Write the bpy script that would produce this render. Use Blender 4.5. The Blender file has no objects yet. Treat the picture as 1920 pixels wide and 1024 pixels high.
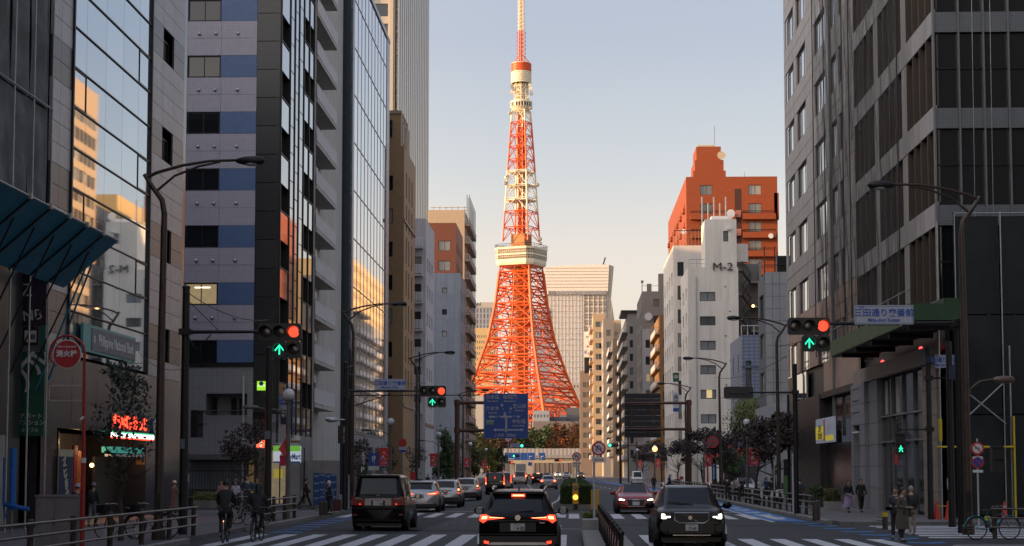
import bpy, bmesh, math, random
from math import radians as R, sin, cos, pi, tan, atan, atan2, sqrt
from mathutils import Vector, Matrix, Euler
rnd = random.Random(7)
S = bpy.context.scene
COL = S.collection
# --- camera
F = 3300.0; CY = 615.0; CH = 2.1
TH = atan(265.0 / F)
PSI = atan(110.0 / F / cos(TH) * cos(TH))
cam = bpy.data.cameras.new('camera'); co = bpy.data.objects.new('camera', cam); COL.objects.link(co)
co.location = (0, 0, CH)
MCAM = Matrix.Rotation(PSI, 3, 'Z') @ Matrix.Rotation(pi / 2 + TH, 3, 'X')
co.rotation_euler = MCAM.to_euler()
cam.sensor_width = 36; cam.lens = 36 * F / 1920; cam.shift_y = (CY - 512) / 1920
cam.clip_start = 0.5; cam.clip_end = 9000
S.camera = co
# --- light
SUN_EL = R(9.0); SUN_AZ = R(257)         # azimuth from +Y clockwise: behind and left
w = bpy.data.worlds.new('World'); S.world = w; w.use_nodes = True
nt = w.node_tree; nt.nodes.clear()
out = nt.nodes.new('ShaderNodeOutputWorld'); bg = nt.nodes.new('ShaderNodeBackground')
sky = nt.nodes.new('ShaderNodeTexSky'); sky.sky_type = 'NISHITA'; sky.sun_disc = False
sky.sun_elevation = SUN_EL; sky.sun_rotation = SUN_AZ
sky.air_density = 1.0; sky.dust_density = 2.2; sky.ozone_density = 1.6; sky.altitude = 10
tc = nt.nodes.new('ShaderNodeTexCoord'); sx = nt.nodes.new('ShaderNodeSeparateXYZ'); rp = nt.nodes.new('ShaderNodeValToRGB')
nt.links.new(tc.outputs['Generated'], sx.inputs[0]); nt.links.new(sx.outputs[2], rp.inputs[0])
el = rp.color_ramp.elements; el[0].position = 0.0; el[0].color = (.55, .43, .34, 1); el[1].position = 1.0; el[1].color = (.17, .20, .28, 1)
for p_, c_ in ((.12, (.50, .42, .37, 1)), (.172, (.375, .36, .36, 1)), (.24, (.285, .285, .325, 1)), (.5, (.235, .255, .33, 1))):
 e = el.new(p_); e.color = c_
sm = nt.nodes.new('ShaderNodeMix'); sm.data_type = 'RGBA'; sm.inputs[0].default_value = .6
s1 = nt.nodes.new('ShaderNodeMix'); s1.data_type = 'RGBA'; s1.blend_type = 'MULTIPLY'; s1.inputs[0].default_value = 1; s1.inputs[7].default_value = (10.2, 10.2, 10.2, 1)
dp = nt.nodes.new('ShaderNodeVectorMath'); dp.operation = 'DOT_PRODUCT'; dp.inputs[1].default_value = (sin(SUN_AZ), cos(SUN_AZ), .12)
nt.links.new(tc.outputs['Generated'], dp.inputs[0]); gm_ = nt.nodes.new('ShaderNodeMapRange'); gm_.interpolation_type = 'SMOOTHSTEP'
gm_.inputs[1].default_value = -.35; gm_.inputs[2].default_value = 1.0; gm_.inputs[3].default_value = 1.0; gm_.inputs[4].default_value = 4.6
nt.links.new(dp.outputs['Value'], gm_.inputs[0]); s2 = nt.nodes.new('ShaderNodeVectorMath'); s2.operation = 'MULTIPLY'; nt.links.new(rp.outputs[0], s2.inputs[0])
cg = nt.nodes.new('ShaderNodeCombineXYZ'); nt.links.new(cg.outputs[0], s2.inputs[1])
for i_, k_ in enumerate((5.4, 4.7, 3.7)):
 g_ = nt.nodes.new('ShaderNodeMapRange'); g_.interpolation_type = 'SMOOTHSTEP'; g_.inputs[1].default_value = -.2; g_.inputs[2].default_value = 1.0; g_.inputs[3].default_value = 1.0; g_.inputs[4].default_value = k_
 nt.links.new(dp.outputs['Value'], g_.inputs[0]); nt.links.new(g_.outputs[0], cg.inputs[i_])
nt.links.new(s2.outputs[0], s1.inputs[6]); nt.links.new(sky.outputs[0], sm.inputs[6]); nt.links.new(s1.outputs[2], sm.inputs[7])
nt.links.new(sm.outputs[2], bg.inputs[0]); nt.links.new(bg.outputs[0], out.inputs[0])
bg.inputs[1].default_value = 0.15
sl = bpy.data.lights.new('sun', 'SUN'); sl.energy = 5.0; sl.angle = R(0.6); sl.color = (1.0, 0.58, 0.27)
so = bpy.data.objects.new('sun', sl); COL.objects.link(so)
sd = Vector((sin(SUN_AZ) * cos(SUN_EL), cos(SUN_AZ) * cos(SUN_EL), sin(SUN_EL)))
so.rotation_euler = sd.to_track_quat('Z', 'Y').to_euler(); so.location = (0, 0, 200)
vs = S.view_settings; vs.view_transform = 'Standard'; vs.look = 'None'; vs.gamma = 1; vs.exposure = 0.6; vs.use_curve_mapping = False
S.render.film_transparent = False
S.cycles.max_bounces = 6; S.cycles.diffuse_bounces = 3; S.cycles.glossy_bounces = 4
S.cycles.caustics_reflective = False; S.cycles.caustics_refractive = False
# --- pixel helpers (photo pixels -> world)
def ray(px, py):
 return MCAM @ Vector(((px - 960) / F, (CY - py) / F, -1))
def atY(px, py, Y):
 d = ray(px, py); t = Y / d.y; return Vector((d.x * t, Y, CH + d.z * t))
def atX(px, py, X):
 d = ray(px, py); t = X / d.x; return Vector((X, d.y * t, CH + d.z * t))
def gnd(px, py, z=0.0):
 d = ray(px, py); t = (z - CH) / d.z; return Vector((d.x * t, d.y * t, z))
def zat(px, py, Y): return atY(px, py, Y).z
def YX(px, X, py=880): return atX(px, py, X).y
def XY(px, Y, py=880): return atY(px, py, Y).x
def bend(Y): return -0.032 * max(0.0, Y - 180)
# --- materials
MATS = {}
def mat(name, col=(.5, .5, .5), rough=.6, metal=0., var=.12, vscale=2., bump=0., bscale=30., emit=None, es=1., rand=0.,
  spec=.5, tile=None, tcol=None, trans=0., coat=0., streak=0.):
 if name in MATS: return MATS[name]
 m = bpy.data.materials.new(name); m.use_nodes = True; t = m.node_tree; N = t.nodes; Lk = t.links
 b = N['Principled BSDF']; b.inputs['Roughness'].default_value = rough; b.inputs['Metallic'].default_value = metal
 b.inputs['Specular IOR Level'].default_value = spec
 if coat: b.inputs['Coat Weight'].default_value = coat; b.inputs['Coat Roughness'].default_value = .04
 if trans: b.inputs['Transmission Weight'].default_value = trans
 c4 = (*col, 1)
 b.inputs['Base Color'].default_value = c4
 geo = N.new('ShaderNodeNewGeometry'); last = None
 def mix(fac, a, bb, mode='MIX'):
  x = N.new('ShaderNodeMix'); x.data_type = 'RGBA'; x.blend_type = mode; x.clamp_factor = True
  for sock, v in ((x.inputs[0], fac), (x.inputs[6], a), (x.inputs[7], bb)):
   if hasattr(v, 'node'): Lk.new(v, sock)
   else: sock.default_value = v
  return x.outputs[2]
 cur = c4
 if tile:
  sep = N.new('ShaderNodeSeparateXYZ'); Lk.new(geo.outputs['Position'], sep.inputs[0])
  add = N.new('ShaderNodeMath'); Lk.new(sep.outputs[0], add.inputs[0]); Lk.new(sep.outputs[1], add.inputs[1])
  cmb = N.new('ShaderNodeCombineXYZ'); Lk.new(add.outputs[0], cmb.inputs[0]); Lk.new(sep.outputs[2], cmb.inputs[1])
  if len(tile) > 4: 
   Lk.new(sep.outputs[0], cmb.inputs[0]); Lk.new(sep.outputs[1], cmb.inputs[1])
  br = N.new('ShaderNodeTexBrick'); Lk.new(cmb.outputs[0], br.inputs[0])
  br.inputs['Scale'].default_value = 1; br.inputs['Brick Width'].default_value = tile[0]; br.inputs['Row Height'].default_value = tile[1]
  br.inputs['Mortar Size'].default_value = tile[2]; br.offset = tile[3]; br.inputs['Mortar Smooth'].default_value = .2
  k = 1 - var
  br.inputs['Color1'].default_value = c4; br.inputs['Color2'].default_value = (col[0] * k, col[1] * k, col[2] * k, 1)
  tc = tcol or (col[0] * .6, col[1] * .6, col[2] * .6); br.inputs['Mortar'].default_value = (*tc, 1)
  cur = br.outputs[0]
 if var:
  no = N.new('ShaderNodeTexNoise'); no.inputs['Scale'].default_value = vscale; no.inputs['Detail'].default_value = 5; no.inputs['Roughness'].default_value = .65
  Lk.new(geo.outputs['Position'], no.inputs['Vector'])
  mr = N.new('ShaderNodeMapRange'); Lk.new(no.outputs[0], mr.inputs[0]); mr.inputs[1].default_value = .3; mr.inputs[2].default_value = .7
  mr.inputs[3].default_value = 1 - var; mr.inputs[4].default_value = 1 + var
  cc = N.new('ShaderNodeCombineColor')
  for i in range(3): Lk.new(mr.outputs[0], cc.inputs[i])
  cur = mix(1.0, cur, cc.outputs[0], 'MULTIPLY')
 if streak:
  mp = N.new('ShaderNodeMapping'); mp.inputs['Scale'].default_value = (2.2, 2.2, .12); Lk.new(geo.outputs['Position'], mp.inputs[0])
  no = N.new('ShaderNodeTexNoise'); no.inputs['Scale'].default_value = 1.0; no.inputs['Detail'].default_value = 4; Lk.new(mp.outputs[0], no.inputs[0])
  mr = N.new('ShaderNodeMapRange'); Lk.new(no.outputs[0], mr.inputs[0]); mr.inputs[1].default_value = .45; mr.inputs[2].default_value = .75
  mr.inputs[3].default_value = 1; mr.inputs[4].default_value = 1 - streak
  cc = N.new('ShaderNodeCombineColor')
  for i in range(3): Lk.new(mr.outputs[0], cc.inputs[i])
  cur = mix(1.0, cur, cc.outputs[0], 'MULTIPLY')
 if rand:
  oi = N.new('ShaderNodeObjectInfo'); mr = N.new('ShaderNodeMapRange'); Lk.new(oi.outputs['Random'], mr.inputs[0])
  mr.inputs[3].default_value = 1 - rand; mr.inputs[4].default_value = 1 + rand
  cc = N.new('ShaderNodeCombineColor')
  for i in range(3): Lk.new(mr.outputs[0], cc.inputs[i])
  cur = mix(1.0, cur, cc.outputs[0], 'MULTIPLY')
 if hasattr(cur, 'node'): Lk.new(cur, b.inputs['Base Color'])
 if bump:
  no = N.new('ShaderNodeTexNoise'); no.inputs['Scale'].default_value = bscale; no.inputs['Detail'].default_value = 4
  Lk.new(geo.outputs['Position'], no.inputs['Vector'])
  bp = N.new('ShaderNodeBump'); bp.inputs['Strength'].default_value = bump; bp.inputs['Distance'].default_value = .02
  Lk.new(no.outputs[0], bp.inputs['Height']); Lk.new(bp.outputs[0], b.inputs['Normal'])
 if emit:
  b.inputs['Emission Color'].default_value = (*emit, 1); b.inputs['Emission Strength'].default_value = es
 MATS[name] = m; return m
def wavy_glass(name, col, rough, wav, metal=.9, wscale=.5):
 m = mat(name, col, rough, metal, var=0, rand=.06); t = m.node_tree; N = t.nodes
 geo = N.new('ShaderNodeNewGeometry'); no = N.new('ShaderNodeTexNoise'); no.inputs['Scale'].default_value = wscale; no.inputs['Detail'].default_value = 1
 t.links.new(geo.outputs['Position'], no.inputs[0]); bp = N.new('ShaderNodeBump'); bp.inputs['Strength'].default_value = wav; bp.inputs['Distance'].default_value = .05
 t.links.new(no.outputs[0], bp.inputs['Height']); t.links.new(bp.outputs[0], N['Principled BSDF'].inputs['Normal'])
 return m
# --- mesh builder
class MB:
 def __init__(s): s.v = []; s.f = []
 def add(s, vs_, fs_):
  o = len(s.v); s.v += [tuple(p) for p in vs_]; s.f += [tuple(i + o for i in f) for f in fs_]; return s
 def box(s, x0, x1, y0, y1, z0, z1):
  if x0 > x1: x0, x1 = x1, x0
  if y0 > y1: y0, y1 = y1, y0
  if z0 > z1: z0, z1 = z1, z0
  return s.add([(x0, y0, z0), (x1, y0, z0), (x1, y1, z0), (x0, y1, z0), (x0, y0, z1), (x1, y0, z1), (x1, y1, z1), (x0, y1, z1)],
              [(0, 3, 2, 1), (4, 5, 6, 7), (0, 1, 5, 4), (1, 2, 6, 5), (2, 3, 7, 6), (3, 0, 4, 7)])
 def cbox(s, c, d): return s.box(c[0] - d[0] / 2, c[0] + d[0] / 2, c[1] - d[1] / 2, c[1] + d[1] / 2, c[2] - d[2] / 2, c[2] + d[2] / 2)
 def tube(s, pts, r, n=8, caps=True, r2=None):
  pts = [Vector(p) for p in pts]; rs = r if isinstance(r, (list, tuple)) else ([r] * len(pts) if r2 is None else [r + (r2 - r) * i / (len(pts) - 1) for i in range(len(pts))])
  o = len(s.v); up = None
  for i, p in enumerate(pts):
   d = (pts[min(i + 1, len(pts) - 1)] - pts[max(i - 1, 0)]).normalized()
   if up is None:
    up = Vector((0, 0, 1)) if abs(d.z) < .9 else Vector((1, 0, 0))
   a = d.cross(up)
   if a.length < 1e-5: a = d.cross(Vector((0, 1, 0)))
   a.normalize(); b = a.cross(d).normalized(); up = b
   for k in range(n):
    t = 2 * pi * k / n; s.v.append(tuple(p + (a * cos(t) + b * sin(t)) * rs[i]))
  for i in range(len(pts) - 1):
   for k in range(n):
    s.f.append((o + i * n + k, o + (i + 1) * n + k, o + (i + 1) * n + (k + 1) % n, o + i * n + (k + 1) % n))
  if caps:
   s.f.append(tuple(o + k for k in range(n))); s.f.append(tuple(o + (len(pts) - 1) * n + k for k in range(n - 1, -1, -1)))
  return s
 def lathe(s, c, prof, n=16, axis='z'):
  o = len(s.v); c = Vector(c)
  for r_, h in prof:
   for k in range(n):
    t = 2 * pi * k / n; a, b = r_ * cos(t), r_ * sin(t)
    p = {'z': (a, b, h), 'y': (a, h, b), 'x': (h, a, b)}[axis]; s.v.append(tuple(c + Vector(p)))
  m = len(prof)
  for i in range(m - 1):
   for k in range(n): s.f.append((o + i * n + k, o + i * n + (k + 1) % n, o + (i + 1) * n + (k + 1) % n, o + (i + 1) * n + k))
  s.f.append(tuple(o + k for k in range(n - 1, -1, -1))); s.f.append(tuple(o + (m - 1) * n + k for k in range(n)))
  return s
 def ball(s, c, r, n=10, sc=(1, 1, 1)):
  pr = [(max(1e-4, sin(pi * i / n)), -cos(pi * i / n)) for i in range(n + 1)]; o = len(s.v); m = n * 2
  for a, h in pr:
   for k in range(m): s.v.append((c[0] + a * cos(2 * pi * k / m) * r * sc[0], c[1] + a * sin(2 * pi * k / m) * r * sc[1], c[2] + h * r * sc[2]))
  for i in range(n):
   for k in range(m): s.f.append((o + i * m + k, o + i * m + (k + 1) % m, o + (i + 1) * m + (k + 1) % m, o + (i + 1) * m + k))
  return s
 def prism(s, poly, y0, y1, plane='xz'):
  """extrude polygon; plane xz along y, xy along z, yz along x"""
  n = len(poly); P = {'xz': lambda a, b, t: (a, t, b), 'xy': lambda a, b, t: (a, b, t), 'yz': lambda a, b, t: (t, a, b)}[plane]
  vs_ = [P(a, b, y0) for a, b in poly] + [P(a, b, y1) for a, b in poly]
  fs_ = [tuple(range(n)), tuple(range(2 * n - 1, n - 1, -1))] + [(i, (i + 1) % n, n + (i + 1) % n, n + i)[::-1] for i in range(n)]
  return s.add(vs_, fs_)
 def mesh(s, name, m, smooth=0, fix=True):
  me = bpy.data.meshes.new(name); me.from_pydata(s.v, [], s.f)
  if fix:
   bm = bmesh.new(); bm.from_mesh(me); bmesh.ops.recalc_face_normals(bm, faces=bm.faces); bm.to_mesh(me); bm.free()
  if m: me.materials.append(m)
  if smooth:
   me.polygons.foreach_set('use_smooth', [True] * len(me.polygons)); me.set_sharp_from_angle(angle=R(smooth))
  me.update(); return me
WM = {}
def put(o, parent, M):
 if parent is not None:
  o.parent = parent; o.matrix_local = WM[parent.name].inverted() @ M
 else: o.matrix_local = M
 WM[o.name] = M.copy(); return o
def link(name, data, parent=None, M=None):
 o = bpy.data.objects.new(name, data); COL.objects.link(o); return put(o, parent, M if M is not None else Matrix())
def thing(name, label, cat, loc=(0, 0, 0), rz=0, group=None):
 o = bpy.data.objects.new(name, None); COL.objects.link(o); o.empty_display_size = .3
 o['label'] = label; o['category'] = cat
 if group: o['group'] = group
 return put(o, None, Matrix.Translation(loc) @ Matrix.Rotation(rz, 4, 'Z'))
def part(name, mb, m, parent, smooth=0, kind=None, label=None, M=None):
 """mb given in the parent's local frame"""
 Mw = WM[parent.name] if parent is not None else Matrix()
 if M is not None: Mw = Mw @ M
 o = link(name, mb.mesh(name, m, smooth) if isinstance(mb, MB) else mb, parent, Mw)
 if kind: o['kind'] = kind
 if label: o['label'] = label
 return o
def solo(name, mb, m, label, cat, group=None, smooth=0, M=None, kind=None):
 o = link(name, mb.mesh(name, m, smooth), None, M)
 if label: o['label'] = label
 if cat: o['category'] = cat
 if group: o['group'] = group
 if kind: o['kind'] = kind
 return o
def struct(name, mb, m, parent=None, smooth=0):
 o = link(name, mb.mesh(name, m, smooth), parent, WM[parent.name] if parent else None)
 if parent is None: o['kind'] = 'structure'
 return o
BC = {}
def boxmesh(name, d, m, bev=0):
 k = (round(d[0], 2), round(d[1], 2), round(d[2], 2), m.name)
 if k not in BC: BC[k] = MB().cbox((0, 0, 0), d).mesh(name, m, fix=False)
 return BC[k]
def copy_tree(src, M, parent=None, label=None, group=None):
 o = src.copy(); COL.objects.link(o)
 put(o, parent, M)
 if label: o['label'] = label
 if group: o['group'] = group
 for ch in CH_OF.get(src.name, []) or list(src.children):
  copy_tree(ch, M @ (WM[src.name].inverted() @ WM[ch.name]), o)
 return o
CH_OF = {}
def text(s_, size, m, parent, M, name='lettering', align='CENTER', ext=.004, bold=0., sx=1., kind=None, valign='CENTER'):
 """text in the xz plane of M facing -y"""
 c = bpy.data.curves.new(name, 'FONT'); c.body = s_; c.size = size; c.align_x = align; c.align_y = valign; c.extrude = ext; c.offset = bold; c.resolution_u = 3
 t = bpy.data.objects.new('tmp', c); me = bpy.data.meshes.new_from_object(t); bpy.data.objects.remove(t); bpy.data.curves.remove(c)
 me.name = name; me.materials.clear(); me.materials.append(m)
 Mw = (WM[parent.name] if parent else Matrix()) @ M @ Matrix.Rotation(pi / 2, 4, 'X') @ Matrix.Diagonal((sx, 1, 1, 1))
 me.transform(Matrix.Diagonal((sx, 1, 1, 1))); Mw = (WM[parent.name] if parent else Matrix()) @ M @ Matrix.Rotation(pi / 2, 4, 'X')
 return link(name, me, parent, Mw)
T = Matrix.Translation
# --- facades
class Face:
 """vertical face frame: u along the wall, v up, w outwards. world coordinates."""
 def __init__(s, parent, ox, oy, ux, uy, oz=0):
  l = sqrt(ux * ux + uy * uy); ux /= l; uy /= l; s.p = parent; s.ox = ox; s.oy = oy; s.oz = oz; s.ux = ux; s.uy = uy
  s.M = T((ox, oy, oz)) @ Matrix.Rotation(atan2(uy, ux), 4, 'Z')   # local x=u, local -y = outward
 def box(s, name, m, u0, u1, v0, v1, w0=0, w1=.1, parent=None, label=None):
  d = (u1 - u0, w1 - w0, v1 - v0); me = boxmesh(name, d, m)
  o = link(name, me, parent or s.p, s.M @ T(((u0 + u1) / 2, -(w0 + w1) / 2, (v0 + v1) / 2)))
  if label: o['label'] = label
  return o
 def mesh(s, name, mb, m, parent=None, smooth=0, kind=None, label=None):
  o = link(name, mb.mesh(name, m, smooth), parent or s.p, s.M)
  if kind: o['kind'] = kind
  if label: o['label'] = label
  return o
 def wall(s, m, u0, u1, v0, v1, holes=(), depth=.25, name='wall', w=0.):
  us = sorted({u0, u1} | {min(max(x, u0), u1) for h in holes for x in h[:2]}); vs_ = sorted({v0, v1} | {min(max(x, v0), v1) for h in holes for x in h[2:]})
  mb = MB()
  for i in range(len(us) - 1):
   for j in range(len(vs_) - 1):
    a, b, c, d = us[i], us[i + 1], vs_[j], vs_[j + 1]; cu, cv = (a + b) / 2, (c + d) / 2
    if b - a < 1e-5 or d - c < 1e-5: continue
    if any(h[0] < cu < h[1] and h[2] < cv < h[3] for h in holes): continue
    mb.add([(a, -w, c), (b, -w, c), (b, -w, d), (a, -w, d)], [(0, 1, 2, 3)])
  for (a, b, c, d) in holes:
   y = depth - w
   mb.add([(a, -w, c), (b, -w, c), (b, y, c), (a, y, c)], [(0, 1, 2, 3)]); mb.add([(a, -w, d), (b, -w, d), (b, y, d), (a, y, d)], [(3, 2, 1, 0)])
   mb.add([(a, -w, c), (a, -w, d), (a, y, d), (a, y, c)], [(3, 2, 1, 0)]); mb.add([(b, -w, c), (b, -w, d), (b, y, d), (b, y, c)], [(0, 1, 2, 3)])
  me = mb.mesh(name, m, fix=False)
  return link(name, me, s.p, s.M)
 def window(s, u0, u1, v0, v1, fm, gm, nx=2, ny=1, fw=.05, w=-.18, glass_name='pane', name='window', split=True, sill=None):
  """frame as the window part, pane(s) as sub-parts"""
  if gm.name in ('dark_glass', 'curtained_glass'):
   q_ = rnd.random(); gm = GLASS2 if q_ < .22 else BLIND if q_ < .36 else LITG if q_ < .385 else gm
  W, H = u1 - u0, v1 - v0; k = ('win', round(W, 2), round(H, 2), nx, ny, fw, fm.name)
  if k not in BC:
   mb = MB()
   for i in range(nx + 1):
    x = -W / 2 + W * i / nx; x0 = max(-W / 2, x - fw / 2 - (fw / 2 if i == nx else 0)); x1 = min(W / 2, x0 + fw); mb.box(x0, x1, -.03, .03, -H / 2, H / 2)
   for j in range(ny + 1):
    z = -H / 2 + H * j / ny; z0 = max(-H / 2, z - fw / 2 - (fw / 2 if j == ny else 0)); mb.box(-W / 2, W / 2, -.034, .026, z0, min(H / 2, z0 + fw))
   BC[k] = mb.mesh(name, fm, fix=False)
  f = link(name, BC[k], s.p, s.M @ T(((u0 + u1) / 2, -w, (v0 + v1) / 2)))
  if split and nx > 1:
   for i in range(nx):
    a = u0 + W * i / nx; link(glass_name, boxmesh(glass_name, (W / nx - .01, .012, H - .01), gm), f, s.M @ T((a + W / nx / 2, -w, (v0 + v1) / 2)))
  else: link(glass_name, boxmesh(glass_name, (W - .01, .012, H - .01), gm), f, s.M @ T(((u0 + u1) / 2, -w, (v0 + v1) / 2)))
  return f
def body(parent, m, x0, x1, y0, y1, z0, z1, name='core'):
 return link(name, MB().box(x0, x1, y0, y1, z0, z1).mesh(name, m), parent, Matrix())
def bldg(name, label, x, y, cat='building', group=None): return thing(name, label, cat, (x, y, 0), 0, group)
# --- shared materials
ASPH = mat('asphalt', (.020, .023, .027), .75, var=.25, vscale=.35, bump=.25, bscale=60)
def _asph():
 t = ASPH.node_tree; N = t.nodes; b = N['Principled BSDF']; src = b.inputs['Base Color'].links[0].from_socket
 geo = N.new('ShaderNodeNewGeometry'); no = N.new('ShaderNodeTexNoise'); no.inputs['Scale'].default_value = 5.0; no.inputs['Detail'].default_value = 6; t.links.new(geo.outputs['Position'], no.inputs[0])
 mr = N.new('ShaderNodeMapRange'); t.links.new(no.outputs[0], mr.inputs[0]); mr.inputs[1].default_value = .55; mr.inputs[2].default_value = .62; mr.inputs[3].default_value = 1; mr.inputs[4].default_value = .72
 cc = N.new('ShaderNodeCombineColor'); [t.links.new(mr.outputs[0], cc.inputs[i]) for i in range(3)]
 x = N.new('ShaderNodeMix'); x.data_type = 'RGBA'; x.blend_type = 'MULTIPLY'; x.inputs[0].default_value = 1
 t.links.new(src, x.inputs[6]); t.links.new(cc.outputs[0], x.inputs[7]); t.links.new(x.outputs[2], b.inputs['Base Color'])
_asph()
PAINT = mat('road_paint', (.50, .51, .54), .65, var=.30, vscale=3)
BLUEP = mat('blue_road_paint', (.03, .15, .42), .7, var=.2, vscale=4)
PAVE = mat('paving', (.13, .125, .13), .8, var=.18, vscale=1.5, tile=(.6, .3, .012, .5, 'xy'), tcol=(.08, .08, .08))
KERB = mat('kerb_stone', (.22, .21, .20), .8, var=.2, vscale=3)
EARTH = mat('ground', (.12, .12, .11), .9, var=.3, vscale=.2)
CONC = mat('concrete', (.30, .29, .28), .8, var=.14, vscale=.8, streak=.3)
DARK = mat('dark_metal', (.018, .018, .02), .45, .4, var=.2)
BLACK = mat('black_plastic', (.012, .012, .013), .4, var=.1)
BRONZE = mat('bronze_pole_paint', (.055, .038, .03), .45, .3, var=.25, vscale=4)
STEEL = mat('galvanized_steel', (.35, .36, .37), .4, .7, var=.2, vscale=6)
ALU = mat('aluminium', (.45, .46, .48), .35, .8, var=.1)
WHITE = mat('white_paint', (.72, .72, .72), .5, var=.06)
GLASS = mat('dark_glass', (.025, .03, .035), .05, 0, var=0, rand=.5, spec=.9)
GLASS2 = mat('curtained_glass', (.16, .17, .17), .12, 0, var=.2, vscale=3, rand=.55, spec=.8)
BLIND = mat('blind_behind_glass', (.34, .33, .30), .15, 0, var=.12, vscale=5, rand=.25, spec=.5); LITG = mat('lit_window_glass', (.4, .3, .16), .2, 0, var=.3, vscale=3, emit=(1, .75, .4), es=.15)
GLASSD = mat('tinted_glass', (.012, .014, .016), .03, 0, var=0, spec=.8)
MIRROR = wavy_glass('mirror_glass', (.50, .57, .64), .02, .010)
MIRROR2 = wavy_glass('blue_mirror_glass', (.62, .66, .72), .03, .045, wscale=.3)
ROOFM = mat('roof_felt', (.16, .16, .16), .9, var=.2)
CURT = mat('curtain', (.45, .43, .38), .8, var=.15, vscale=8)
WARM = mat('lit_room', (.5, .4, .2), .8, var=.2, vscale=4, emit=(1, .72, .35), es=.35)
# --- ground
g = MB(); g.add([(-4000, -600, -.02), (4000, -600, -.02), (4000, 8000, -.02), (-4000, 8000, -.02)], [(0, 1, 2, 3)])
struct('ground', g, EARTH)
KL, KR = -10.9, 9.9
def strip(x0, x1, ys, z0, z1=None, b=True):
 """closed band following the street's bend"""
 m = MB(); z1 = z0 if z1 is None else z1
 for a, c in zip(ys[:-1], ys[1:]):
  ba, bc = (bend(a), bend(c)) if b else (0, 0)
  if z1 > z0:
   m.add([(x0 + ba, a, z0), (x1 + ba, a, z0), (x1 + bc, c, z0), (x0 + bc, c, z0), (x0 + ba, a, z1), (x1 + ba, a, z1), (x1 + bc, c, z1), (x0 + bc, c, z1)],
                  [(4, 5, 6, 7), (0, 1, 5, 4), (1, 2, 6, 5), (2, 3, 7, 6), (3, 0, 4, 7)])
  else: m.add([(x0 + ba, a, z0), (x1 + ba, a, z0), (x1 + bc, c, z0), (x0 + bc, c, z0)], [(0, 1, 2, 3)])
 return m
YS = [-300, 0, 60, 120, 180, 300, 500, 800, 1000]
road = strip(KL - .2, KR + .2, YS, 0.0)
road.add([(KR, 47, .002), (90, 47, .002), (90, 66.5, .002), (KR, 66.5, .002)], [(0, 1, 2, 3)])
road.add([(KL, 84.5, .002), (-90, 84.5, .002), (-90, 98, .002), (KL, 98, .002)], [(0, 1, 2, 3)])
struct('road', road, ASPH)
def paved(name, x0, x1, y0, y1):
 ys = [y0] + [y for y in (180, 300, 500) if y0 < y < y1] + [y1]
 o = struct(name, strip(x0, x1, ys, -.01, .14), PAVE); return o
paved('pavement', -19, KL - .18, -300, 84.3); paved('pavement', -30, KL - .18, 98, 900)
paved('pavement', KR + .18, 20, -300, 46.8); paved('pavement', KR + .18, 30, 66.7, 900)
kb = thing('kerb', None, None); del kb['label']; del kb['category']; kb['kind'] = 'structure'
km = {}
for (x, ya, yb) in ((KL, -20, 50.0), (KL, 59.5, 84.3), (KL, 98, 400), (KR, -20, 46), (KR, 68, 400)):
 y = ya
 while y < yb - .1:
  L_ = min(1.0 if y < 150 else 6, yb - y); 
  if round(L_, 2) not in km: km[round(L_, 2)] = MB().prism([(-.09, 0), (.09, 0), (.09, .13), (.06, .16), (-.06, .16), (-.09, .13)], 0, L_ - .015).mesh('kerb_stone', KERB)
  link('kerb_stone', km[round(L_, 2)], kb, T((x + bend(y), y, 0)) @ Matrix.Rotation(atan(.032) if y > 180 else 0, 4, 'Z')); y += L_
mk = thing('lane_markings', None, None); del mk['label']; del mk['category']; mk['kind'] = 'structure'
def sheet(name, poly, m, parent, z=.006):
 me = MB().add([(a, b, z) for a, b in poly], [tuple(range(len(poly)))]); return part(name, me, m, parent)
def line(x0, y0, x1, y1, w_, m=PAINT, name='line', z=.006):
 d = Vector((x1 - x0, y1 - y0)).normalized(); n = Vector((-d.y, d.x)) * w_ / 2
 sheet(name, [(x0 - n.x, y0 - n.y), (x1 - n.x, y1 - n.y), (x1 + n.x, y1 + n.y), (x0 + n.x, y0 + n.y)], m, mk, z)
def zebra(x0, x1, y0, y1, skew=0., pw=.96, sw=.47):
 r = thing('crosswalk', None, None); del r['label']; del r['category']; r['kind'] = 'structure'; x = x0
 while x < x1 - .2:
  dy = skew * (x - x0); sheet('stripe', [(x, y0 + dy), (x + sw, y0 + dy), (x + sw, y1 + dy), (x, y1 + dy)], PAINT, r, .007); x += pw
zebra(-10.2, -.35, 48.3, 56.8); zebra(2.15, 4.9, 48.3, 56.6); zebra(5.0, 9.9, 47.0, 53.6, -.02)
zebra(-10.3, -.2, 77, 84.5); zebra(-.1, 9.6, 75.5, 83.4, -.12)
rz = thing('crosswalk', None, None); del rz['label']; del rz['category']; rz['kind'] = 'structure'
y = 54.5
while y < 66: sheet('stripe', [(10.9, y), (16.3, y), (16.6, y + .8), (11.1, y + .8)], PAINT, rz, .008); y += 1.55
zebra(-10.6 - 7, 4, 395, 408)
line(-10.5, 88, -.6, 88, .35); line(1.4, 87, 9.6, 86, .35); line(-.4, 62.5, .6, 62.5, .15)
for X0, a, b in ((-7.3, 90, 400), (-3.9, 90, 400), (4.6, 90, 400), (-7.3, 20, 46), (-3.9, 20, 46), (4.6, 20, 46)):
 y = a
 while y < b:
  line(X0 + bend(y), y, X0 + bend(y + 5), y + 5, .15); y += 10
line(-1.5, 90, -.85, 122, .18); line(-.85, 122, -.85, 180, .18); line(1.3, 88, 1.3, 180, .18)
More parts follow.
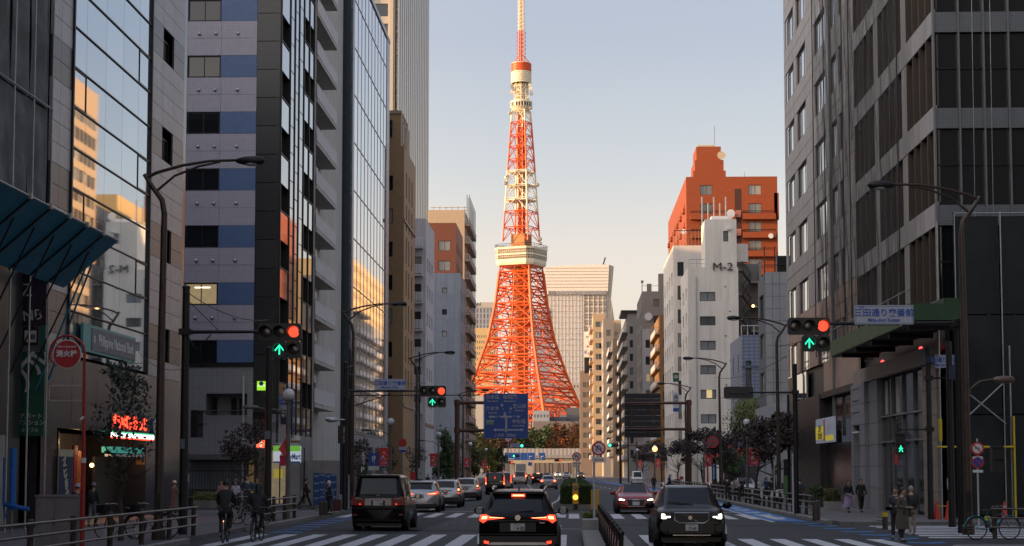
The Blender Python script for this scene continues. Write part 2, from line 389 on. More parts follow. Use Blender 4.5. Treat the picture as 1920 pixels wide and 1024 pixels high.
for i in range(9):
 y = 58.5 + i * 2.6; x = -9.5 - .05 * i; sheet('cycle_chevron', [(x - .5, y), (x, y + .45), (x + .5, y), (x + .5, y + .8), (x, y + 1.25), (x - .5, y + .8)], BLUEP, mk)
for i in range(8):
 y = 50.5 + i * 3.0; x = 10.2 - .17 * i; sheet('cycle_chevron', [(x - .55, y + 1.2), (x, y + .75), (x + .55, y + 1.2), (x + .55, y + .4), (x, y), (x - .55, y + .4)], BLUEP, mk)
sheet('cycle_lane', [(8.15, 72.5), (9.5, 71.2), (9.5, 120), (8.15, 120)], BLUEP, mk, .0065)
sheet('cycle_lane', [(8.15, 120), (9.5, 120), (9.5, 180), (8.15, 180)], BLUEP, mk, .0065)
sheet('cycle_lane', [(8.15, 180), (9.5, 180), (9.5 + bend(400), 400), (8.15 + bend(400), 400)], BLUEP, mk, .0065)
line(8.05, 70.5, 8.05, 180, .15)
for i in range(12): sheet('cycle_chevron', [(8.45, 76 + i * 5), (8.8, 75.2 + i * 5), (9.2, 76 + i * 5), (9.2, 77.6 + i * 5), (8.8, 76.8 + i * 5), (8.45, 77.6 + i * 5)], PAINT, mk, .011)
sheet('diamond', [(5.9, 99), (6.5, 96.5), (7.1, 99), (6.5, 101.5)], mat('worn_red_paint', (.35, .16, .12), .7), mk)
sheet('diamond', [(6.2, 99), (6.5, 97.7), (6.8, 99), (6.5, 100.3)], ASPH, mk, .010)
q = random.Random(11); MH = mat('manhole_iron', (.05, .045, .04), .6, .3, var=.2); PATCH = mat('asphalt_patch', (.013, .015, .017), .85, var=.2)
for i in range(11):
 x, y = q.uniform(-9, 9), q.uniform(58, 150); part('manhole_cover', MB().lathe((x, y, 0), [(.34, 0), (.34, .009)], 18), MH, mk)
for (x0, y0, x1, y1) in ((-6.4, 59, -5.2, 76), (3.0, 58, 4.1, 74), (-2.9, 92, -2.2, 140), (5.6, 88, 6.9, 110), (-9.6, 60, -2.0, 61.2), (1.8, 66, 9.5, 66.9), (-5.6, 100, -4.5, 124)): sheet('repair_strip', [(x0, y0), (x1, y0), (x1 + .1, y1), (x0 - .05, y1)], PATCH, mk, .0045)
for i in range(7):
 x, y = q.uniform(-8, 8), q.uniform(58, 95); P = [(x, y)]
 for k in range(6): P.append((P[-1][0] + q.uniform(-.5, .5), P[-1][1] + q.uniform(.6, 1.6)))
 for a_, b_ in zip(P, P[1:]): line(a_[0], a_[1], b_[0], b_[1], .035, BLACK, 'sealed_crack', .0048)
med = thing('traffic_island', 'low concrete traffic island with planting between the two carriageways', 'traffic island', (0.3, 92, 0))
part('kerb', MB().prism([(-.85, 0), (.85, 0), (.85, .22), (.8, .26), (-.8, .26), (-.85, .22)], 0, 88), KERB, med)
med2 = thing('traffic_island', 'near end of the median island with black fence and grass tuft', 'traffic island', (0.95, 30, 0))
part('kerb', MB().prism([(-.62, 0), (.62, 0), (.62, .2), (.57, .24), (-.57, .24), (-.62, .2)], 0, 27.5), KERB, med2)
part('planter_wall', MB().box(-.6, -.1, 24.5, 27.3, .2, .55), CONC, med2)

# --- generic building
def gen(name, label, x0, x1, y0, y1, h, wm, faces, gm=None, fm=None, cat='building', roof=True, group=None, para=.6, depth=.22, rail=None):
 b = bldg(name, label, (x0 + x1) / 2, y0, cat, group); gm = gm or GLASS; fm = fm or DARK
 body(b, wm, x0 + .3, x1 - .3, y0 + .3, y1 - .3, 0, h - .3)
 if roof:
  r = MB(); t = .25
  r.box(x0, x1, y0, y0 + t, h, h + para); r.box(x0, x1, y1 - t, y1, h, h + para); r.box(x0, x0 + t, y0 + t, y1 - t, h, h + para); r.box(x1 - t, x1, y0 + t, y1 - t, h, h + para)
  o = link('parapet', r.mesh('parapet', wm), b, Matrix()); link('roof', MB().box(x0 + .01, x1 - .01, y0 + .01, y1 - .01, h - .2, h).mesh('roof', ROOFM), b, Matrix())
 done = set()
 for f in faces:
  side = f['s']; done.add(side)
  F_ = {'F': lambda: Face(b, x0, y0, 1, 0), 'L': lambda: Face(b, x0, y1, 0, -1), 'R': lambda: Face(b, x1, y0, 0, 1)}[side]()
  W = (x1 - x0) if side == 'F' else (y1 - y0); fh = f['fh']; z0 = f.get('z0', 4.0); us = f.get('us')
  if us is None:
   n = f['n']; ww = f['w']; m = f.get('m', .8); pitch = (W - 2 * m) / n; us = [(m + pitch * (i + .5) - ww / 2, m + pitch * (i + .5) + ww / 2) for i in range(n)]
  hs = []; z = z0; ztop = f.get('zt', h - .7)
  while z + f['sill'] + f['h'] < ztop:
   for (a, c) in us: hs.append((a, c, z + f['sill'], z + f['sill'] + f['h']))
   z += fh
  ghs = []
  if f.get('shop'):
   k = max(1, int(W / 5)); ghs = [(W * (i + .08) / k, W * (i + .92) / k, .15, 3.1) for i in range(k)]
  F_.wall(f.get('wm', wm), 0, W, 0, h, hs + ghs, depth)
  for q in hs: F_.window(*q, fm, gm, nx=f.get('nx', 2), ny=f.get('ny', 1), fw=f.get('fw', .06), w=-depth + .05, split=f.get('split', False))
  for q in ghs: F_.window(*q, fm, GLASS, nx=3, w=-depth + .05, split=False, name='shop_window')
  if f.get('joints'):
   pass
  if f.get('balc'):
   z = z0 + fh * f.get('bstart', 0)
   while z < ztop - 1:
    for (a, c) in (f['bu'] if 'bu' in f else [(0.3, W - .3)]):
     balcony(F_, a, c, z, f['balc'], wm, f.get('bm'))
    z += fh
  for zz in f.get('bands', ()):
   F_.box('string_course', f.get('bandm', wm), 0, W, zz, zz + .3, 0, .12)
 for side in ('F', 'L', 'R'):
  if side not in done:
   F_ = {'F': lambda: Face(b, x0, y0, 1, 0), 'L': lambda: Face(b, x0, y1, 0, -1), 'R': lambda: Face(b, x1, y0, 0, 1)}[side]()
   F_.wall(wm, 0, (x1 - x0) if side == 'F' else (y1 - y0), 0, h)
 Face(b, x1, y1, -1, 0).wall(wm, 0, x1 - x0, 0, h)
 return b
RAILM = mat('balcony_rail', (.68, .67, .70), .6, 0, var=.1)
def balcony(F_, a, c, z, d, m, bm=None, solid=False):
 k = ('balc', round(c - a, 2), d, m.name, bm.name if bm else 0)
 if k not in BC:
  s = MB().box(-(c - a) / 2, (c - a) / 2, -d, 0, 0, .22); W = c - a; r = MB()
  if bm: r.box(-W / 2, W / 2, -d, -d + .1, .22, 1.2); r.box(-W / 2, -W / 2 + .1, -d + .1, 0, .22, 1.2); r.box(W / 2 - .1, W / 2, -d + .1, 0, .22, 1.2)
  else:
   r.box(-W / 2, W / 2, -d, -d + .06, 1.2, 1.26); r.box(-W / 2, W / 2, -d, -d + .04, .3, .34); n = max(3, int(W / .16))
   for i in range(n + 1): x = -W / 2 + W * i / n; r.box(x - .055, x + .055, -d + .01, -d + .04, .34, 1.2)
   for q in (-W / 2 + .02, W / 2 - .02):
    r.box(q - .02, q + .02, -d, 0, 1.2, 1.26)
    for i in range(int(d / .16)): r.box(q - .015, q + .015, -d + .1 + i * .16, -d + .13 + i * .16, .2, 1.2)
  BC[k] = (s.mesh('slab', m), r.mesh('railing', bm or RAILM))
 M = F_.M @ T(((a + c) / 2, 0, z)); o = link('balcony', BC[k][0], F_.p, M); link('railing', BC[k][1], o, M); return o
# --- left side
NET = mat('grey_scaffold_net', (.10, .115, .115), .75, var=.35, vscale=1.2, bump=.8, bscale=2.2)
nb = bldg('scaffolded_building', 'building wrapped in dark grey dust sheets at the far left edge', -30, 10)
body(nb, CONC, -45, -18.3, 8, 58.0, 0, 34)
fN = Face(nb, -17.6, 8, 0, 1)
for i in range(12):
 u0 = 26 + i * 2.0
 for j in range(5):
  if j * 5 + 9.2 > 33: continue
  m = MB(); nx, nz = 10, 14; z0 = 9.2 + j * 5.0; r2 = random.Random(i * 9 + j)
  ph = r2.random() * 6
  for b_ in range(nz + 1):
   for a_ in range(nx + 1):
    uu = a_ / nx; vv = b_ / nz; dd = .10 * sin(pi * uu) * sin(pi * vv) + .04 * sin(9 * uu + 3 * vv + ph) * sin(pi * vv) + .05 * sin(5 * vv * pi + ph) * sin(pi * uu)
    m.v.append((u0 + 1.97 * uu, -dd, z0 + 4.95 * vv))
  for b_ in range(nz):
   for a_ in range(nx): q = b_ * (nx + 1) + a_; m.f.append((q, q + 1, q + nx + 2, q + nx + 1))
  fN.mesh('dust_sheet', m, NET, smooth=60)
for i in range(13):
 m = MB().tube([(26 + i * 2.0, -.16, 0), (26 + i * 2.0, -.16, 34)], .03, 6); fN.mesh('scaffold_pole', m, STEEL)
for j in range(6): fN.mesh('scaffold_rail', MB().tube([(24, -.18, 9.2 + 5 * j - .03), (50, -.18, 9.2 + 5 * j - .03)], .03, 6), STEEL)
fN.box('end_sheet', NET, 49.9, 50.02, 9, 34, -.6, 0)
LOWM = mat('dark_shopfront', (.02, .021, .024), .35, var=.2)
fN2 = Face(nb, -18.3, 8, 0, 1); fN2.wall(LOWM, 0, 50, 0, 9.2, [(44, 48.5, .2, 3.2), (38, 42, .2, 3.2)], .4)
for q in ((44, 48.5, .2, 3.2), (38, 42, .2, 3.2)): fN2.window(*q, DARK, GLASSD, nx=2, w=-.3)
fN2.box('wall_lamp', mat('amber_lamp', (.5, .3, .1), .5, emit=(1, .45, .12), es=1.6), 47.2, 47.45, 2.1, 2.4, .4 - .38, .12)
BLUES = mat('blue_tarp', (.012, .18, .30), .5, var=.2, vscale=3, bump=.5, bscale=3)
fC = Face(nb, -17.6, 8, 0, 1)
zi, zo, do = 8.35, 9.95, 1.95
for i in range(8):
 u0 = 36.3 + i * 2.0 - .3; u1 = u0 + 1.97; fC.mesh('canopy_sheet', MB().add([(u0, -.1, zi), (u1, -.1, zi), (u1, -do, zo), (u0, -do, zo), (u0, -.1, zi + .03), (u1, -.1, zi + .03), (u1, -do, zo + .03), (u0, -do, zo + .03)], [(0, 1, 2, 3), (7, 6, 5, 4), (2, 3, 7, 6), (0, 3, 7, 4), (1, 2, 6, 5)]), BLUES)
 if i > 2:
  fC.mesh('canopy_rib', MB().tube([(u0, -.1, zi - .05), (u0, -do, zo - .05)], .035, 6), DARK)
  fC.mesh('canopy_strut', MB().tube([(u0 + .3, .55, zi - 3.2), (u0 + .3, -do * .72, zo - .55)], .03, 6), DARK)
  fC.mesh('clamp', MB().box(u0 - .06, u0 + .06, -do - .09, -do + .04, zo - .05, zo + .12), STEEL)
fC.mesh('canopy_edge_pipe', MB().tube([(36, -do, zo + .04), (52, -do, zo + .04)], .035, 6), STEEL)
fC.mesh('canopy_strut', MB().tube([(51.9, .35, zi - 3.2), (51.9, -do * .55, zo - .8)], .035, 6), BLUES)
fC.mesh('canopy_strut', MB().tube([(50.5, .35, zi - 3.6), (50.5, -do * .8, zo - .3)], .035, 6), BLUES)
GREENS = mat('green_sign', (.012, .10, .065), .4, var=.08); PURP = mat('dark_purple_sign', (.03, .012, .04), .4, var=.1); TEALS = mat('teal_sign', (.02, .15, .16), .4, var=.1); GREYS = mat('grey_sign', (.14, .16, .18), .5, var=.1)
WTXT = mat('white_lettering', (.62, .64, .64), .5, var=0); BTXT = mat('black_lettering', (.02, .02, .02), .5, var=0); BLTXT = mat('blue_lettering', (.02, .07, .30), .5, var=0)
ys_ = 58.6; xa, xb = XY(33, ys_, 700), XY(84, ys_, 700)
sg = thing('vertical_signboard', 'tall green and purple vertical sign column with large white katakana', 'sign', ((xa + xb) / 2, ys_, 0)); mx = (xa + xb) / 2
def sgz(y): return zat(58, y, ys_)
for n_, m_, ya, yb in (('purple_panel', PURP, 505, 612), ('grey_panel', GREYS, 612, 660), ('green_panel', GREENS, 660, 818)):
 part(n_, MB().box(xa - mx, xb - mx, 0, .35, sgz(yb) + .01, sgz(ya)), m_, sg)
part('teal_panel', MB().box(xb - mx - .17, xb - mx + .003, -.02, .34, sgz(657), sgz(610)), TEALS, sg)
part('picture_panel', MB().box(-.30, .22, -.03, -.005, sgz(648), sgz(613)), BLACK, sg); part('picture', MB().box(-.24, .16, -.05, -.032, sgz(642), sgz(620)), WTXT, sg)
for a_, c_ in ((-.15, (.5, .35, .02)), (-.02, (.4, .03, .03)), (.06, (.03, .2, .4))):
 part('picture_patch', MB().box(a_, a_ + .07, -.06, -.052, sgz(637), sgz(627)), mat('patch%d' % (a_ * 100), c_, .5), sg)
text('Z', .62, WTXT, sg, T((-.22, -.02, sgz(545))) @ Matrix.Rotation(.0, 4, 'Y'))
text('NB', .5, WTXT, sg, T((.0, -.02, sgz(592))) @ Matrix.Rotation(-.12, 4, 'Y'))
text('ブル', .85, WTXT, sg, T((.02, -.02, sgz(697))) @ Matrix.Rotation(-.95, 4, 'Y'), bold=.02)
part('stroke', MB().prism([(-.5, 0), (-.42, 0), (.12, .62), (.06, .7), (-.46, .15)], -.03, -.005), WTXT, sg, M=T((0, 0, sgz(697))))
text('アパート', .2, WTXT, sg, T((.02, -.02, sgz(781)))); text('マンション', .19, WTXT, sg, T((.02, -.02, sgz(793)))); text('エイブル', .15, WTXT, sg, T((.0, -.02, sgz(807))))
part('bracket', MB().box(-.9, xa - mx, .1, .2, sgz(560), sgz(556)).box(-.9, xa - mx, .1, .2, sgz(780), sgz(776)), DARK, sg)
BLUEF = mat('blue_foam', (.01, .12, .42), .6, var=.15)
pf = thing('blue_wrapped_scaffold_leg', 'scaffold leg wrapped in bright blue foam at the foot of the dark building', 'scaffold pipe', (-16.9, 52, .14)); bx = atY(24, 900, 52)
zq = lambda y: zat(24, y, 52) - .14
ox = bx.x + 16.9
part('upright', MB().tube([(ox, 0, zq(840)), (ox, 0, zq(956))], .10, 10), BLUEF, pf)
part('cross_pipe', MB().tube([(ox - .25, 0, zq(945)), (ox + .12, -.12, zq(950)), (ox + .55, -.12, zq(955))], .07, 10), BLUEF, pf)
part('thin_pipe', MB().tube([(ox - .27, 0, zq(858)), (ox - .27, 0, zq(940)), (ox - .2, 0, zq(972))], .035, 8), BLUEF, pf)
part('base_jack', MB().tube([(ox, 0, 0), (ox, 0, zq(955))], .025, 6), STEEL, pf)

XB = -18.0
SL = mat('light_stone', (.40, .385, .40), .35, var=.10, vscale=1.5, rand=.06, spec=.3, streak=.15); SD = mat('dark_stone', (.085, .075, .082), .3, var=.1, rand=.08, spec=.3); SP = mat('polished_dark_stone', (.035, .032, .036), .16, var=.25, vscale=1.5, rand=.1, spec=.8)
gb = bldg('glass_office', 'office block with a wide mirrored glass front framed by grey stone panels', -28, 61)
Y0 = YX(84, XB, 400); Y1 = YX(345, XB, 400); body(gb, SP, -38, XB - .45, Y0, Y1, 3.7, 27.0); fB = Face(gb, XB, Y0, 0, 1); U = lambda px, py=250: YX(px, XB, py) - Y0
ug0, ug1 = U(133), U(281); zr = lambda px, py: atX(px, py, XB).z
dz = (zr(280, 235) - zr(280, 629)) / 6.06; zb0 = zr(280, 629)
cols = [ug0, U(160), U(197), U(229), U(259), ug1]; nrow = 14
for j in range(nrow):
 za = zb0 + j * dz
 for i in range(5):
  fB.box('pane', MIRROR, cols[i] + .012, cols[i + 1] - .012, za + .03, za + dz - .03, -.06, 0)
 fB.box('transom', DARK, ug0, ug1, za - .02, za + .025, -.06, .05)
 if j % 3 == (1 if j else 9):
  for (a, b_) in ((cols[4], cols[5]),): fB.mesh('vent_frame', MB().box(a, a + .04, -.03, 0, za + .03, za + dz - .03).box(b_ - .04, b_, -.09, 0, za + .03, za + dz - .03).box(a, b_, -.028, 0, za + .03, za + .08).box(a, b_, -.028, 0, za + dz - .08, za + dz - .03), DARK)
 if j % 3 == 2: a, b_ = cols[0], cols[1]; fB.mesh('vent_frame', MB().box(b_ - .06, b_ - .02, -.03, 0, za + .03, za + dz - .03).box(a + .05, b_ - .08, -.028, 0, za + .03, za + .08).box(a + .05, b_ - .08, -.028, 0, za + dz - .08, za + dz - .03), DARK)
for q in (ug0, ug1): fB.box('mullion', DARK, q - .09, q + .05, zb0 - 1.7, 27, -.06, .10)
for i in range(5): fB.box('pane', MIRROR, cols[i] + .012, cols[i + 1] - .012, zb0 - 1.6, zb0 - .05, -.06, 0)
z = zb0 - 1.7; nr = 0; dk0 = zr(315, 322)
while z < 27:
 ph = ((z + dz / 4 - dk0) % (3 * dz)) / (3 * dz); m_ = SD if ph < .36 else SL
 for (a, b_) in ((.4, 1.45), (1.45, ug0 - .1)): fB.box('stone_panel', m_, a, b_ - .02, z, z + dz / 2 - .02, -.05, .03)
 for k, (a, b_) in enumerate(((ug1 + .06, U(303)), (U(303), U(323)), (U(323), U(343)))):
  if k == 1 and m_ is SD and z < 26: continue
  fB.box('stone_panel', m_, a, b_ - .02, z, z + dz / 2 - .02, -.05, .03)
 z += dz / 2; nr += 1
z = dk0
while z > 4: z -= 3 * dz
z += 3 * dz
while z < 25:
 fB.window(U(303) + .1, U(323) - .12, z - .2, z + 1.45, DARK, GLASSD, nx=2, w=-.2); fB.box('window_reveal', SD, U(303), U(303) + .1, z - .3, z + 1.6, -.3, .0); z += 3 * dz
fB.box('corner_pier', SP, U(323) + (U(343) - U(323)), Y1 - Y0 + .1, 0, 27, -.4, .02)
fB.box('coping', SD, 0, Y1 - Y0, 27.4, 27.8, -.4, .1)
fB.box('roof_slab', ROOFM, 0, Y1 - Y0, 27.0, 27.4, -20, -.02)
fB.box('end_recess', SP, 0, .4, 0, 27, -.45, -.1)
uo0, uo1 = U(104, 880), U(272, 880); zt = 3.55
fB.wall(SP, 0, Y1 - Y0, 0, zb0 - 1.72, [(uo0, uo1, .14, zt)], 2.6, w=.03)
for j in range(3):
 for i in range(6):
  a = .1 + i * 3.4; b_ = a + 3.36; zz = zt + .15 + j * .88
  if b_ < Y1 - Y0 and zz + .86 < zb0 - 1.75: fB.box('polished_panel', SP, a, b_, zz, zz + .86, .03, .06)
SHOPW = mat('shop_interior', (.22, .18, .12), .7, var=.3, vscale=3)
fB.box('back_wall', SHOPW, uo0, uo1, .14, zt, -2.7, -2.6); fB.box('threshold', mat('warm_tiles', (.30, .19, .12), .6, var=.2, vscale=6), uo0, uo1 + 1, .141, .17, -2.6, 1.2)
fB.box('ceiling_soffit', SP, uo0, uo1, zt, zt + .1, -2.6, 0)
for k in range(5): fB.box('shop_mullion', DARK, uo0 + .6 + k * 1.1, uo0 + .68 + k * 1.1, .17, zt, -1.45, -1.37)
fB.box('display_window', mat('lit_window', (.4, .34, .2), .4, var=.3, vscale=3, emit=(1, .8, .45), es=.10), uo0 + .2, uo0 + 3.6, .5, 2.9, -1.55, -1.5)
fB.box('red_curtain', mat('red_cloth', (.35, .02, .015), .8, var=.3, vscale=5), U(178, 880), U(184, 880), .3, 3.0, -.9, -.8)
fB.box('orange_curtain', mat('orange_cloth', (.45, .16, .03), .8, var=.4, vscale=5), U(184, 880), U(191, 880), .5, 2.8, -.9, -.8)
fB.box('dark_doors', mat('dark_door', (.02, .016, .014), .4), U(220, 880), uo1, .17, 2.6, -1.0, -.9)
fB.mesh('wall_lamp', MB().ball((U(166, 880), -.12, 2.25), .08), mat('warm_bulb', (.6, .4, .2), .4, emit=(1, .55, .18), es=5))
lm = bpy.data.lights.new('shop_lamp', 'POINT'); lm.energy = 60; lm.color = (1, .6, .3); lm.shadow_soft_size = .3
lo = bpy.data.objects.new('shop_lamp', lm); COL.objects.link(lo); put(lo, gb, T((XB - .9, Y0 + U(190, 880), 2.9)))
bn = thing('shop_banner', 'navy banner with slanting cream capitals hanging in the shop window', 'banner', (XB + .12, Y0 + U(113, 880), .3))
fb2 = Face(bn, XB + .12, Y0, 0, 1); fb2.box('cloth', mat('navy_cloth', (.012, .03, .07), .7, var=.15), U(103, 880), U(130, 880), 1.0, 2.55, 0, .02); fb2.box('header', mat('cream_cloth', (.45, .4, .28), .7, var=.2), U(103, 880), U(130, 880), 2.55, 2.8, 0, .022)
fb2.box('pole', STEEL, U(102, 880) - .03, U(102, 880), .0, 3.0, 0, .03)
text('CHINTAI', .52, mat('cream_lettering', (.6, .55, .42), .5), bn, WM[bn.name].inverted() @ fb2.M @ T(((U(103, 880) + U(130, 880)) / 2, -.03, 1.75)) @ Matrix.Rotation(-1.95, 4, 'Y'), name='lettering', bold=.012, sx=.8)
NEON = mat('red_neon', (.3, .01, .01), .4, emit=(1, .05, .02), es=3.0)
ns = thing('neon_sign', 'glowing red neon hiragana sign above the grocery entrance', 'sign', (XB + .1, Y0 + U(239, 795), 3.8)); fn = Face(ns, XB + .08, Y0, 0, 1)
text('まいばすけっと', .62, NEON, ns, WM[ns.name].inverted() @ fn.M @ T(((U(205, 795) + U(272, 795)) / 2, -.04, zr(238, 795))), bold=.018, sx=1.32)
fn.box('backing', BLACK, U(204, 795), U(274, 795), zr(238, 812), zr(238, 778), 0, .02)
st_ = thing('light_strip_sign', 'long illuminated white sign strip with red and green edges under the neon', 'sign', (XB + .2, Y0 + U(238, 820), 3.2)); fs = Face(st_, XB + .18, Y0, 0, 1)
fs.box('light_box', mat('white_light_panel', (.8, .8, .8), .4, emit=(.95, 1, .98), es=1.3), U(199, 820), U(276, 820), 3.36, 3.52, 0, .12); fs.box('red_edge', NEON, U(199, 820), U(276, 820), 3.31, 3.355, 0, .11); fs.box('green_edge', mat('green_strip', (.02, .25, .1), .4, emit=(.1, .8, .4), es=.6), U(199, 820), U(276, 820), 3.525, 3.58, 0, .11)
lg = thing('round_logo_sign', 'small round blue and orange emblem at the right end of the neon sign', 'sign', (XB + .1, Y0 + U(285, 800), 3.9)); fl = Face(lg, XB + .08, Y0 + U(285, 800), 0, 1, zr(285, 800))
fl.mesh('disc', MB().lathe((0, -.05, 0), [(.36, 0), (.36, .06)], 20, 'y'), mat('navy_disc', (.05, .09, .2), .5), smooth=40); fl.mesh('ring', MB().lathe((0, -.07, 0), [(.28, 0), (.28, .02)], 20, 'y'), WTXT); fl.box('emblem', mat('orange_mark', (.6, .25, .04), .5), -.16, .16, -.02, .14, .07, .085); fl.box('emblem', BTXT, -.13, .13, -.14, -.04, .07, .085)
gs = thing('shop_awning', 'teal striped lower awning sign over the grocery doorway', 'awning', (XB + .2, Y0 + U(235, 845), 2.6)); fg = Face(gs, XB + .1, Y0, 0, 1)
fg.box('fascia', mat('teal_fascia', (.03, .30, .24), .5, emit=(.1, .7, .55), es=.15), U(200, 845), U(262, 845), 2.75, 2.98, -.3, .1); fg.box('lower_fascia', WTXT, U(205, 845), U(262, 845), 2.60, 2.70, -.3, .08); fg.box('orange_end', mat('orange_mark', (.6, .25, .04), .5), U(260, 845), U(263, 845), 2.3, 2.72, -.2, .1)
bk = thing('bank_sign', 'teal bordered slate bank sign board with white lettering on the glass front', 'sign', (XB + .12, Y0 + U(190, 645), 6.9)); fk = Face(bk, XB + .1, Y0, 0, 1)
ka, kb_ = U(146, 640), U(245, 660); fk.box('board', mat('pale_teal_sign', (.13, .36, .34), .5, var=.05), ka, kb_, 6.42, 7.45, 0, .1); fk.box('name_panel', mat('slate_sign', (.12, .135, .18), .5, var=.08), ka + .14 * (kb_ - ka), kb_ - .12, 6.52, 7.35, .1, .13)
text('Philippine National Bank', .58, WTXT, bk, WM[bk.name].inverted() @ fk.M @ T((ka + .16 * (kb_ - ka) + .35 + (kb_ - ka) * .39, -.14, 6.93)), sx=.93, bold=.012)
for kx in (0, .12): fk.box('emblem', WTXT, ka + .17 * (kb_ - ka) + kx, ka + .17 * (kb_ - ka) + kx + .07, 6.8, 7.08, .13, .14)

YC = 102.0; TG = mat('lilac_grey_mosaic', (.46, .435, .50), .45, var=.06, tile=(.105, .105, .008, 0.), tcol=(.25, .235, .29), spec=.4); TB = mat('blue_mosaic', (.10, .165, .32), .4, var=.10, tile=(.105, .105, .008, 0.), tcol=(.09, .15, .30), spec=.4)
cb = bldg('mosaic_tower', 'tall block tiled in lilac grey mosaic with blue mosaic bands and single dark windows', -25, YC); xs0, xs1 = -34.0, XY(479, YC, 350); x2 = XY(523, YC, 500)
body(cb, CONC, xs0, x2 - .55, YC + 1.45, 115, 0, 46); fCm = Face(cb, xs0, YC, 1, 0); ux = lambda px, py=350: XY(px, YC, py) - xs0; zc = lambda py, px=380: zat(px, py, YC)
wa, wb_ = ux(350, 245), ux(412, 245); per = (zc(203) - zc(638)) / 4.065; zw = zc(680)
ups = [0, wa - 8, wa - .55, wa, wb_, ux(483)] ; ups[-1] = xs1 - xs0
def mos(a, b_, c, d, m_): fCm.box('tile_panel', m_, a + .008, b_ - .008, c + .008, d - .008, -.06, 0)
z = zw
HW = zc(638) - zc(680)
for k in range(14):
 for (a, b_) in ((0, 6), (6, wa - .55), (wa - .55, wa), (wb_, xs1 - xs0)): mos(a, b_, z, z + HW, TB)
 fCm.window(wa + .03, wb_ - .03, z + .03, z + HW - .03, DARK, LITG if k == 1 else GLASSD, nx=2, w=-.12)
 if k == 1: fCm.box('ceiling_light', mat('tube_light', (.8, .8, .7), .4, emit=(1, .95, .8), es=3), wa + .6, wa + 1.5, z + HW - .3, z + HW - .25, -.10, -.098); 
 gz0, gz1 = z + HW, z + per; zmid = gz0 + (gz1 - gz0) * .5
 for (c, d) in ((gz0, zmid), (zmid, gz1)):
  for (a, b_) in ((0, 6), (6, wa - .03), (wa - .03, wb_ + .03), (wb_ + .03, xs1 - xs0)): mos(a, b_, c, d, TG)
 zd = zmid - .25
 for px in (370, 401, 443):
  fCm.mesh('vent_cap', MB().lathe((ux(px), -.12, zmid + .02 + .25), [(.01, 0), (.08, .02), (.10, .06), (.10, .13)], 10, 'y'), ALU, smooth=50)
 z += per
ztopC = z; fCm.box('coping', TG, 0, xs1 - xs0, ztopC, ztopC + .5, -.3, .05)
for k in range(40):
 za = 5.4 + k * per / 2
 if za > 46: break
 fCm.box('dark_panel', mat('dark_glossy_panel', (.028, .03, .032), .25, var=.15, rand=.3, spec=.6), xs1 - xs0 + .01, x2 - xs0 - .05, za, za + per / 2 - .04, -.06, .02)
fCm.box('corner_trim', DARK, x2 - xs0 - .05, x2 - xs0 + .02, 0, 46, -.3, .04)
PT = mat('grey_mosaic', (.30, .30, .32), .5, var=.06, tile=(.14, .14, .01, 0.), tcol=(.13, .13, .14)); zp = zw
fCm.wall(PT, 0, xs1 - xs0, 0, zp - .25, [(ux(386, 760), ux(463, 760), zc(779), zc(738)), (ux(440, 900), ux(476, 900), .15, zc(862))], 1.3, name='podium_wall')
fCm.box('string_course', DARK, 0, xs1 - xs0, zp - .25, zp - .02, -.05, .06)
for px in (396, 432, 447): fCm.box('balcony_louvre', DARK, ux(px), ux(px) + .3, zc(776), zc(745), -1.2, -1.1)
fCm.box('balcony_back', mat('pale_wall', (.3, .3, .31), .6), ux(386, 760) + .01, ux(463, 760) - .01, zc(779), zc(738), -1.35, -1.3)
fCm.mesh('balcony_rail', MB().tube([(ux(378), -.35, zc(771)), (ux(470), -.35, zc(771))], .04, 6).tube([(ux(378), -.35, zc(776)), (ux(470), -.35, zc(776))], .025, 6), DARK)
fCm.box('awning', mat('grey_awning', (.12, .12, .12), .6), ux(362), ux(468), zc(862), zc(852), 0, .9)
fCm.mesh('downpipe', MB().tube([(ux(462), -.1, 0), (ux(462), -.1, zc(705))], .07, 8), mat('white_pipe', (.5, .5, .5), .5))
fCm.box('warm_doorway', mat('dim_warm', (.25, .19, .10), .7, var=.4, vscale=2, emit=(1, .7, .3), es=.05), ux(440, 900) + .01, ux(476, 900) - .01, .15, zc(862), -1.35, -1.3)
for i in range(3): fCm.box('shutter_panel', mat('grey_shutter', (.15, .16, .18), .5, var=.1), ux(365) + i * 1.15, ux(365) + i * 1.15 + 1.1, .2, 2.6, 0, .08)
XC = x2; fCs = Face(cb, XC, YC, 0, 1); Uc = lambda px, py=450: YX(px, XC, py) - YC
ce = [0.05, Uc(541), Uc(550), Uc(558), Uc(567), Uc(577), Uc(586)]
PM = mat('bay_mirror_glass', (.42, .47, .52), .03, .85, var=0, rand=.12)
for k in range(13):
 zf = 5.4 + k * per
 for c in range(6):
  a, b_ = ce[c] + .04, ce[c + 1] - .04
  if c in (0, 4, 5):
   off = 0 if c == 0 else -1.2
   fCs.box('pane', PM, a, b_, zf + off + .04, zf + off + per * .52, -.05, 0); fCs.box('open_window', GLASSD, a, b_, zf + off + per * .52 + .05, zf + off + per - .02, -.35, -.3)
   fCs.box('sill', DARK, a, b_, zf + off + per * .52, zf + off + per * .52 + .05, -.3, .05)
  else:
   off = -.9 * c; fCs.box('pane', PM, a, b_, zf + off + .03, zf + off + per * .48, -.05, 0); fCs.box('pane', PM, a, b_, zf + off + per * .5, zf + off + per - .03, -.05, 0)
 fCs.box('glazing_back', DARK, ce[0], ce[-1], zf - 1.2, zf + per - 1.2, -.5, -.4)
for c in ce: fCs.box('mullion', DARK, c - .05, c + .05, 4.2, 46, -.3, .06)
fCs.box('shop_fascia', PT, 0, Uc(590), 0.1, 5.3, -.4, -.02)
fCs.box('far_wall', CONC, Uc(586) + .05, Uc(590), 0, 46, -.4, .02)
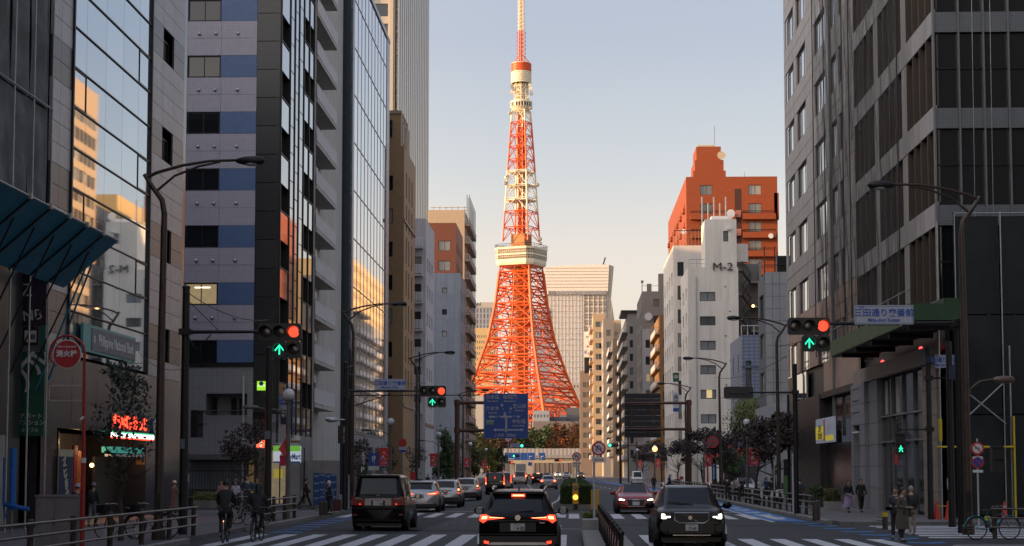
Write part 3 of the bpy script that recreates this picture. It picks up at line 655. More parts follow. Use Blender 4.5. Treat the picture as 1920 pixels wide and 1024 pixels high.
BEI = mat('beige_render', (.50, .47, .43), .75, var=.08, vscale=.6, streak=.25); XD = -18.1
db = bldg('balcony_apartments', 'beige apartment block with stacked railed balconies beside the mirrored bay', -24, 115)
Ya, Yb = 115.3, YX(637, XD); body(db, BEI, -32, XD - .3, Ya, Yb, 0, 46); fD = Face(db, XD, Ya, 0, 1); hs = []; zs = []
zz = zat(600, 690, 122.0)
while zz > 4: zz -= 2.93
z = zz + 2.93
while z < 44:
 hs += [(1.2, 2.8, z + .25, z + 2.2), (4.2, 5.8, z + .25, z + 2.2), (7.4, 9.0, z + .25, z + 2.2)]; zs.append(z); z += 2.93
fD.wall(BEI, 0, Yb - Ya, 0, 46, hs, .2)
for q in hs: fD.window(*q, ALU, GLASS, nx=2, w=-.12, split=False)
for z in zs:
 balcony(fD, .9, 10.7, z, 1.15, BEI)
 fD.box('air_conditioner', WHITE, 6.2, 6.95, z + 1.9, z + 2.4, .02, .32); fD.box('air_conditioner', WHITE, 9.4, 10.1, z + .25, z + .8, .3, .6)
XE = -17.4; YE = 138.5; HE = 43.0; eb = bldg('glass_slab', 'slim office slab with a gridded blue mirrored glass street front', -24, YE)
Ye2 = YX(728, XE, 450); body(eb, DARK, -34, XE - .2, YE + .05, Ye2, 0, HE - .5); DT = mat('dark_teal_cladding', (.03, .05, .065), .35, var=.1)
fE0 = Face(eb, -34, YE, 1, 0)
for k in range(11): fE0.box('side_panel', DT, 0, 34 + XE - .02, k * 4 + .01, k * 4 + 3.98 if k < 10 else HE, -.1, 0)
fE = Face(eb, XE, YE, 0, 1); Ue = lambda px, py=450: YX(px, XE, py) - YE; g0, g1 = Ue(662), Ue(723); GP = mat('pale_metal_panel', (.33, .35, .38), .35, .2, var=.06, rand=.06)
k = 0; z = 0
while z < HE:
 fE.box('edge_panel', GP, 0, g0 - .03, z, min(z + 3.88, HE), -.15, .05); fE.box('edge_panel', GP, g1 + .03, Ye2 - YE, z, min(z + 3.88, HE), -.15, .05); z += 3.9
z = 5.0
while z < HE - .5:
 zt_ = min(z + 3.9, HE)
 for c in range(10): a = g0 + (g1 - g0) * c / 10; fE.box('pane', MIRROR2, a + .03, a + (g1 - g0) / 10 - .03, z + .03, zt_ - .05, -.05, .0)
 fE.box('transom', GP, g0, g1, z - .05, z + .03, -.08, .04); z += 3.9
for c in range(11): a = g0 + (g1 - g0) * c / 10; fE.box('mullion', GP, a - .025, a + .025, 5, HE, -.05, .03)
fE.box('coping', GP, 0, Ye2 - YE, HE, HE + .4, -.4, .1); fE.box('roof_slab', ROOFM, 0, Ye2 - YE, HE - .3, HE, -16, -.1)
fE.wall(PT, 0, Ye2 - YE, 0, 4.9, [(2, 8, .2, 4), (10, 16, .2, 4), (18, 25, .2, 4)], .6)
for q in ((2, 8, .2, 4), (10, 16, .2, 4), (18, 25, .2, 4)): fE.window(*q, DARK, GLASSD, nx=3, w=-.5)
BR = mat('brown_tile', (.33, .205, .10), .6, var=.10, tile=(.4, .12, .012, .5), tcol=(.22, .135, .07)); BRP = mat('tan_stone', (.30, .21, .15), .6, var=.1)
YF = 172.0; xa, xb = XY(724, YF), XY(755, YF); yf2 = YX(776, xb); zF = zat(745, 285, YF)
gen('brown_tiled_block', 'tall brown tiled block with narrow vertical windows left of the tower', -26, xb, YF, yf2, zF, BR,
 [dict(s='F', fh=3.3, us=[(26 + xb - 1.65, 26 + xb - 1.1)], h=1.5, sill=.8, nx=1, z0=9), dict(s='R', fh=3.3, us=[(2.2, 3.2), (5.0, 6.0), (8.2, 9.2)], h=2.6, sill=.4, nx=1, z0=9, bands=(8.2, 26.5), bandm=BRP)])
fb = bldg('brown_penthouse', 'set back upper storeys on top of the brown tiled block', -22, YF + 2)
body(fb, BR, -26, xb - .35, YF + .05, yf2 - 3, zF + .6, zat(740, 213, YF)); f5 = Face(fb, -26, YF, 1, 0)
f5.window(26 + xb - 1.8, 26 + xb - 1.2, zF + 1.5, zF + 3.2, DARK, GLASS, nx=1, w=.0); f6 = Face(fb, xb - .35, YF, 0, 1)
for a in (2.0, 5.0): f6.window(a, a + .9, zF + 1.2, zF + 3.4, DARK, GLASS, nx=1, w=.02)
Face(fb, -26, YF + .05, 1, 0).box('coping', BRP, 0, 26 + xb - .3, zat(740, 213, YF), zat(740, 211, YF) + .2, -7, .1)
WG = mat('white_render', (.52, .50, .52), .7, var=.07, vscale=.5, streak=.2); YG = 190.0; xa, xb = XY(772, YG), XY(797, YG); yg2 = YX(813, xb)
gen('white_balcony_block', 'white apartment block with recessed balconies next to the brown block', -24, xb, YG, yg2, zat(795, 420, YG), WG,
 [dict(s='F', fh=3.0, us=[(24 + xb - 2.0, 24 + xb - .5)], h=1.9, sill=.3, z0=8, balc=.8, bu=[(24 + xb - 2.1, 24 + xb - .3)], bm=None), dict(s='R', fh=3.0, us=[(2, 3.2), (5, 6.2), (8, 9.2)], h=1.4, sill=.8, z0=8, bands=(6.8,), bandm=BRP)])
YH = 250.0; xb = XY(862, YH)
HG = mat('blue_grey_concrete', (.30, .325, .36), .8, var=.08, vscale=.4, streak=.2, tile=(1.8, .9, .02, 0.), tcol=(.26, .28, .32))
gen('grey_slab_block', 'plain blue grey concrete block with almost no windows on its face', XY(812, YH), xb, YH, YX(869, xb) + 4, zat(840, 520, YH), HG, [dict(s='F', fh=3.1, us=[(1.2, 1.9)], h=.8, sill=1, z0=20, nx=1), dict(s='R', fh=3.1, n=3, w=1.2, h=1.4, sill=.9)])
YI = 278.0; xb = XY(868, YI); RB = mat('red_brown_tile', (.19, .06, .03), .6, var=.1, tile=(.5, .2, .015, .5))
ib = gen('red_brown_block', 'red brown block with chamfered top catching the low sun', XY(796, YI), xb - 1.2, YI, 296, zat(830, 425, YI), RB, [dict(s='F', fh=3.2, us=[(2.1, 4.0)], h=1.6, sill=.8, nx=2), dict(s='R', fh=3.2, n=4, w=1.4, h=1.5, sill=.8, bands=(30,), bandm=DARK)])
YJ = 312.0; YB = mat('ochre_concrete', (.48, .38, .26), .7, var=.08); xa, xb = XY(800, YJ), XY(870, YJ)
jb = gen('ochre_scaffold_block', 'cream block behind with open scaffold on its roof edge', xa, xb, YJ, 335, zat(840, 400, YJ), YB, [dict(s='F', fh=3.2, n=4, w=1.1, h=1.6, sill=.8), dict(s='R', fh=3.2, n=5, w=1.8, h=1.7, sill=.6, balc=.9)])
m = MB()
for i in range(7):
 yy = YJ - 1 + i * 3.3
 m.tube([(xb + .9, yy, 0), (xb + .9, yy, zat(872, 388, YJ) + 2)], .06, 5); m.tube([(xb + .5, yy, 0), (xb + .5, yy, zat(872, 388, YJ) + 2)], .05, 5)
for k in range(16): m.tube([(xb + .9, YJ - 1, 3 * k), (xb + .9, YJ + 19, 3 * k)], .05, 5)
o = link('scaffold', m.mesh('scaffold', DARK), jb, Matrix()); 
m = MB()
for i in range(6): m.box(xa + 1 + i * 1.1, xa + 1.15 + i * 1.1, YJ + .2, YJ + .3, zat(840, 400, YJ) + .6, zat(840, 388, YJ)); 
m.box(xa + .5, xa + 7, YJ + .2, YJ + .35, zat(840, 389, YJ), zat(840, 388, YJ)).box(xa + .5, xa + 7, YJ + .2, YJ + .35, zat(840, 395, YJ), zat(840, 394, YJ))
link('roof_frame', m.mesh('roof_frame', YB), jb, Matrix())
YK = 330.0; xa, xb = XY(690, YK), XY(745, YK, 250); yk2 = YX(804, xb, 300); KW = mat('cream_highrise', (.50, .45, .36), .55, var=.05); HK = 120
kb = bldg('high_rise', 'very tall cream high rise with dark window strips behind the brown block', xb - 15, YK); body(kb, KW, xb - 30, xb - .3, YK + .3, yk2, 0, HK)
fK = Face(kb, xb - 30, YK, 1, 0); RIB = mat('ribbed_metal', (.52, .47, .41), .30, .35, var=.05, rand=.04); hsK = []
z = 30
while z < HK - 4: 
 for a in (30 - 5.3, 30 - 9.5, 30 - 13.7): hsK.append((a, a + 3.4, z, z + 2.5))
 z += 3.9
fK.wall(KW, 0, 30, 0, HK, hsK, .4)
for i, (a, b_, c, d) in enumerate(hsK): fK.box('window', GLASS if (i // 3) % 1 == 0 else GLASS2, a, b_, c, d, -.35, -.25)
for a in (30 - 10, 30 - 5.8, 30 - 1.2): fK.box('column', KW, a - .35, a + .35, 25, HK, 0, .5)
fKs = Face(kb, xb, YK, 0, 1); W = yk2 - YK; n = 34
for i in range(n): a = W * i / n; fKs.box('rib_panel', RIB, a, a + W / n - .12, 20, HK, -.3, .0 if i % 2 else .12)
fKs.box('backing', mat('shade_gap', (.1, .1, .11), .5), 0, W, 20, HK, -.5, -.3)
# --- right side
XR = 15.0; YR = 72.0; CP = mat('grey_granite_panel', (.38, .36, .345), .45, var=.1, vscale=.9, streak=.38, rand=.07, spec=.5)
CP2 = mat('brown_granite_panel', (.40, .27, .21), .4, var=.12, vscale=.9, streak=.25, rand=.07)
LSP = mat('ribbed_spandrel', (.14, .15, .155), .5, var=.06, tile=(.12, .12, .02, 0.), tcol=(.11, .115, .12)); FRG = mat('grey_frame', (.17, .175, .18), .45, .3, var=.1)
BRZ = mat('bronze_window_frame', (.09, .07, .055), .4, .5, var=.1)
rb = bldg('corner_office', 'dark glass corner office block under scaffold nets beside the side street', 24, YR); Hr = 52
Ym = YX(1606, XR, 400); body(rb, CONC, XR + .6, 44, YR + .6, Ym, 0, Hr - .5)
fR = Face(rb, XR, YR, 1, 0); zb1 = zat(1850, 422, YR); fh = (zat(1850, 240, YR) - zb1)
z = zb1 - fh; k = 0; n = 28; mw = 1.02
while z < 32:
 for i in range(n):
  if i * mw > 12: break
  if z > zb1 - 1: fR.box('spandrel_panel', LSP, i * mw * 1.0 + .03, i * mw + mw - .03, z, z + fh * .21, -.1, 0)
  fR.box('pane', GLASSD, i * mw + .04, i * mw + mw - .04, z + fh * .21 + .05, z + fh * .62, -.22, -.18); fR.box('pane', GLASSD, i * mw + .04, i * mw + mw - .04, z + fh * .62 + .05, z + fh - .03, -.22, -.18)
 fR.box('transom', DARK, 0, 13, z + fh * .62, z + fh * .62 + .05, -.2, -.1)
 z += fh
for i in range(13): fR.box('mullion', FRG, i * mw - .035, i * mw + .035, 6, 32, -.2, .06)
fR.box('backing', BLACK, .5, 16, 0, Hr - 10, -.5, -.3)
fR.box('far_wing', LOWM, 13, 29, 0, Hr, -.6, -.02)
for a, c in ((1823, .03), (1857, .03)): fR.mesh('hanging_rope', MB().tube([(XY(a, YR, 300) - XR, -.3, 12.2), (XY(a, YR, 300) - XR + .1, -.25, 32)], .012, 4), STEEL)
fS = Face(rb, XR, Ym, 0, -1); WS = Ym - YR; us_ = [WS * i / 10 for i in range(11)]
z = zb1 - fh; CPS = CP
while z < 32:
 for i in range(6):
  a, b_ = WS * i / 6, WS * (i + 1) / 6
  if z > 6.8: fS.box('stone_panel', CPS, a + .015, b_ - .015, z + .01, z + fh * .24, -.1, 0)
 for i in range(14):
  a, b_ = WS * i / 14, WS * (i + 1) / 14
  if i in (4, 9): fS.box('pier_panel', CPS, a, b_, z + fh * .24 + .01, z + fh - .01, -.12, -.02); continue
  fS.box('pane', GLASS, a + .05, b_ - .05, z + fh * .24, z + fh, -.22, -.18); fS.box('mullion', BRZ, a - .04, a + .04, z + fh * .24, z + fh, -.2, .03)
 z += fh
fS.box('backing', BLACK, 0, WS - .3, 0, Hr - 10, -.6, -.3)
NET2 = mat('black_gauze', (.035, .036, .038), .8, var=.2)
def _alpha(m, a0, a1, sc=(1.2, 1.2, .1)):
 t = m.node_tree; N = t.nodes; geo = N.new('ShaderNodeNewGeometry'); mp = N.new('ShaderNodeMapping'); mp.inputs['Scale'].default_value = sc; t.links.new(geo.outputs['Position'], mp.inputs[0])
 no = N.new('ShaderNodeTexNoise'); no.inputs['Scale'].default_value = 1.2; no.inputs['Detail'].default_value = 3; t.links.new(mp.outputs[0], no.inputs[0])
 mr = N.new('ShaderNodeMapRange'); t.links.new(no.outputs[0], mr.inputs[0]); mr.inputs[1].default_value = .35; mr.inputs[2].default_value = .65; mr.inputs[3].default_value = a0; mr.inputs[4].default_value = a1
 t.links.new(mr.outputs[0], N['Principled BSDF'].inputs['Alpha'])
_alpha(NET2, .12, .5)
NET3 = mat('black_mesh_sheet', (.012, .014, .014), .8, var=.3, vscale=1.5, bump=.5, bscale=2); 
XN = 14.45; fNt = Face(rb, XN, Ym + 11.0, 0, -1)
for i in range(12):
 for j in range(5):
  z0 = 8.6 + j * 5.2; a0 = i * 2.2; m = MB(); q = random.Random(i * 7 + j); ph = q.random() * 6; nx, nz = 12, 6
  for b_ in range(nz + 1):
   for a_ in range(nx + 1):
    uu = a_ / nx; m.v.append((a0 + 2.2 * uu, -.05 * sin(uu * 13 + ph) - .05 * sin(uu * 5 + b_), z0 + 5.2 * b_ / nz))
  for b_ in range(nz):
   for a_ in range(nx): t_ = b_ * (nx + 1) + a_; m.f.append((t_, t_ + 1, t_ + nx + 2, t_ + nx + 1))
  if a0 + 2.2 < Ym + 11 - 71.5 or True: fNt.mesh('net_sheet', m, NET2, smooth=60)
for a in (0.0, 4.4, 11, 13.2, 26.4): fNt.mesh('net_cord', MB().tube([(a, -.12, 8.6), (a, -.12, 34)], .035, 5), DARK)
fL = Face(rb, XR + .4, YR - 1.2, 1, 0)
for i in range(7):
 for j in range(3):
  z0 = .3 + j * 4.0; m = MB(); ph = i * 2 + j; nx, nz = 8, 6
  for b_ in range(nz + 1):
   for a_ in range(nx + 1): uu = a_ / nx; vv = b_ / nz; m.v.append((i * 1.85 + 1.8 * uu, -.08 * sin(pi * uu) * sin(pi * vv) - .03 * sin(uu * 9 + ph), z0 + 3.95 * vv))
  for b_ in range(nz):
   for a_ in range(nx): t_ = b_ * (nx + 1) + a_; m.f.append((t_, t_ + 1, t_ + nx + 2, t_ + nx + 1))
  fL.mesh('mesh_sheet', m, NET3, smooth=60)
 fL.mesh('scaffold_pole', MB().tube([(i * 1.85 - .02, -.15, 0), (i * 1.85 - .02, -.15, 12.4)], .028, 6), DARK if i != 1 else STEEL)
fL.mesh('scaffold_rail', MB().tube([(0, -.15, 12.35), (13, -.15, 12.35)], .03, 6).tube([(0, -.15, 12.35), (0, -.15, 8.5)], .03, 6), STEEL)
fL.mesh('diagonal_pipe', MB().tube([(.2, -.6, 4.1), (1.9, -.2, 5.6)], .03, 6).tube([(.2, -.6, 5.2), (1.85, -.3, 3.9)], .03, 6), STEEL)
fL.mesh('yellow_pipe', MB().tube([(-.9, -.4, 2.98), (2.1, -.4, 2.98)], .045, 8), mat('yellow_sleeve', (.55, .42, .02), .5))
fL.mesh('yellow_pipe', MB().tube([(2.15, -.35, .2), (2.15, -.35, 4.2)], .045, 8), mat('yellow_sleeve')); fL.mesh('yellow_cover', MB().tube([(-.75, -.4, 3.2), (-.75, -.4, 4.1)], .07, 8), mat('yellow_sleeve'))
fL.mesh('scaffold_pole', MB().tube([(-.75, -.4, .1), (-.75, -.4, 12)], .035, 6), STEEL); fL.mesh('scaffold_pole', MB().tube([(2.05, -.3, .1), (2.05, -.3, 7)], .035, 6), STEEL)
fL.mesh('green_curtain', MB().box(3.1, 4.6, -.25, -.2, 2.3, 6.2), mat('dark_green_sheet', (.01, .05, .04), .7, var=.2, bump=.4, bscale=2)); fL.mesh('cctv_arm', MB().tube([(2.8, -.5, 6.6), (3.9, -.3, 6.9)], .03, 6).box(2.75, 2.95, -.6, -.4, 6.35, 6.6), STEEL)
GP1 = mat('green_platform_sheet', (.09, .13, .06), .6, var=.2, vscale=3, bump=.4, bscale=4); GP2 = mat('dark_green_platform', (.015, .055, .02), .5, var=.15)
gp = thing('maintenance_platform', 'long green sheeted work platform projecting over the pavement under the nets', 'work platform', (13.9, 78, 7.7)); zg0, zg1 = 7.72, 8.45
part('deck', MB().box(13.0 - 13.9, 14.9 - 13.9, -10.5, 10.2, -.02, .08), DARK, gp)
for i in range(9): part('side_panel', MB().box(-.93, -.88, 10.15 - (i + 1) * 2.28, 10.15 - i * 2.28 - .04, .0, .74), GP1, gp)
part('end_panel', MB().box(-.85, 1.2, -10.5, -10.42, .0, .72), GP2, gp); part('rear_box', MB().box(.4, 1.0, -10.3, -8.2, .1, .95), GP2, gp)
for i in range(10): part('rail_post', MB().tube([(-.9, 10.1 - i * 2.27, 0), (-.9, 10.1 - i * 2.27, 1.35)], .025, 5), STEEL, gp)
part('hand_rail', MB().tube([(-.9, -10.4, 1.3), (-.9, 10.1, 1.3)], .025, 5), STEEL, gp)
for i in range(5): part('under_beam', MB().box(-.8, 1.0, -9.5 + i * 4.2, -9.35 + i * 4.2, -.22, -.03), DARK, gp)
for y_ in (-3, 6.2): part('red_lamp', MB().ball((.95, y_, -.5), .09), mat('red_lamp', (.5, .02, .02), .4, emit=(1, .05, .05), es=2.5), gp)
part('tube_lamp', MB().tube([(.6, 9.0, -.3), (.6, 6.8, -.28)], .05, 6), STEEL, gp)
US = lambda px, py=850: Ym - YX(px, XR, py); GPN = mat('grey_pier_stone', (.25, .25, .265), .5, var=.08, rand=.06, spec=.4); LST = mat('tan_lintel_stone', (.27, .23, .19), .5, var=.12, rand=.08)
u0, u1, u2, u3 = US(1612), US(1655), US(1738), WS
pz = .15
while pz < 6.2:
 if not (pz < 3.9): fS.box('pier_panel', GPN, u0 + .0, u0 + (u1 - u0) * .62 - .02, pz, pz + 1.03, .0, .42)
 else: fS.box('pier_panel', GPN, u0, u0 + .6, pz, pz + 1.03, .0, .42); fS.box('pier_panel', GPN, u0 + 2.6, u0 + (u1 - u0) * .62 - .02, pz, pz + 1.03, .0, .42)
 fS.box('pier_panel', GPN, u0 + (u1 - u0) * .64, u1 - .02, pz, pz + 1.03, .0, .22); fS.box('pier_panel', LST, u2, u3 - .02, pz, pz + 1.03, .0, .15); pz += 1.05
fS.box('doorway', BLACK, u0 + .6, u0 + 2.6, .15, 3.9, -.2, -.1); fS.box('door_lamp', WHITE, u0 + .6, u0 + 2.5, 3.95, 4.02, .42, .46)
for zz in (5.0, 5.6, 6.2): fS.box('steel_strip', STEEL, u0 + .5, u0 + 2.6, zz, zz + .05, .42, .46)
for i in range(8): a = u0 + i * (WS - u0) / 8; fS.box('lintel_panel', LST, a, a + (WS - u0) / 8 - .02, 6.45, 7.15, 0, .3)
nx = 4; SHG = mat('shop_glass', (.05, .055, .06), .04, .25, var=0, rand=.3, spec=.9)
for i in range(nx):
 for (c, d) in ((.3, 3.35), (3.42, 4.55), (4.62, 6.4)): a = u1 + (u2 - u1) * i / nx; fS.box('pane', SHG, a + .03, a + (u2 - u1) / nx - .03, c, d, -.12, -.08)
for i in range(nx + 1): a = u1 + (u2 - u1) * i / nx; fS.box('mullion', FRG, a - .03, a + .03, .15, 6.42, -.1, .03)
for zz in (3.35, 4.56): fS.box('steel_transom', STEEL, u1, u2, zz, zz + .07, -.08, .08)
for i, (a, c) in enumerate(((.5, 1.3), (1.9, 2.5), (3.4, 4.3))): fS.box('window_blind', CURT, u1 + a, u1 + c, 4.7, 6.3, -.078, -.07)
fS.box('red_poster', mat('red_poster', (.45, .04, .03), .5), u1 + 2.3, u1 + 3.6, 2.3, 3.1, -.078, -.065)
XW = XR; Yw2 = YX(1472, XW, 300); cw = bldg('stone_office', 'long office block clad in stained grey stone panels with tall window groups', 24, Ym)
body(cw, CONC, XW + .5, 42, Ym + .1, Yw2, 0, 50); fW = Face(cw, XW, Yw2, 0, -1); WW = Yw2 - Ym - .02
UW = lambda px, py=300: Yw2 - YX(px, XW, py)
grp = [(UW(1475), UW(1490), 3), (UW(1495), UW(1512), 3), (UW(1528), UW(1549), 3), (UW(1556), UW(1570), 2), (UW(1574), UW(1582), 1)]
zl = [atX(1474, y, XW).z for y in (196, 298, 402)]; fhw = (zl[0] - zl[2]) / 2; zbase = zl[2]
while zbase > 9: zbase -= fhw
z = zbase - .0; hwn = fhw * .54; cuts = sorted({0, WW} | {x for g_ in grp for x in g_[:2]})
while z < 44:
 for i in range(len(cuts) - 1):
  a, b_ = cuts[i], cuts[i + 1]
  inw = [g_ for g_ in grp if g_[0] <= (a + b_) / 2 <= g_[1]]
  nsub = max(1, round((b_ - a) / 2.4))
  cp = CP if z > 9.5 else CP2
  for s_ in range(nsub):
   aa, bb = a + (b_ - a) * s_ / nsub, a + (b_ - a) * (s_ + 1) / nsub
   fW.box('stone_panel', cp, aa + .022, bb - .022, z + hwn + .02, z + hwn + (fhw - hwn) / 2 - .02, -.1, 0); fW.box('stone_panel', cp, aa + .022, bb - .022, z + hwn + (fhw - hwn) / 2 + .02, z + fhw - .02, -.1, 0)
   if not inw: fW.box('stone_panel', cp, aa + .022, bb - .022, z + .02, z + hwn - .02, -.1, 0)
  if inw:
   W_ = fW.window(a + .06, b_ - .06, z + .03, z + hwn - .02, BRZ, OFFG if False else mat('office_glass', (.60, .64, .68), .04, .85, var=0, rand=.2, spec=.8), nx=inw[0][2], w=-.16)
 z += fhw
fW.box('backing', BLACK, 0, WW, 0, 48, -.45, -.3); fW.box('coping', CP, 0, WW, 46, 46.6, -.4, .1)
fW.box('metal_pilaster', FRG, UW(1560) - .12, UW(1560) + .12, 4, 46, 0, .15)
zlow = zbase - .02
fW.box('dark_glazing', GLASSD, UW(1545, 700), WW - .4, 3.6, 6.2, -.25, -.2); fW.box('dark_portal', BLACK, UW(1500, 700), UW(1545, 700), .15, 6.5, -.3, .3)
fW.box('low_wall', SP, UW(1545, 700), WW, .15, 3.55, -.3, -.1); fW.box('mirror_panel', MIRROR, UW(1492, 700), UW(1512, 700), 5.4, 8.3, -.1, .02); fW.box('ledge', DARK, UW(1540, 700), WW, 6.25, 6.6, -.1, .25)
fW.box('brown_band', CP2, UW(1545, 700), WW, 6.65, zbase - .02, -.1, .02); fW.box('shop_base', LOWM, 0, UW(1500, 700), .15, zbase - .05, -.3, -.02)
for k in range(3): fW.box('column', GPN, UW(1480 + k * 8, 700), UW(1480 + k * 8, 700) + .5, .15, 5, -.02, .1)
ysn = thing('advert_board', 'lit yellow and white advertisement board over the dark passage', 'sign', (XW - .4, Ym + 6, 3.6)); fa = Face(ysn, XW - .5, Yw2, 0, -1); a0, a1 = UW(1550, 840), UW(1585, 840)
fa.box('board', mat('grey_board', (.22, .23, .26), .5, emit=(.5, .55, .7), es=.12), a0, a1, 3.6, 5.0, 0, .12)
fa.box('yellow_field', mat('yellow_field', (.6, .5, .04), .5, emit=(1, .8, .1), es=.15), a0 + .1, a0 + (a1 - a0) * .45, 3.8, 4.55, .12, .14); fa.box('yellow_field', mat('yellow_field'), a0 + (a1 - a0) * .55, a1 - .1, 3.7, 4.0, .12, .14); fa.box('pink_field', mat('pink_field', (.5, .2, .2), .5), a0 + (a1 - a0) * .46, a0 + (a1 - a0) * .54, 3.7, 4.9, .12, .14)
text('激安\n居酒屋', .42, BTXT, ysn, WM[ysn.name].inverted() @ fa.M @ T((a0 + (a1 - a0) * .27, -.15, 4.2)), sx=1.5); text('飲み放題', .36, WTXT, ysn, WM[ysn.name].inverted() @ fa.M @ T((a0 + (a1 - a0) * .76, -.13, 4.5)), sx=1.2)
GT = mat('pale_grey_metal_tile', (.36, .36, .37), .5, var=.05, rand=.05)
YK2 = 150.0; xa, xb = XY(1438, YK2), XY(1480, YK2); zt2 = zat(1450, 527, YK2)
kb2 = gen('grey_panel_block', 'low grey block faced with large square metal panels right of the staircase', xa, xb, YK2, YX(1425, xa), zt2, mat('panel_joint', (.16, .16, .17), .7), [dict(s='L', fh=3.35, n=1, w=3.2, h=2.1, sill=.6, z0=1.0, nx=2, m=.6)], gm=GLASS)
fk2 = Face(kb2, xa, YK2, 1, 0); nc = 3; hh = 1.05; r_ = 0
while r_ * hh < zt2 - .2:
 for c in range(nc): W_ = (xb - xa) / nc; fk2.box('facade_panel', GT, c * W_ + .02, (c + 1) * W_ - .02, r_ * hh + .02, (r_ + 1) * hh - .02, 0, .06)
 r_ += 1
fk2.mesh('roof_rail', MB().tube([(0, .2, zt2 + 1.4), (xb - xa, .2, zt2 + 1.4)], .04, 5).tube([(.02, .2, zt2), (.02, .2, zt2 + 3)], .05, 5).tube([(.9, .2, zt2), (.9, .2, zt2 + 3)], .05, 5).box(1.1, 2.2, .3, 1.2, zt2, zt2 + 2.2), DARK)
YJ2 = 168.0; xa, xb = XY(1393, YJ2), XY(1428, YJ2); BTL = mat('pale_blue_tile', (.24, .28, .38), .5, var=.06, tile=(.5, .35, .05, 0.), tcol=(.13, .155, .22))
jb2 = gen('blue_tiled_block', 'small block in pale blue tile with one tall narrow window per floor', xa, xb, YJ2, 180, zat(1410, 640, YJ2), BTL, [dict(s='F', fh=4.4, us=[(.35, .9)], h=2.6, sill=.4, nx=1, z0=5), dict(s='L', fh=3.4, n=2, w=.8, h=1.8, sill=.6)], gm=GLASS2)
z_ = zat(1410, 640, YJ2); Face(jb2, xa, YJ2, 1, 0).mesh('roof_rail', MB().tube([(0, .1, z_ + 1.5), (1.7, .1, z_ + 1.5)], .03, 5).tube([(0, .1, z_ + .6), (0, .1, z_ + 1.5)], .03, 5).tube([(.6, .1, z_ + .6), (.6, .1, z_ + 1.5)], .03, 5).tube([(1.2, .1, z_ + .6), (1.2, .1, z_ + 1.5)], .03, 5), WHITE)
Face(jb2, xa, YJ2, 1, 0).box('string_course', mat('slate_blue', (.10, .14, .2), .5), 0, xb - xa, zat(1410, 690, YJ2), zat(1410, 685, YJ2), 0, .05)
YM = 208.0; MW = mat('off_white_render', (.74, .67, .58), .75, var=.06, vscale=.5, streak=.16); xm0, xm1 = XY(1291, YM, 700), XY(1386, YM, 700); zs_ = zat(1340, 503, YM)
zm = lambda y: zat(1340, y, YM); per2 = (zm(510) - zm(785)) / 6
wa2, wb2 = XY(1313, YM, 650) - xm0, XY(1342, YM, 650) - xm0
mb_ = gen('white_block', 'off white block with M-2 lettering near its top and one window column', xm0, xm1, YM, YX(1274, xm0, 700), zs_, MW,
 [dict(s='F', fh=per2, us=[(wa2, wb2)], h=(zm(502) - zm(519)), sill=0, z0=zm(794) , nx=2, fw=.07), dict(s='L', fh=per2, n=3, w=1.6, h=1.5, sill=.3, z0=zm(794), nx=2)], gm=GLASS2, para=.1)
xp0, xp1 = XY(1322, YM, 450), xm1 - .15; zp1 = zm(412)
pf_ = Face(mb_, xp0, YM, 1, 0); pf_.wall(MW, 0, xp1 - xp0, zs_ + .105, zp1, [(2.15, 2.75, zm(453), zm(433))], .2, name='stair_tower'); pf_.window(2.15, 2.75, zm(453), zm(433), DARK, GLASS, nx=1, w=-.15)
Face(mb_, xp0, YM + 6, 0, -1).wall(MW, 0, 6, zs_ + .105, zp1, name='stair_tower'); Face(mb_, xp1, YM, 0, 1).wall(MW, 0, 6, zs_ + .105, zp1, name='stair_tower')
link('tower_roof', MB().box(xp0 + .01, xp1 - .01, YM + .01, YM + 6, zp1 - .2, zp1 + .05).mesh('tower_roof', MW), mb_, Matrix())
fm_ = Face(mb_, xm0, YM, 1, 0); text('M-2', 1.3, BTXT, mb_, WM[mb_.name].inverted() @ fm_.M @ T((XY(1355, YM, 500) - xm0, -.2, zm(501))), sx=1.2, bold=0, ext=.06, name='lettering')
fm_.mesh('water_tank', MB().box(xp0 - xm0 + .8, xp0 - xm0 + 3.3, .5, 2.5, zp1 + .1, zm(404)), WHITE); fm_.mesh('dish', MB().lathe((xp0 - xm0 + 3.1, .3, zm(400)), [(.05, .25), (.35, .12), (.5, 0)], 14, 'y').tube([(xp0 - xm0 + 3.1, .5, zp1), (xp0 - xm0 + 3.1, .5, zm(402))], .05, 6), WHITE, smooth=50)
fm_.mesh('roof_rail', MB().tube([(.2, .3, zs_ + 1.1), (2.0, .3, zs_ + 1.1)], .04, 5).tube([(.2, .3, zs_), (.2, .3, zs_ + 1.1)], .04, 5).tube([(1.1, .3, zs_), (1.1, .3, zs_ + 1.1)], .04, 5).tube([(.2, .3, zs_ + .6), (2.0, .3, zs_ + .6)], .03, 5), STEEL)
fm_.mesh('downpipe', MB().tube([(1.0, -.1, 0), (1.0, -.1, zs_ - 1)], .09, 6), mat('pale_pipe', (.4, .39, .37), .6)); fm_.mesh('security_lamp', MB().box(xp0 - xm0 + 2.6, xp0 - xm0 + 3.0, -.35, 0, zm(433) + .1, zm(428) + .1), WHITE)
fm_.box('lit_blind', WARM, wa2 + .7, wa2 + 1.35, zm(746), zm(731), -.13, -.12); 
for k in range(5): fm_.mesh('vent', MB().lathe((wb2 + 1.2 + .5 * (k % 2), -.07, zm(538 + 46 * k)), [(.09, 0), (.09, .07)], 8, 'y'), DARK)
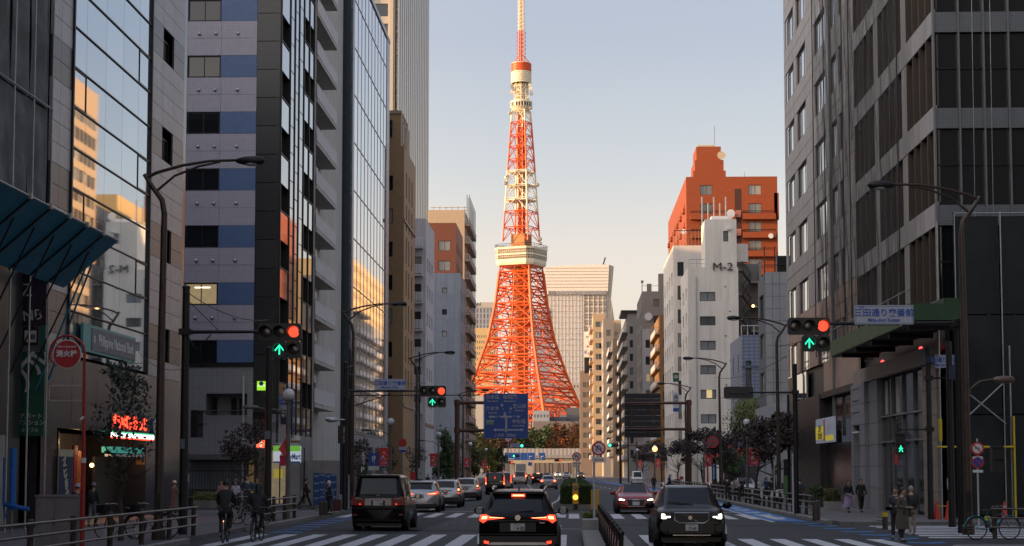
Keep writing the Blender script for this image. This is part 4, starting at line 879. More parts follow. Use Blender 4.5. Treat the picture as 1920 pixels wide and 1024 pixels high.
xs_ = XY(1274, 222.0); sb = gen('white_annex', 'narrow cream annex with railed roof terrace left of the white block', xs_ - .6, xm0 + 3.5, 221.5, 245, zat(1300, 470, 222), MW, [dict(s='F', fh=3, us=[(.5, 1.3)], h=1.8, sill=.4, z0=5), dict(s='L', fh=3, n=4, w=2.0, h=1.7, sill=.5, balc=None)], gm=GLASS)
zz = zat(1300, 470, 222) + .6; mm = MB()
for i in range(13): mm.tube([(xs_ - .5 + i * .45, 221.6, zz), (xs_ - .5 + i * .45, 221.6, zz + 1.9)], .035, 4)
mm.tube([(xs_ - .5, 221.6, zz + 1.9), (xs_ + 5, 221.6, zz + 1.9)], .05, 4); link('terrace_rail', mm.mesh('terrace_rail', DARK), sb, Matrix()); mm = MB()
for i in range(5): mm.tube([(xs_ + 3.2 + i * .75, 223, zz), (xs_ + 3.2 + i * .75, 223, zz + 6.4 - (i % 2) * .8)], .10, 5)
link('tall_vents', mm.mesh('tall_vents', STEEL), sb, Matrix())
YI2 = 214.0; xa, xb = xm1 + .05, XY(1432, YI2); STC = mat('taupe_concrete', (.25, .235, .22), .8, var=.1, streak=.2)  # one even brown-grey concrete for the stair block
ib2 = gen('staircase_block', 'concrete block with a zigzag outside staircase between white and grey blocks', xa, xb, YI2 + 2.2, 230, zat(1400, 500, YI2), STC, [dict(s='F', fh=3, us=[(.3, .8)], h=1.5, sill=.7, nx=1, z0=5)])
fi = Face(ib2, xa, YI2, 1, 0); zz = zat(1400, 505, YI2); W_ = xb - xa - .3
for k in range(9):
 z1 = zz - k * 3.0
 if z1 < 3: break
 fi.box('landing', STC, 0, 1.0, z1 - .15, z1, -2.2, 0); fi.box('landing', STC, W_ - 1, W_, z1 - 1.65, z1 - 1.5, -2.2, 0)
 for (a, b_, c, d) in ((1.0, W_ - 1, z1, z1 - 1.5), (W_ - 1, 1.0, z1 - 1.5, z1 - 3.0)):
  fi.mesh('stair_flight', MB().add([(a, 0, c - .25), (b_, 0, d - .25), (b_, 0, d), (a, 0, c), (a, 1.1, c - .25), (b_, 1.1, d - .25), (b_, 1.1, d), (a, 1.1, c)], [(0, 1, 2, 3), (7, 6, 5, 4), (0, 4, 5, 1), (3, 2, 6, 7)]), DARK)
  m = MB().tube([(a, -.02, c + 1.0), (b_, -.02, d + 1.0)], .04, 4)
  for i in range(7): x = a + (b_ - a) * i / 6; y = c + (d - c) * i / 6; m.tube([(x, -.02, y), (x, -.02, y + 1)], .02, 4)
  fi.mesh('stair_rail', m, DARK)
fi.mesh('stair_lamp', MB().ball((W_ * .75, -.1, zz - 4.5), .16), mat('warm_bulb')); fi.box('edge_wall', STC, W_, W_ + .3, 0, zz + 1, -2, 0); fi.mesh('roof_drum', MB().lathe((.9, 1.5, zz + 1), [(1.0, 0), (1.0, 2.2)], 12), MW, smooth=40)
YO = 284.0; OR = mat('orange_brick_tile', (.31, .062, .010), .6, var=.08, tile=(.6, .22, .03, .5), tcol=(.21, .042, .01)); xo0, xo1 = XY(1287, YO, 400), XY(1458, YO, 400); zo = zat(1370, 337, YO); per3 = 3.0
zO = lambda y: zat(1370, y, YO); Wf = xo1 - xo0; UO = lambda px: XY(px, YO, 420) - xo0
ob = gen('orange_apartments', 'tall terracotta orange apartment block with stepped penthouse catching the sun', xo0, xo1, YO, YX(1253, xo0, 450), zo, OR,
   [dict(s='F', fh=(zO(420) - zO(690)) / 7.72, us=[(UO(1313), UO(1336)), (UO(1404), UO(1428))], h=1.6, sill=.9, z0=zO(690), nx=2),
 dict(s='L', fh=(zO(420) - zO(690)) / 7.72, n=6, w=1.6, h=1.5, sill=.9, z0=10, nx=2)], gm=GLASS2, para=.5)
fo = Face(ob, xo0, YO, 1, 0); fhO = (zO(420) - zO(690)) / 7.72; z = zO(690)
fo.box('slot_strip', mat('recess_shade', (.06, .025, .02), .8), UO(1378), UO(1390), 10, zo - 1.5, 0, .03); fo.box('left_bay', OR, UO(1300), UO(1378), 5, zo - 2.2, 0, .5) if False else None  # flat dark strip on the wall, the shade of a slot put into colour
for k in range(9):
 for (a, b_) in ((UO(1294), UO(1378)), (UO(1392), UO(1454))):
  fo.box('balcony_front', OR, a, b_, z - .2, z + .75, .03, .9); fo.mesh('balcony_rail', MB().tube([(a, -.85, z + 1.15), (b_, -.85, z + 1.15)], .05, 4).tube([(a, -.85, z + .95), (b_, -.85, z + .95)], .03, 4), DARK)
 fo.box('link_slab', mat('pink_slab', (.4, .16, .12), .7), UO(1379), UO(1389), z + .2, z + 1.3, .03, .5); z += fhO
fo.box('projecting_bay', OR, UO(1452), UO(1461), zo - 6.5, zo - 2.2, -3, 0)
fo.mesh('corner_chamfer', MB().prism([(0, 0), (-.01, -.0), (.0, -.3)], 0, 1), OR) if False else None
fol = Face(ob, xo0, YX(1253, xo0, 450), 0, -1); WL = YX(1253, xo0, 450) - YO; z = zo - 4
while z > 12:
 for q in range(6): u = WL * (q + .5) / 6; fol.box('sill_block', OR, u - 1.1, u + 1.1, z - .9, z - .15, 0, .35)
 z -= fhO
def blk(px0, px1, y0_, yd, ya, yb, nm='penthouse'):
 link(nm, MB().box(XY(px0, YO, 320), XY(px1, YO, 320), YO + y0_, YO + yd, zO(yb), zO(ya)).mesh(nm, OR), ob, Matrix())
blk(1303, 1365, 4, 14, 312, 337); blk(1307, 1362, 5, 14, 290, 313); blk(1311, 1358, 6, 14, 262, 291); link('roof_cap', MB().box(XY(1314, YO, 260), XY(1345, YO, 260), YO + 7, YO + 12, zO(262), zO(257)).mesh('roof_cap', mat('cream_cap', (.5, .42, .3), .6)), ob, Matrix())
link('dish', MB().lathe((XY(1357, YO, 282), YO + 4.5, zO(282)), [(.1, .3), (.45, .16), (.68, 0)], 16, 'y').mesh('dish', mat('cream_cap'), 50), ob, Matrix())
link('antenna', MB().tube([(XY(1347, YO, 260), YO + 8, zO(262)), (XY(1347, YO, 215), YO + 8, zO(218))], .07, 5).tube([(XY(1398, YO, 320), YO + 2, zO(337)), (XY(1398, YO, 320), YO + 2, zO(320))], .06, 5).mesh('antenna', STEEL), ob, Matrix())
for px, py in ((1444, 444), (1281, 436)): link('dish', MB().lathe((XY(px, YO, py), YO - 1.1, zat(px, py, YO)), [(.08, .2), (.3, .1), (.42, 0)], 12, 'y').mesh('dish', WHITE, 50), ob, Matrix())
OC = mat('ochre_tile', (.30, .155, .045), .6, var=.1, tile=(.5, .2, .02, .5)); 
def rx(px, Y, py=880): return XY(px, Y, py)
Yf_ = 300.0; xa = rx(1239, Yf_); gen('ochre_block', 'ochre brown tiled block at the foot of the orange apartments', xa, rx(1262, Yf_), Yf_, YX(1227, xa), zat(1245, 597, Yf_), OC, [dict(s='F', fh=3, us=[(.5, 1.3)], h=1.6, sill=.7, nx=1), dict(s='L', fh=3, n=3, w=1.5, h=1.5, sill=.7, balc=.7)], gm=GLASS)
xa = rx(1228, 322); gen('low_ochre_wing', 'lower ochre wing stepping down toward the street trees', xa - .2, rx(1240, 322), 322, 335, zat(1230, 615, 322), OC, [dict(s='F', fh=3, us=[(.3, 1.0)], h=1.5, sill=.7, nx=1), dict(s='L', fh=3, n=3, w=1.5, h=1.5, sill=.7)])
Ye_ = 345.0; xa = rx(1206, Ye_); GE = mat('warm_grey_concrete', (.30, .275, .25), .8, var=.07, streak=.15); WE = mat('cool_white_panel', (.44, .45, .48), .6, var=.05)
zmid = zat(1225, 612, Ye_)
eb2 = gen('grey_antenna_block', 'tall warm grey block with roof plant and a lit strip down its left corner', xa, rx(1254, Ye_), Ye_, YX(1196, xa), zat(1225, 552, Ye_), GE, [dict(s='F', fh=3.3, us=[(2.2, 3.3)], h=1.5, sill=.6, z0=zmid, nx=1), dict(s='L', fh=3.3, n=4, w=3.0, h=2.4, sill=.4, m=.2)], gm=GLASS)
fe = Face(eb2, xa, Ye_, 1, 0); fe.wall(WE, 0, 5.2, 0, zmid - .5, [(.6, 2.7, z_, z_ + 1.6) for z_ in [6 + 3.3 * i for i in range(7)]], .3, name='white_skin', w=.3)
for z_ in [6 + 3.3 * i for i in range(7)]: fe.window(.6, 2.7, z_, z_ + 1.6, DARK, GLASS, nx=2, w=.08)
zt_ = zat(1225, 552, Ye_); fe.mesh('roof_plant', MB().box(1.0, 1.9, 1, 2, zt_, zt_ + 2.2).box(3.3, 5, 1, 3, zt_, zt_ + 4.2).tube([(-.0, .5, zt_), (0, .5, zt_ + 2.6)], .08, 5).box(-.2, .3, .3, .7, zt_ + 2.3, zt_ + 2.8), GE); fe.mesh('roof_rail', MB().tube([(0, .1, zt_ + 1.7), (5, .1, zt_ + 1.7)], .04, 4), STEEL); fe.mesh('dish', MB().lathe((1.2, -.3, zat(1234, 594, Ye_)), [(.1, .4), (.6, .2), (.8, 0)], 12, 'y'), WHITE, smooth=50)
Yd_ = 385.0; xa = rx(1183, Yd_); db2 = gen('balcony_block', 'beige block with long balconies facing the street', xa - .5, rx(1200, Yd_), Yd_, YX(1167, xa) , zat(1185, 592, Yd_), GE, [dict(s='F', fh=3, us=[(.4, 1.1)], h=1.6, sill=.7, nx=1), dict(s='L', fh=3.1, n=5, w=4.5, h=1.8, sill=.5, balc=1.2)], gm=GLASS)
Face(db2, xa - .5, Yd_, 1, 0).box('roof_overhang', DARK, -1.5, 2, zat(1185, 592, Yd_) + .6, zat(1185, 588, Yd_) + .7, -16, .5)
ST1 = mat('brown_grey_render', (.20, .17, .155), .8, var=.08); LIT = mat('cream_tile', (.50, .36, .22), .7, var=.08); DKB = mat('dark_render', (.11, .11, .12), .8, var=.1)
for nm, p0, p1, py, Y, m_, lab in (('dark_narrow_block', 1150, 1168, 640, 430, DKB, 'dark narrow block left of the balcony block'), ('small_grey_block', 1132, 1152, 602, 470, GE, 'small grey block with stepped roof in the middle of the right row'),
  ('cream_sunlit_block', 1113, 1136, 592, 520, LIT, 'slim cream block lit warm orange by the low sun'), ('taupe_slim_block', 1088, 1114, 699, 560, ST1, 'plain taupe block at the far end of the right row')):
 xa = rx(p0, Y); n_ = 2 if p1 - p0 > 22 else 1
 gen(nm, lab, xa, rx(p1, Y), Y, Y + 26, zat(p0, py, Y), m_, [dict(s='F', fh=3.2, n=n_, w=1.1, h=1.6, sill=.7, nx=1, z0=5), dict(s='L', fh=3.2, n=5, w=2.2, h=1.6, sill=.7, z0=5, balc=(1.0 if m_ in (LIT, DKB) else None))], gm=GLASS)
gen('stepped_roof_block', 'cream and grey roof storeys rising behind the slim cream block', rx(1138, 545), rx(1166, 545), 545, 560, zat(1150, 604, 545), LIT, [dict(s='F', fh=3.2, n=2, w=.9, h=.8, sill=.8, nx=1, z0=30)])
yb_ = 540; bb = thing('rooftop_billboard', 'white rooftop billboard with coloured figures and blue letters', 'billboard', (rx(1107, yb_), yb_, zat(1107, 700, yb_))); zB = lambda y: zat(1107, y, yb_) - zat(1107, 700, yb_)
part('board', MB().box(rx(1096, yb_) - rx(1107, yb_), rx(1119, yb_) - rx(1107, yb_), 0, .5, zB(670), zB(622)), WHITE, bb); part('frame', MB().box(-1.7, 1.6, .6, 1.2, 0, zB(670)), DARK, bb)
text('KAN', 1.7, BLTXT, bb, T((0, -.05, zB(661)))); 
for i, (a, b_, c_) in enumerate(((-.9, 630, (.1, .4, .15)), (-.2, 640, (.5, .08, .05)), (.7, 634, (.1, .3, .15)), (.9, 648, (.6, .3, .05)), (-.8, 648, (.5, .1, .1)))): part('figure', MB().box(a - .25, a + .25, -.06, -.01, zB(b_ + 3), zB(b_)), mat('fig%d' % i, c_, .6), bb)
# --- right side behind the camera / left side behind the camera: the street goes on
BGW = mat('pale_tile', (.46, .42, .36), .7, var=.06); 
gen('corner_apartments', 'beige apartment block across the side street on the right', 15, 34, 18, 46, 34, BGW, [dict(s='L', fh=3.1, n=7, w=2.2, h=1.7, sill=.6, balc=1.0)])
gen('street_office', 'grey office building further back on the right pavement', 15, 36, -20, 17.5, 26, CONC, [dict(s='L', fh=3.8, n=8, w=3.2, h=1.9, sill=.9)])
gen('street_office', 'brown office building further back on the right pavement', 15, 36, -70, -21, 30, BRP, [dict(s='L', fh=3.8, n=10, w=3.2, h=1.9, sill=.9)])
gen('street_office', 'pale office building further back on the left pavement', -42, -18, -40, 7.5, 30, BGW, [dict(s='R', fh=3.8, n=10, w=3.2, h=1.9, sill=.9)])
gen('street_office', 'grey office building furthest back on the left pavement', -44, -18, -110, -41, 27, CONC, [dict(s='R', fh=3.8, n=14, w=3.2, h=1.9, sill=.9)])
gen('rear_tower', 'tall slab standing in the block behind the left street front', -110, -70, -60, 20, 38, CONC, [dict(s='R', fh=3.8, n=12, w=3.2, h=1.9, sill=.9)])
for i, (x0, x1, y0, y1, h) in enumerate(((-95, -50, 60, 120, 50), (-100, -48, 130, 185, 48), (-95, -52, 195, 250, 40), (-110, -55, 262, 320, 28), (-190, -130, 30, 110, 50), (-200, -140, 150, 240, 44))):  # unseen second-row blocks, heights set to keep the low sun off the facades
 gen('shade_block', ['tan', 'grey', 'pale', 'brown', 'wide pale', 'long grey'][i] + ' unseen block behind the left street front, height set for its shade', x0, x1, y0, y1, h, [BGW, CONC, WG, BRP, BGW, CONC][i], [dict(s='R', fh=3.8, n=6, w=3.2, h=1.9, sill=.9)])
gen('tan_tower', 'tall tan apartment tower in the second row behind the orange apartments', 38, 50, 255, 270, 60, mat('tan_facade', (.42, .30, .19), .7, var=.06), [dict(s='L', fh=3.1, n=6, w=2.0, h=1.9, sill=.5, z0=20)])
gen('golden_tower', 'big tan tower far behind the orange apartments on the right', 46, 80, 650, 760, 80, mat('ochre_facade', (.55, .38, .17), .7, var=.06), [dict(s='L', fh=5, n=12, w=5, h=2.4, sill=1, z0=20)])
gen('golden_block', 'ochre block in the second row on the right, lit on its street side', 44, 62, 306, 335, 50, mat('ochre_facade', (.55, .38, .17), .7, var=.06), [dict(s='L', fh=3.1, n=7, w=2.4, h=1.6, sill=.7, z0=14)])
gen('glassy_block', 'grey ribbed block beside the ochre one in the second row', 44, 62, 286, 305, 46, FRG, [dict(s='L', fh=3.1, n=6, w=2.8, h=1.9, sill=.5, z0=14)])
# --- far background
AZ = mat('far_tower_skin', (.78, .71, .62), .35, .1, var=.04); AZ2 = mat('far_tower_brown_skin', (.52, .43, .34), .45, var=.05, rand=.06); AZD = mat('far_tower_glass', (.25, .24, .24), .2, .4, var=.1, rand=.2); AZJ = mat('far_tower_joint', (.56, .49, .42), .5)
YA = 1750.0; ab = bldg('distant_skyscraper', 'huge pale skyscraper with a flared top behind the lattice tower', rx(1085, YA), YA, 'skyscraper'); za = lambda y: zat(1085, y, YA); xA = lambda px, y=600: XY(px, YA, y)
def azpoly(nm, pts, m_, y0_=0, d=40):
 return link(nm, MB().prism([(xA(a, b_), za(b_)) for a, b_ in pts], YA + y0_, YA + y0_ + d).mesh(nm, m_), ab, Matrix())
azpoly('upper_block', [(1020, 552), (1020, 505), (1030, 499), (1120, 496), (1142, 496), (1140, 545), (1136, 552)], AZ)
azpoly('side_block', [(1136, 552), (1142, 496), (1151, 499), (1146, 560), (1152, 600), (1136, 600)], AZD, 3)
azpoly('left_shaft', [(1026, 552), (1026, 760), (1092, 760), (1092, 552)], AZ, 1); azpoly('right_shaft', [(1092, 552), (1092, 880), (1143, 880), (1136, 552)], AZ2, 2)
azpoly('base', [(1028, 760), (1026, 880), (1092, 880), (1092, 760)], AZ, 3)
for k in range(14):
 a = 1028 + k * 8
 if a < 1134: azpoly('window_band', [(a, 553), (a, 545.5), (a + 5.5, 545.5), (a + 5.5, 553)], AZD, -1.2, 2)
for k in range(10): azpoly('mullion', [(1026 + k * 6.6, 552), (1026 + k * 6.6, 760), (1026.7 + k * 6.6, 760), (1026.7 + k * 6.6, 552)], AZJ, .2, 2)
for k in range(19): azpoly('joint', [(1026, 562 + k * 10.5), (1026, 562.8 + k * 10.5), (1092, 562.8 + k * 10.5), (1092, 562 + k * 10.5)], AZJ, .4, 2)
for k in range(7): azpoly('joint', [(1021, 502 + k * 6), (1021, 502.7 + k * 6), (1140, 502.7 + k * 6), (1140, 502 + k * 6)], AZJ, -.6, 2)
for k in range(20): azpoly('floor_band', [(1094, 556 + k * 6), (1094, 558.6 + k * 6), (1136, 558.6 + k * 6), (1136, 556 + k * 6)], AZJ if k % 2 else AZD, 1.0, 2)
for k in range(5): azpoly('fin', [(1094 + k * 9, 553), (1094 + k * 9, 700), (1095.2 + k * 9, 700), (1095.2 + k * 9, 553)], AZ, .5, 2)
for k in range(3): azpoly('side_block_edge', [(1141 + k * 3, 500), (1139 + k * 3, 560), (1143 + k * 3, 620), (1143.8 + k * 3, 620), (1139.8 + k * 3, 560), (1141.8 + k * 3, 500)], AZJ, 2.0, 2)
link('crane', MB().tube([(xA(1131, 490), YA, za(496)), (xA(1135, 480), YA, za(483))], .7, 5).mesh('crane', DARK), ab, Matrix())
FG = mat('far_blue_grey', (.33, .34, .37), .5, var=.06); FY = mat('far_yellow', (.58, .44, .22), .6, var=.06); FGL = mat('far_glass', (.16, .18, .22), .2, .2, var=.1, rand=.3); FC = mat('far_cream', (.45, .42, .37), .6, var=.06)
def far(nm, lab, p0, p1, py, Y, m_, nx, fh, ww=.5, wh=.5, yb=880, d=25, gm=None, sx=0):
 x0, x1 = XY(p0, Y, (py + 880) / 2), XY(p1, Y, (py + 880) / 2); h = zat(p0, py, Y); b = bldg(nm, lab, x0, Y); f_ = Face(b, x0, Y, 1, 0); W = x1 - x0
 zb_ = max(2, zat(p0, yb, Y)); hs = []; z = zb_; pw = W / nx
 while z + fh < h - .5:
  for i in range(nx): hs.append((pw * (i + .5 - ww / 2), pw * (i + .5 + ww / 2), z + fh * (1 - wh) / 2, z + fh * (1 + wh) / 2))
  z += fh
 f_.wall(m_, 0, W, 0, h, hs, .5)
 for q in hs: f_.box('window', gm or FGL, *q, -.55, -.45)
 link('core', MB().box(x0 + .6, x1 - .6, Y + .6, Y + d, 0, h - .3).mesh('core', m_), b, Matrix()); Face(b, x0, Y + d, 0, -1).wall(m_, 0, d, 0, h, name='side_wall'); Face(b, x1, Y, 0, 1).wall(m_, 0, d, 0, h, name='side_wall')
 link('roof', MB().box(x0, x1, Y + .01, Y + d, h - .3, h + .01).mesh('roof', m_), b, Matrix())
 return b
fb1 = far('distant_striped_office', 'distant grey office with vertical fins and roof lettering left of the lattice tower', 872, 931, 569, 1420, FG, 9, 4.5, .5, .8, 650)
text('STATION', 4.2, BTXT, fb1, T((4, -.3, zat(900, 571, 1420)))); link('sign_fascia', MB().box(XY(898, 1420, 570), XY(928, 1420, 570), 1419.8, 1422, zat(900, 577, 1420), zat(900, 567, 1420)).mesh('sign_fascia', FC), fb1, Matrix())
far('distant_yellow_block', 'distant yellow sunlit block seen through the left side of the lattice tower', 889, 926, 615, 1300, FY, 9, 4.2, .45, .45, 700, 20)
far('distant_pale_block', 'pale low block below the yellow one left of the lattice tower', 868, 906, 742, 900, FC, 4, 5, .4, .3, 760)
far('distant_glass_block', 'blue grey glass block half hidden behind the lattice tower', 1000, 1036, 578, 1500, FG, 6, 4.5, .6, .6, 640)
far('distant_dark_block', 'dark blue grey block between the lattice tower and the skyscraper', 1036, 1064, 715, 1450, FGL, 5, 5, .5, .5, 730, gm=FG)
far('distant_white_block', 'white slab low behind the tower legs', 1040, 1086, 718, 1380, FC, 8, 4.5, .5, .4, 730, 25)
far('distant_low_office', 'low pale office with long windows below the tower arch', 930, 1000, 752, 1360, FC, 9, 4.5, .7, .4, 740)
for i, (p0, p1, py, m_) in enumerate(((1000, 1030, 770, FG), (1030, 1062, 782, DKB), (1062, 1090, 765, DKB), (920, 960, 778, DKB))):
 far('distant_low_building', ['grey', 'charcoal', 'dark', 'slate'][i] + ' low building behind the trees under the tower', p0, p1, py, 1000 + i * 12, m_, 5, 4, .5, .4, 800)
far('hall_building', 'wide brown low hall behind the autumn trees', 1000, 1084, 790, 960, ST1, 8, 4, .5, .3, 805)
# --- lattice tower
YT = 1196.0; XT = XY(977.5, YT, 480); OJ = mat('orange_tower_paint', (.66, .105, .015), .45, var=.08, vscale=.05); WT = mat('cream_tower_paint', (.78, .68, .50), .45, var=.06, vscale=.05); GD = mat('tower_deck_glass', (.10, .085, .07), .15, var=.1, rand=.4)
tw = thing('lattice_tower', 'tall orange and white steel lattice broadcasting tower with two observation decks', 'tower', (XT, YT, 0))
hw_tab = [(0, 60), (20, 51), (46, 41.0), (67, 32.0), (90.6, 23.4), (114.5, 18.4), (136, 15.6), (150, 13.6), (180, 11.6), (212, 9.4), (245, 6.9), (256, 6.0)]
def RT(z):
 for (a, b_), (c, d) in zip(hw_tab, hw_tab[1:]):
  if a <= z <= c: return (b_ + (d - b_) * (z - a) / (c - a)) * 1.02
 return 6
A0 = R(-90 + 21)     # near corner direction
def crn(k, z, s_=1.): a = A0 + k * pi / 2; r_ = RT(z) * s_; return Vector((cos(a) * r_, sin(a) * r_, z))
def tc_(z): return OJ if (z < 143 or 157 <= z < 178 or 206 <= z < 240) else WT
lv = [0, 17, 34, 46, 57, 67, 79, 90.6, 103, 114.5, 125.5, 136, 143]; up = [157, 167, 178, 187, 196, 206, 214, 223, 231, 240, 248]
mem = lambda a, b_, r_, n=4: MB().tube([a, b_], r_, n, caps=False)
for zs__ in (lv, up):
 for z0, z1 in zip(zs__, zs__[1:]):
  th = 1.45 if z1 < 60 else 1.15 if z1 < 143 else .62; zc_ = (z0 + z1) / 2; m_ = tc_(zc_)
  for k in range(4):
   part('leg', mem(crn(k, z0), crn(k, z1), th, 6), m_, tw)
   a0, b0, a1, b1 = crn(k, z0), crn(k + 1, z0), crn(k, z1), crn(k + 1, z1); tb = th * .46
   part('girder', mem(a1, b1, tb * 1.1).tube([a1 - Vector((0, 0, th * 1.8)), b1 - Vector((0, 0, th * 1.8))], tb * .7, 4, caps=False), m_, tw)
   br = MB(); n_ = 1
   if z0 >= 46 or zs__ is up:
    mA, mB_ = (a0 + b0) / 2, (a1 + b1) / 2
    br.tube([a0, mB_], tb, 4, caps=False).tube([b0, mB_], tb, 4, caps=False)
    if zs__ is lv: br.tube([(a0 + a1) / 2, (a0 * .5 + mB_ * .5)], tb * .7, 4, caps=False).tube([(b0 + b1) / 2, (b0 * .5 + mB_ * .5)], tb * .7, 4, caps=False).tube([a1, (a0 + mB_) / 2], tb * .7, 4, caps=False).tube([b1, (b0 + mB_) / 2], tb * .7, 4, caps=False)
    if zs__ is lv: br.tube([(a0 + a1) / 2, (b0 + b1) / 2], tb * .7, 4, caps=False).tube([(a0 + b0) / 2, mB_], tb * .55, 4, caps=False).tube([(a0 + a1) / 2, (a0 + b0) / 2], tb * .5, 4, caps=False).tube([(b0 + b1) / 2, (a0 + b0) / 2], tb * .5, 4, caps=False)
    part('brace', br, m_, tw)
   elif z0 < 46:
    for (P, Q, c0, c1) in ((a0, a1, b0, b1), (b0, b1, a0, a1)):
     f0, f1 = .10 + .04 * (z0 / 46), .14 + .22 * (z1 / 46) ** 2
     f0 = .14 + .22 * (z0 / 46) ** 2 if z0 else .14
     i0 = P + (c0 - P) * f0; i1 = Q + (c1 - Q) * f1
     br.tube([i0, i1], tb * 1.3, 4, caps=False).tube([P, i1], tb * .8, 4, caps=False).tube([i0, Q], tb * .8, 4, caps=False).tube([Q, i1], tb * .8, 4, caps=False)
     mi0, mi1 = (P + Q) / 2, (i0 + i1) / 2; br.tube([mi0, mi1], tb * .7, 4, caps=False)
    part('brace', br, m_, tw)
for o in list(tw.children):
 if o.name.split('.')[0] == 'girder' and max(v.co.z for v in o.data.vertices) < 45: bpy.data.objects.remove(o)
for k in range(4):
 m = MB(); prev = None
 for i in range(13):
  t = i / 12; zz = 22 + 22 * sin(pi * t) ** .7; A, B_ = crn(k, zz), crn(k + 1, zz); f = .27 + .46 * t; p = A + (B_ - A) * f; q = crn(k, 46) + (crn(k + 1, 46) - crn(k, 46)) * f
  if prev: m.tube([prev[0], p], .55, 4, caps=False).tube([prev[1], p], .3, 4, caps=False).tube([prev[0], q], .3, 4, caps=False)
  prev = (p, q)
 part('arch', m, OJ, tw)
for z0 in range(20, 136, 8):
 s_ = 7.2 if z0 < 60 else 6.4; m = MB()
 cs = [Vector((cos(A0 + k * pi / 2) * s_, sin(A0 + k * pi / 2) * s_, z0)) for k in range(4)]
 for k in range(4):
  a, b_ = cs[k], cs[(k + 1) % 4]; u_ = Vector((0, 0, 8)); m.tube([a, a + u_], .38, 4, caps=False).tube([a, b_], .25, 4, caps=False).tube([a, b_ + u_], .22, 4, caps=False).tube([b_, a + u_], .22, 4, caps=False).tube([a + u_ * .5, b_ + u_ * .5], .2, 4, caps=False)
 part('core_frame', m, OJ, tw)
ELV = mat('amber_shaft', (.42, .16, .045), .6, var=.1, vscale=.2)
part('elevator_shaft', MB().box(-3.6, 3.6, -3.6, 3.6, 16, 143), ELV, tw, M=Matrix.Rotation(A0, 4, 'Z'))
for k in range(15): part('shaft_ring', MB().box(-3.9, 3.9, -3.9, 3.9, 18 + k * 8, 19.2 + k * 8), OJ, tw, M=Matrix.Rotation(A0, 4, 'Z'))
for z0 in range(157, 246, 8):
 s_ = 2.6; m = MB(); cs = [Vector((cos(A0 + k * pi / 2) * s_, sin(A0 + k * pi / 2) * s_, z0)) for k in range(4)]
 for k in range(4):
  a, b_ = cs[k], cs[(k + 1) % 4]; u_ = Vector((0, 0, 8)); m.tube([a, a + u_], .4, 4, caps=False).tube([a, b_], .3, 4, caps=False).tube([a, b_ + u_], .3, 4, caps=False).tube([b_, a + u_], .3, 4, caps=False)
 part('core_frame', m, tc_(z0 + 4), tw)
part('elevator_shaft', MB().box(-1.7, 1.7, -1.7, 1.7, 157, 245), mat('red_shaft', (.5, .07, .03), .6), tw)
def deck(z0, z1, s0, s1, m_, nm, cut=.28):
 P = []
 for zz, s_ in ((z0, s0), (z1, s1)):
  for k in range(4):
   a = A0 + k * pi / 2 + pi / 4
   n = Vector((cos(a), sin(a), 0)); t = Vector((-sin(a), cos(a), 0))
   P += [n * s_ - t * s_ * (1 - cut) + Vector((0, 0, zz)), n * s_ + t * s_ * (1 - cut) + Vector((0, 0, zz))]
 return part(nm, MB().add(P, [tuple(range(8))[::-1], tuple(range(8, 16))] + [(i, (i + 1) % 8, 8 + (i + 1) % 8, 8 + i) for i in range(8)]), m_, tw)
zd = lambda y: (zat(977, y, YT))
SD_ = 14.5
deck(zd(500), zd(496), SD_ * .93, SD_ * .97, WT, 'deck_skirt'); deck(zd(496), zd(489), SD_ * .97, SD_ * .98, WT, 'deck_skirt'); deck(zd(489), zd(481.5), SD_ * .975, SD_ * .99, GD, 'deck_window_band'); deck(zd(481.5), zd(479), SD_ * 1.0, SD_ * 1.0, WT, 'deck_belt'); deck(zd(479), zd(470.5), SD_ * .985, SD_ * 1.0, GD, 'deck_window_band'); deck(zd(470.5), zd(467), SD_ * 1.02, SD_ * 1.03, WT, 'deck_roof')
deck(zd(467), zd(466.4), SD_ * 1.0, SD_ * 1.0, DKB, 'roof_deck')
for k in range(8):
 P = []; 
def deckpts(s_, cut=.28):
 out_ = []
 for k in range(4):
  a = A0 + k * pi / 2 + pi / 4; n = Vector((cos(a), sin(a), 0)); t = Vector((-sin(a), cos(a), 0)); out_ += [n * s_ - t * s_ * (1 - cut), n * s_ + t * s_ * (1 - cut)]
 return out_
dp = deckpts(SD_ * .995)
for i in range(8):
 a, b_ = dp[i], dp[(i + 1) % 8]; n_ = 14 if i % 2 == 0 else 5; m = MB()
 for j in range(n_ + 1): p = a + (b_ - a) * j / n_; m.tube([p + Vector((0, 0, zd(489))), p + Vector((0, 0, zd(470)))], .13, 4)
 for yy in (475, 485): m.tube([a + Vector((0, 0, zd(yy))), b_ + Vector((0, 0, zd(yy)))], .12, 4)
 part('deck_mullions', m, WT, tw)
 m = MB(); dq = deckpts(SD_ * 1.02); a, b_ = dq[i], dq[(i + 1) % 8]
 for j in range(n_ // 2 + 1): p = a + (b_ - a) * j / (n_ // 2); m.tube([p + Vector((0, 0, zd(467))), p + Vector((0, 0, zd(461)))], .12, 4)
 m.tube([a + Vector((0, 0, zd(461))), b_ + Vector((0, 0, zd(461)))], .15, 4).tube([a + Vector((0, 0, zd(464))), b_ + Vector((0, 0, zd(464)))], .1, 4); part('deck_railing', m, DARK, tw)
deck(zd(466), zd(440), 5.5, 5.5, ELV, 'equipment_room', .1)
for yy, s_ in ((325, 9.5), (350, 10.3), (378, 11.2)):
 m = MB(); z_ = zd(yy); m.box(-s_, s_, -.5, .5, z_, z_ + .8).box(-.5, .5, -s_, s_, z_, z_ + .8); m.box(-s_ * .75, s_ * .75, -s_ * .75, s_ * .75, z_ + .1, z_ + .5); part('platform', m, WT, tw, M=Matrix.Rotation(A0 + pi / 4, 4, 'Z'))
DI = mat('antenna_grey', (.35, .33, .3), .5)
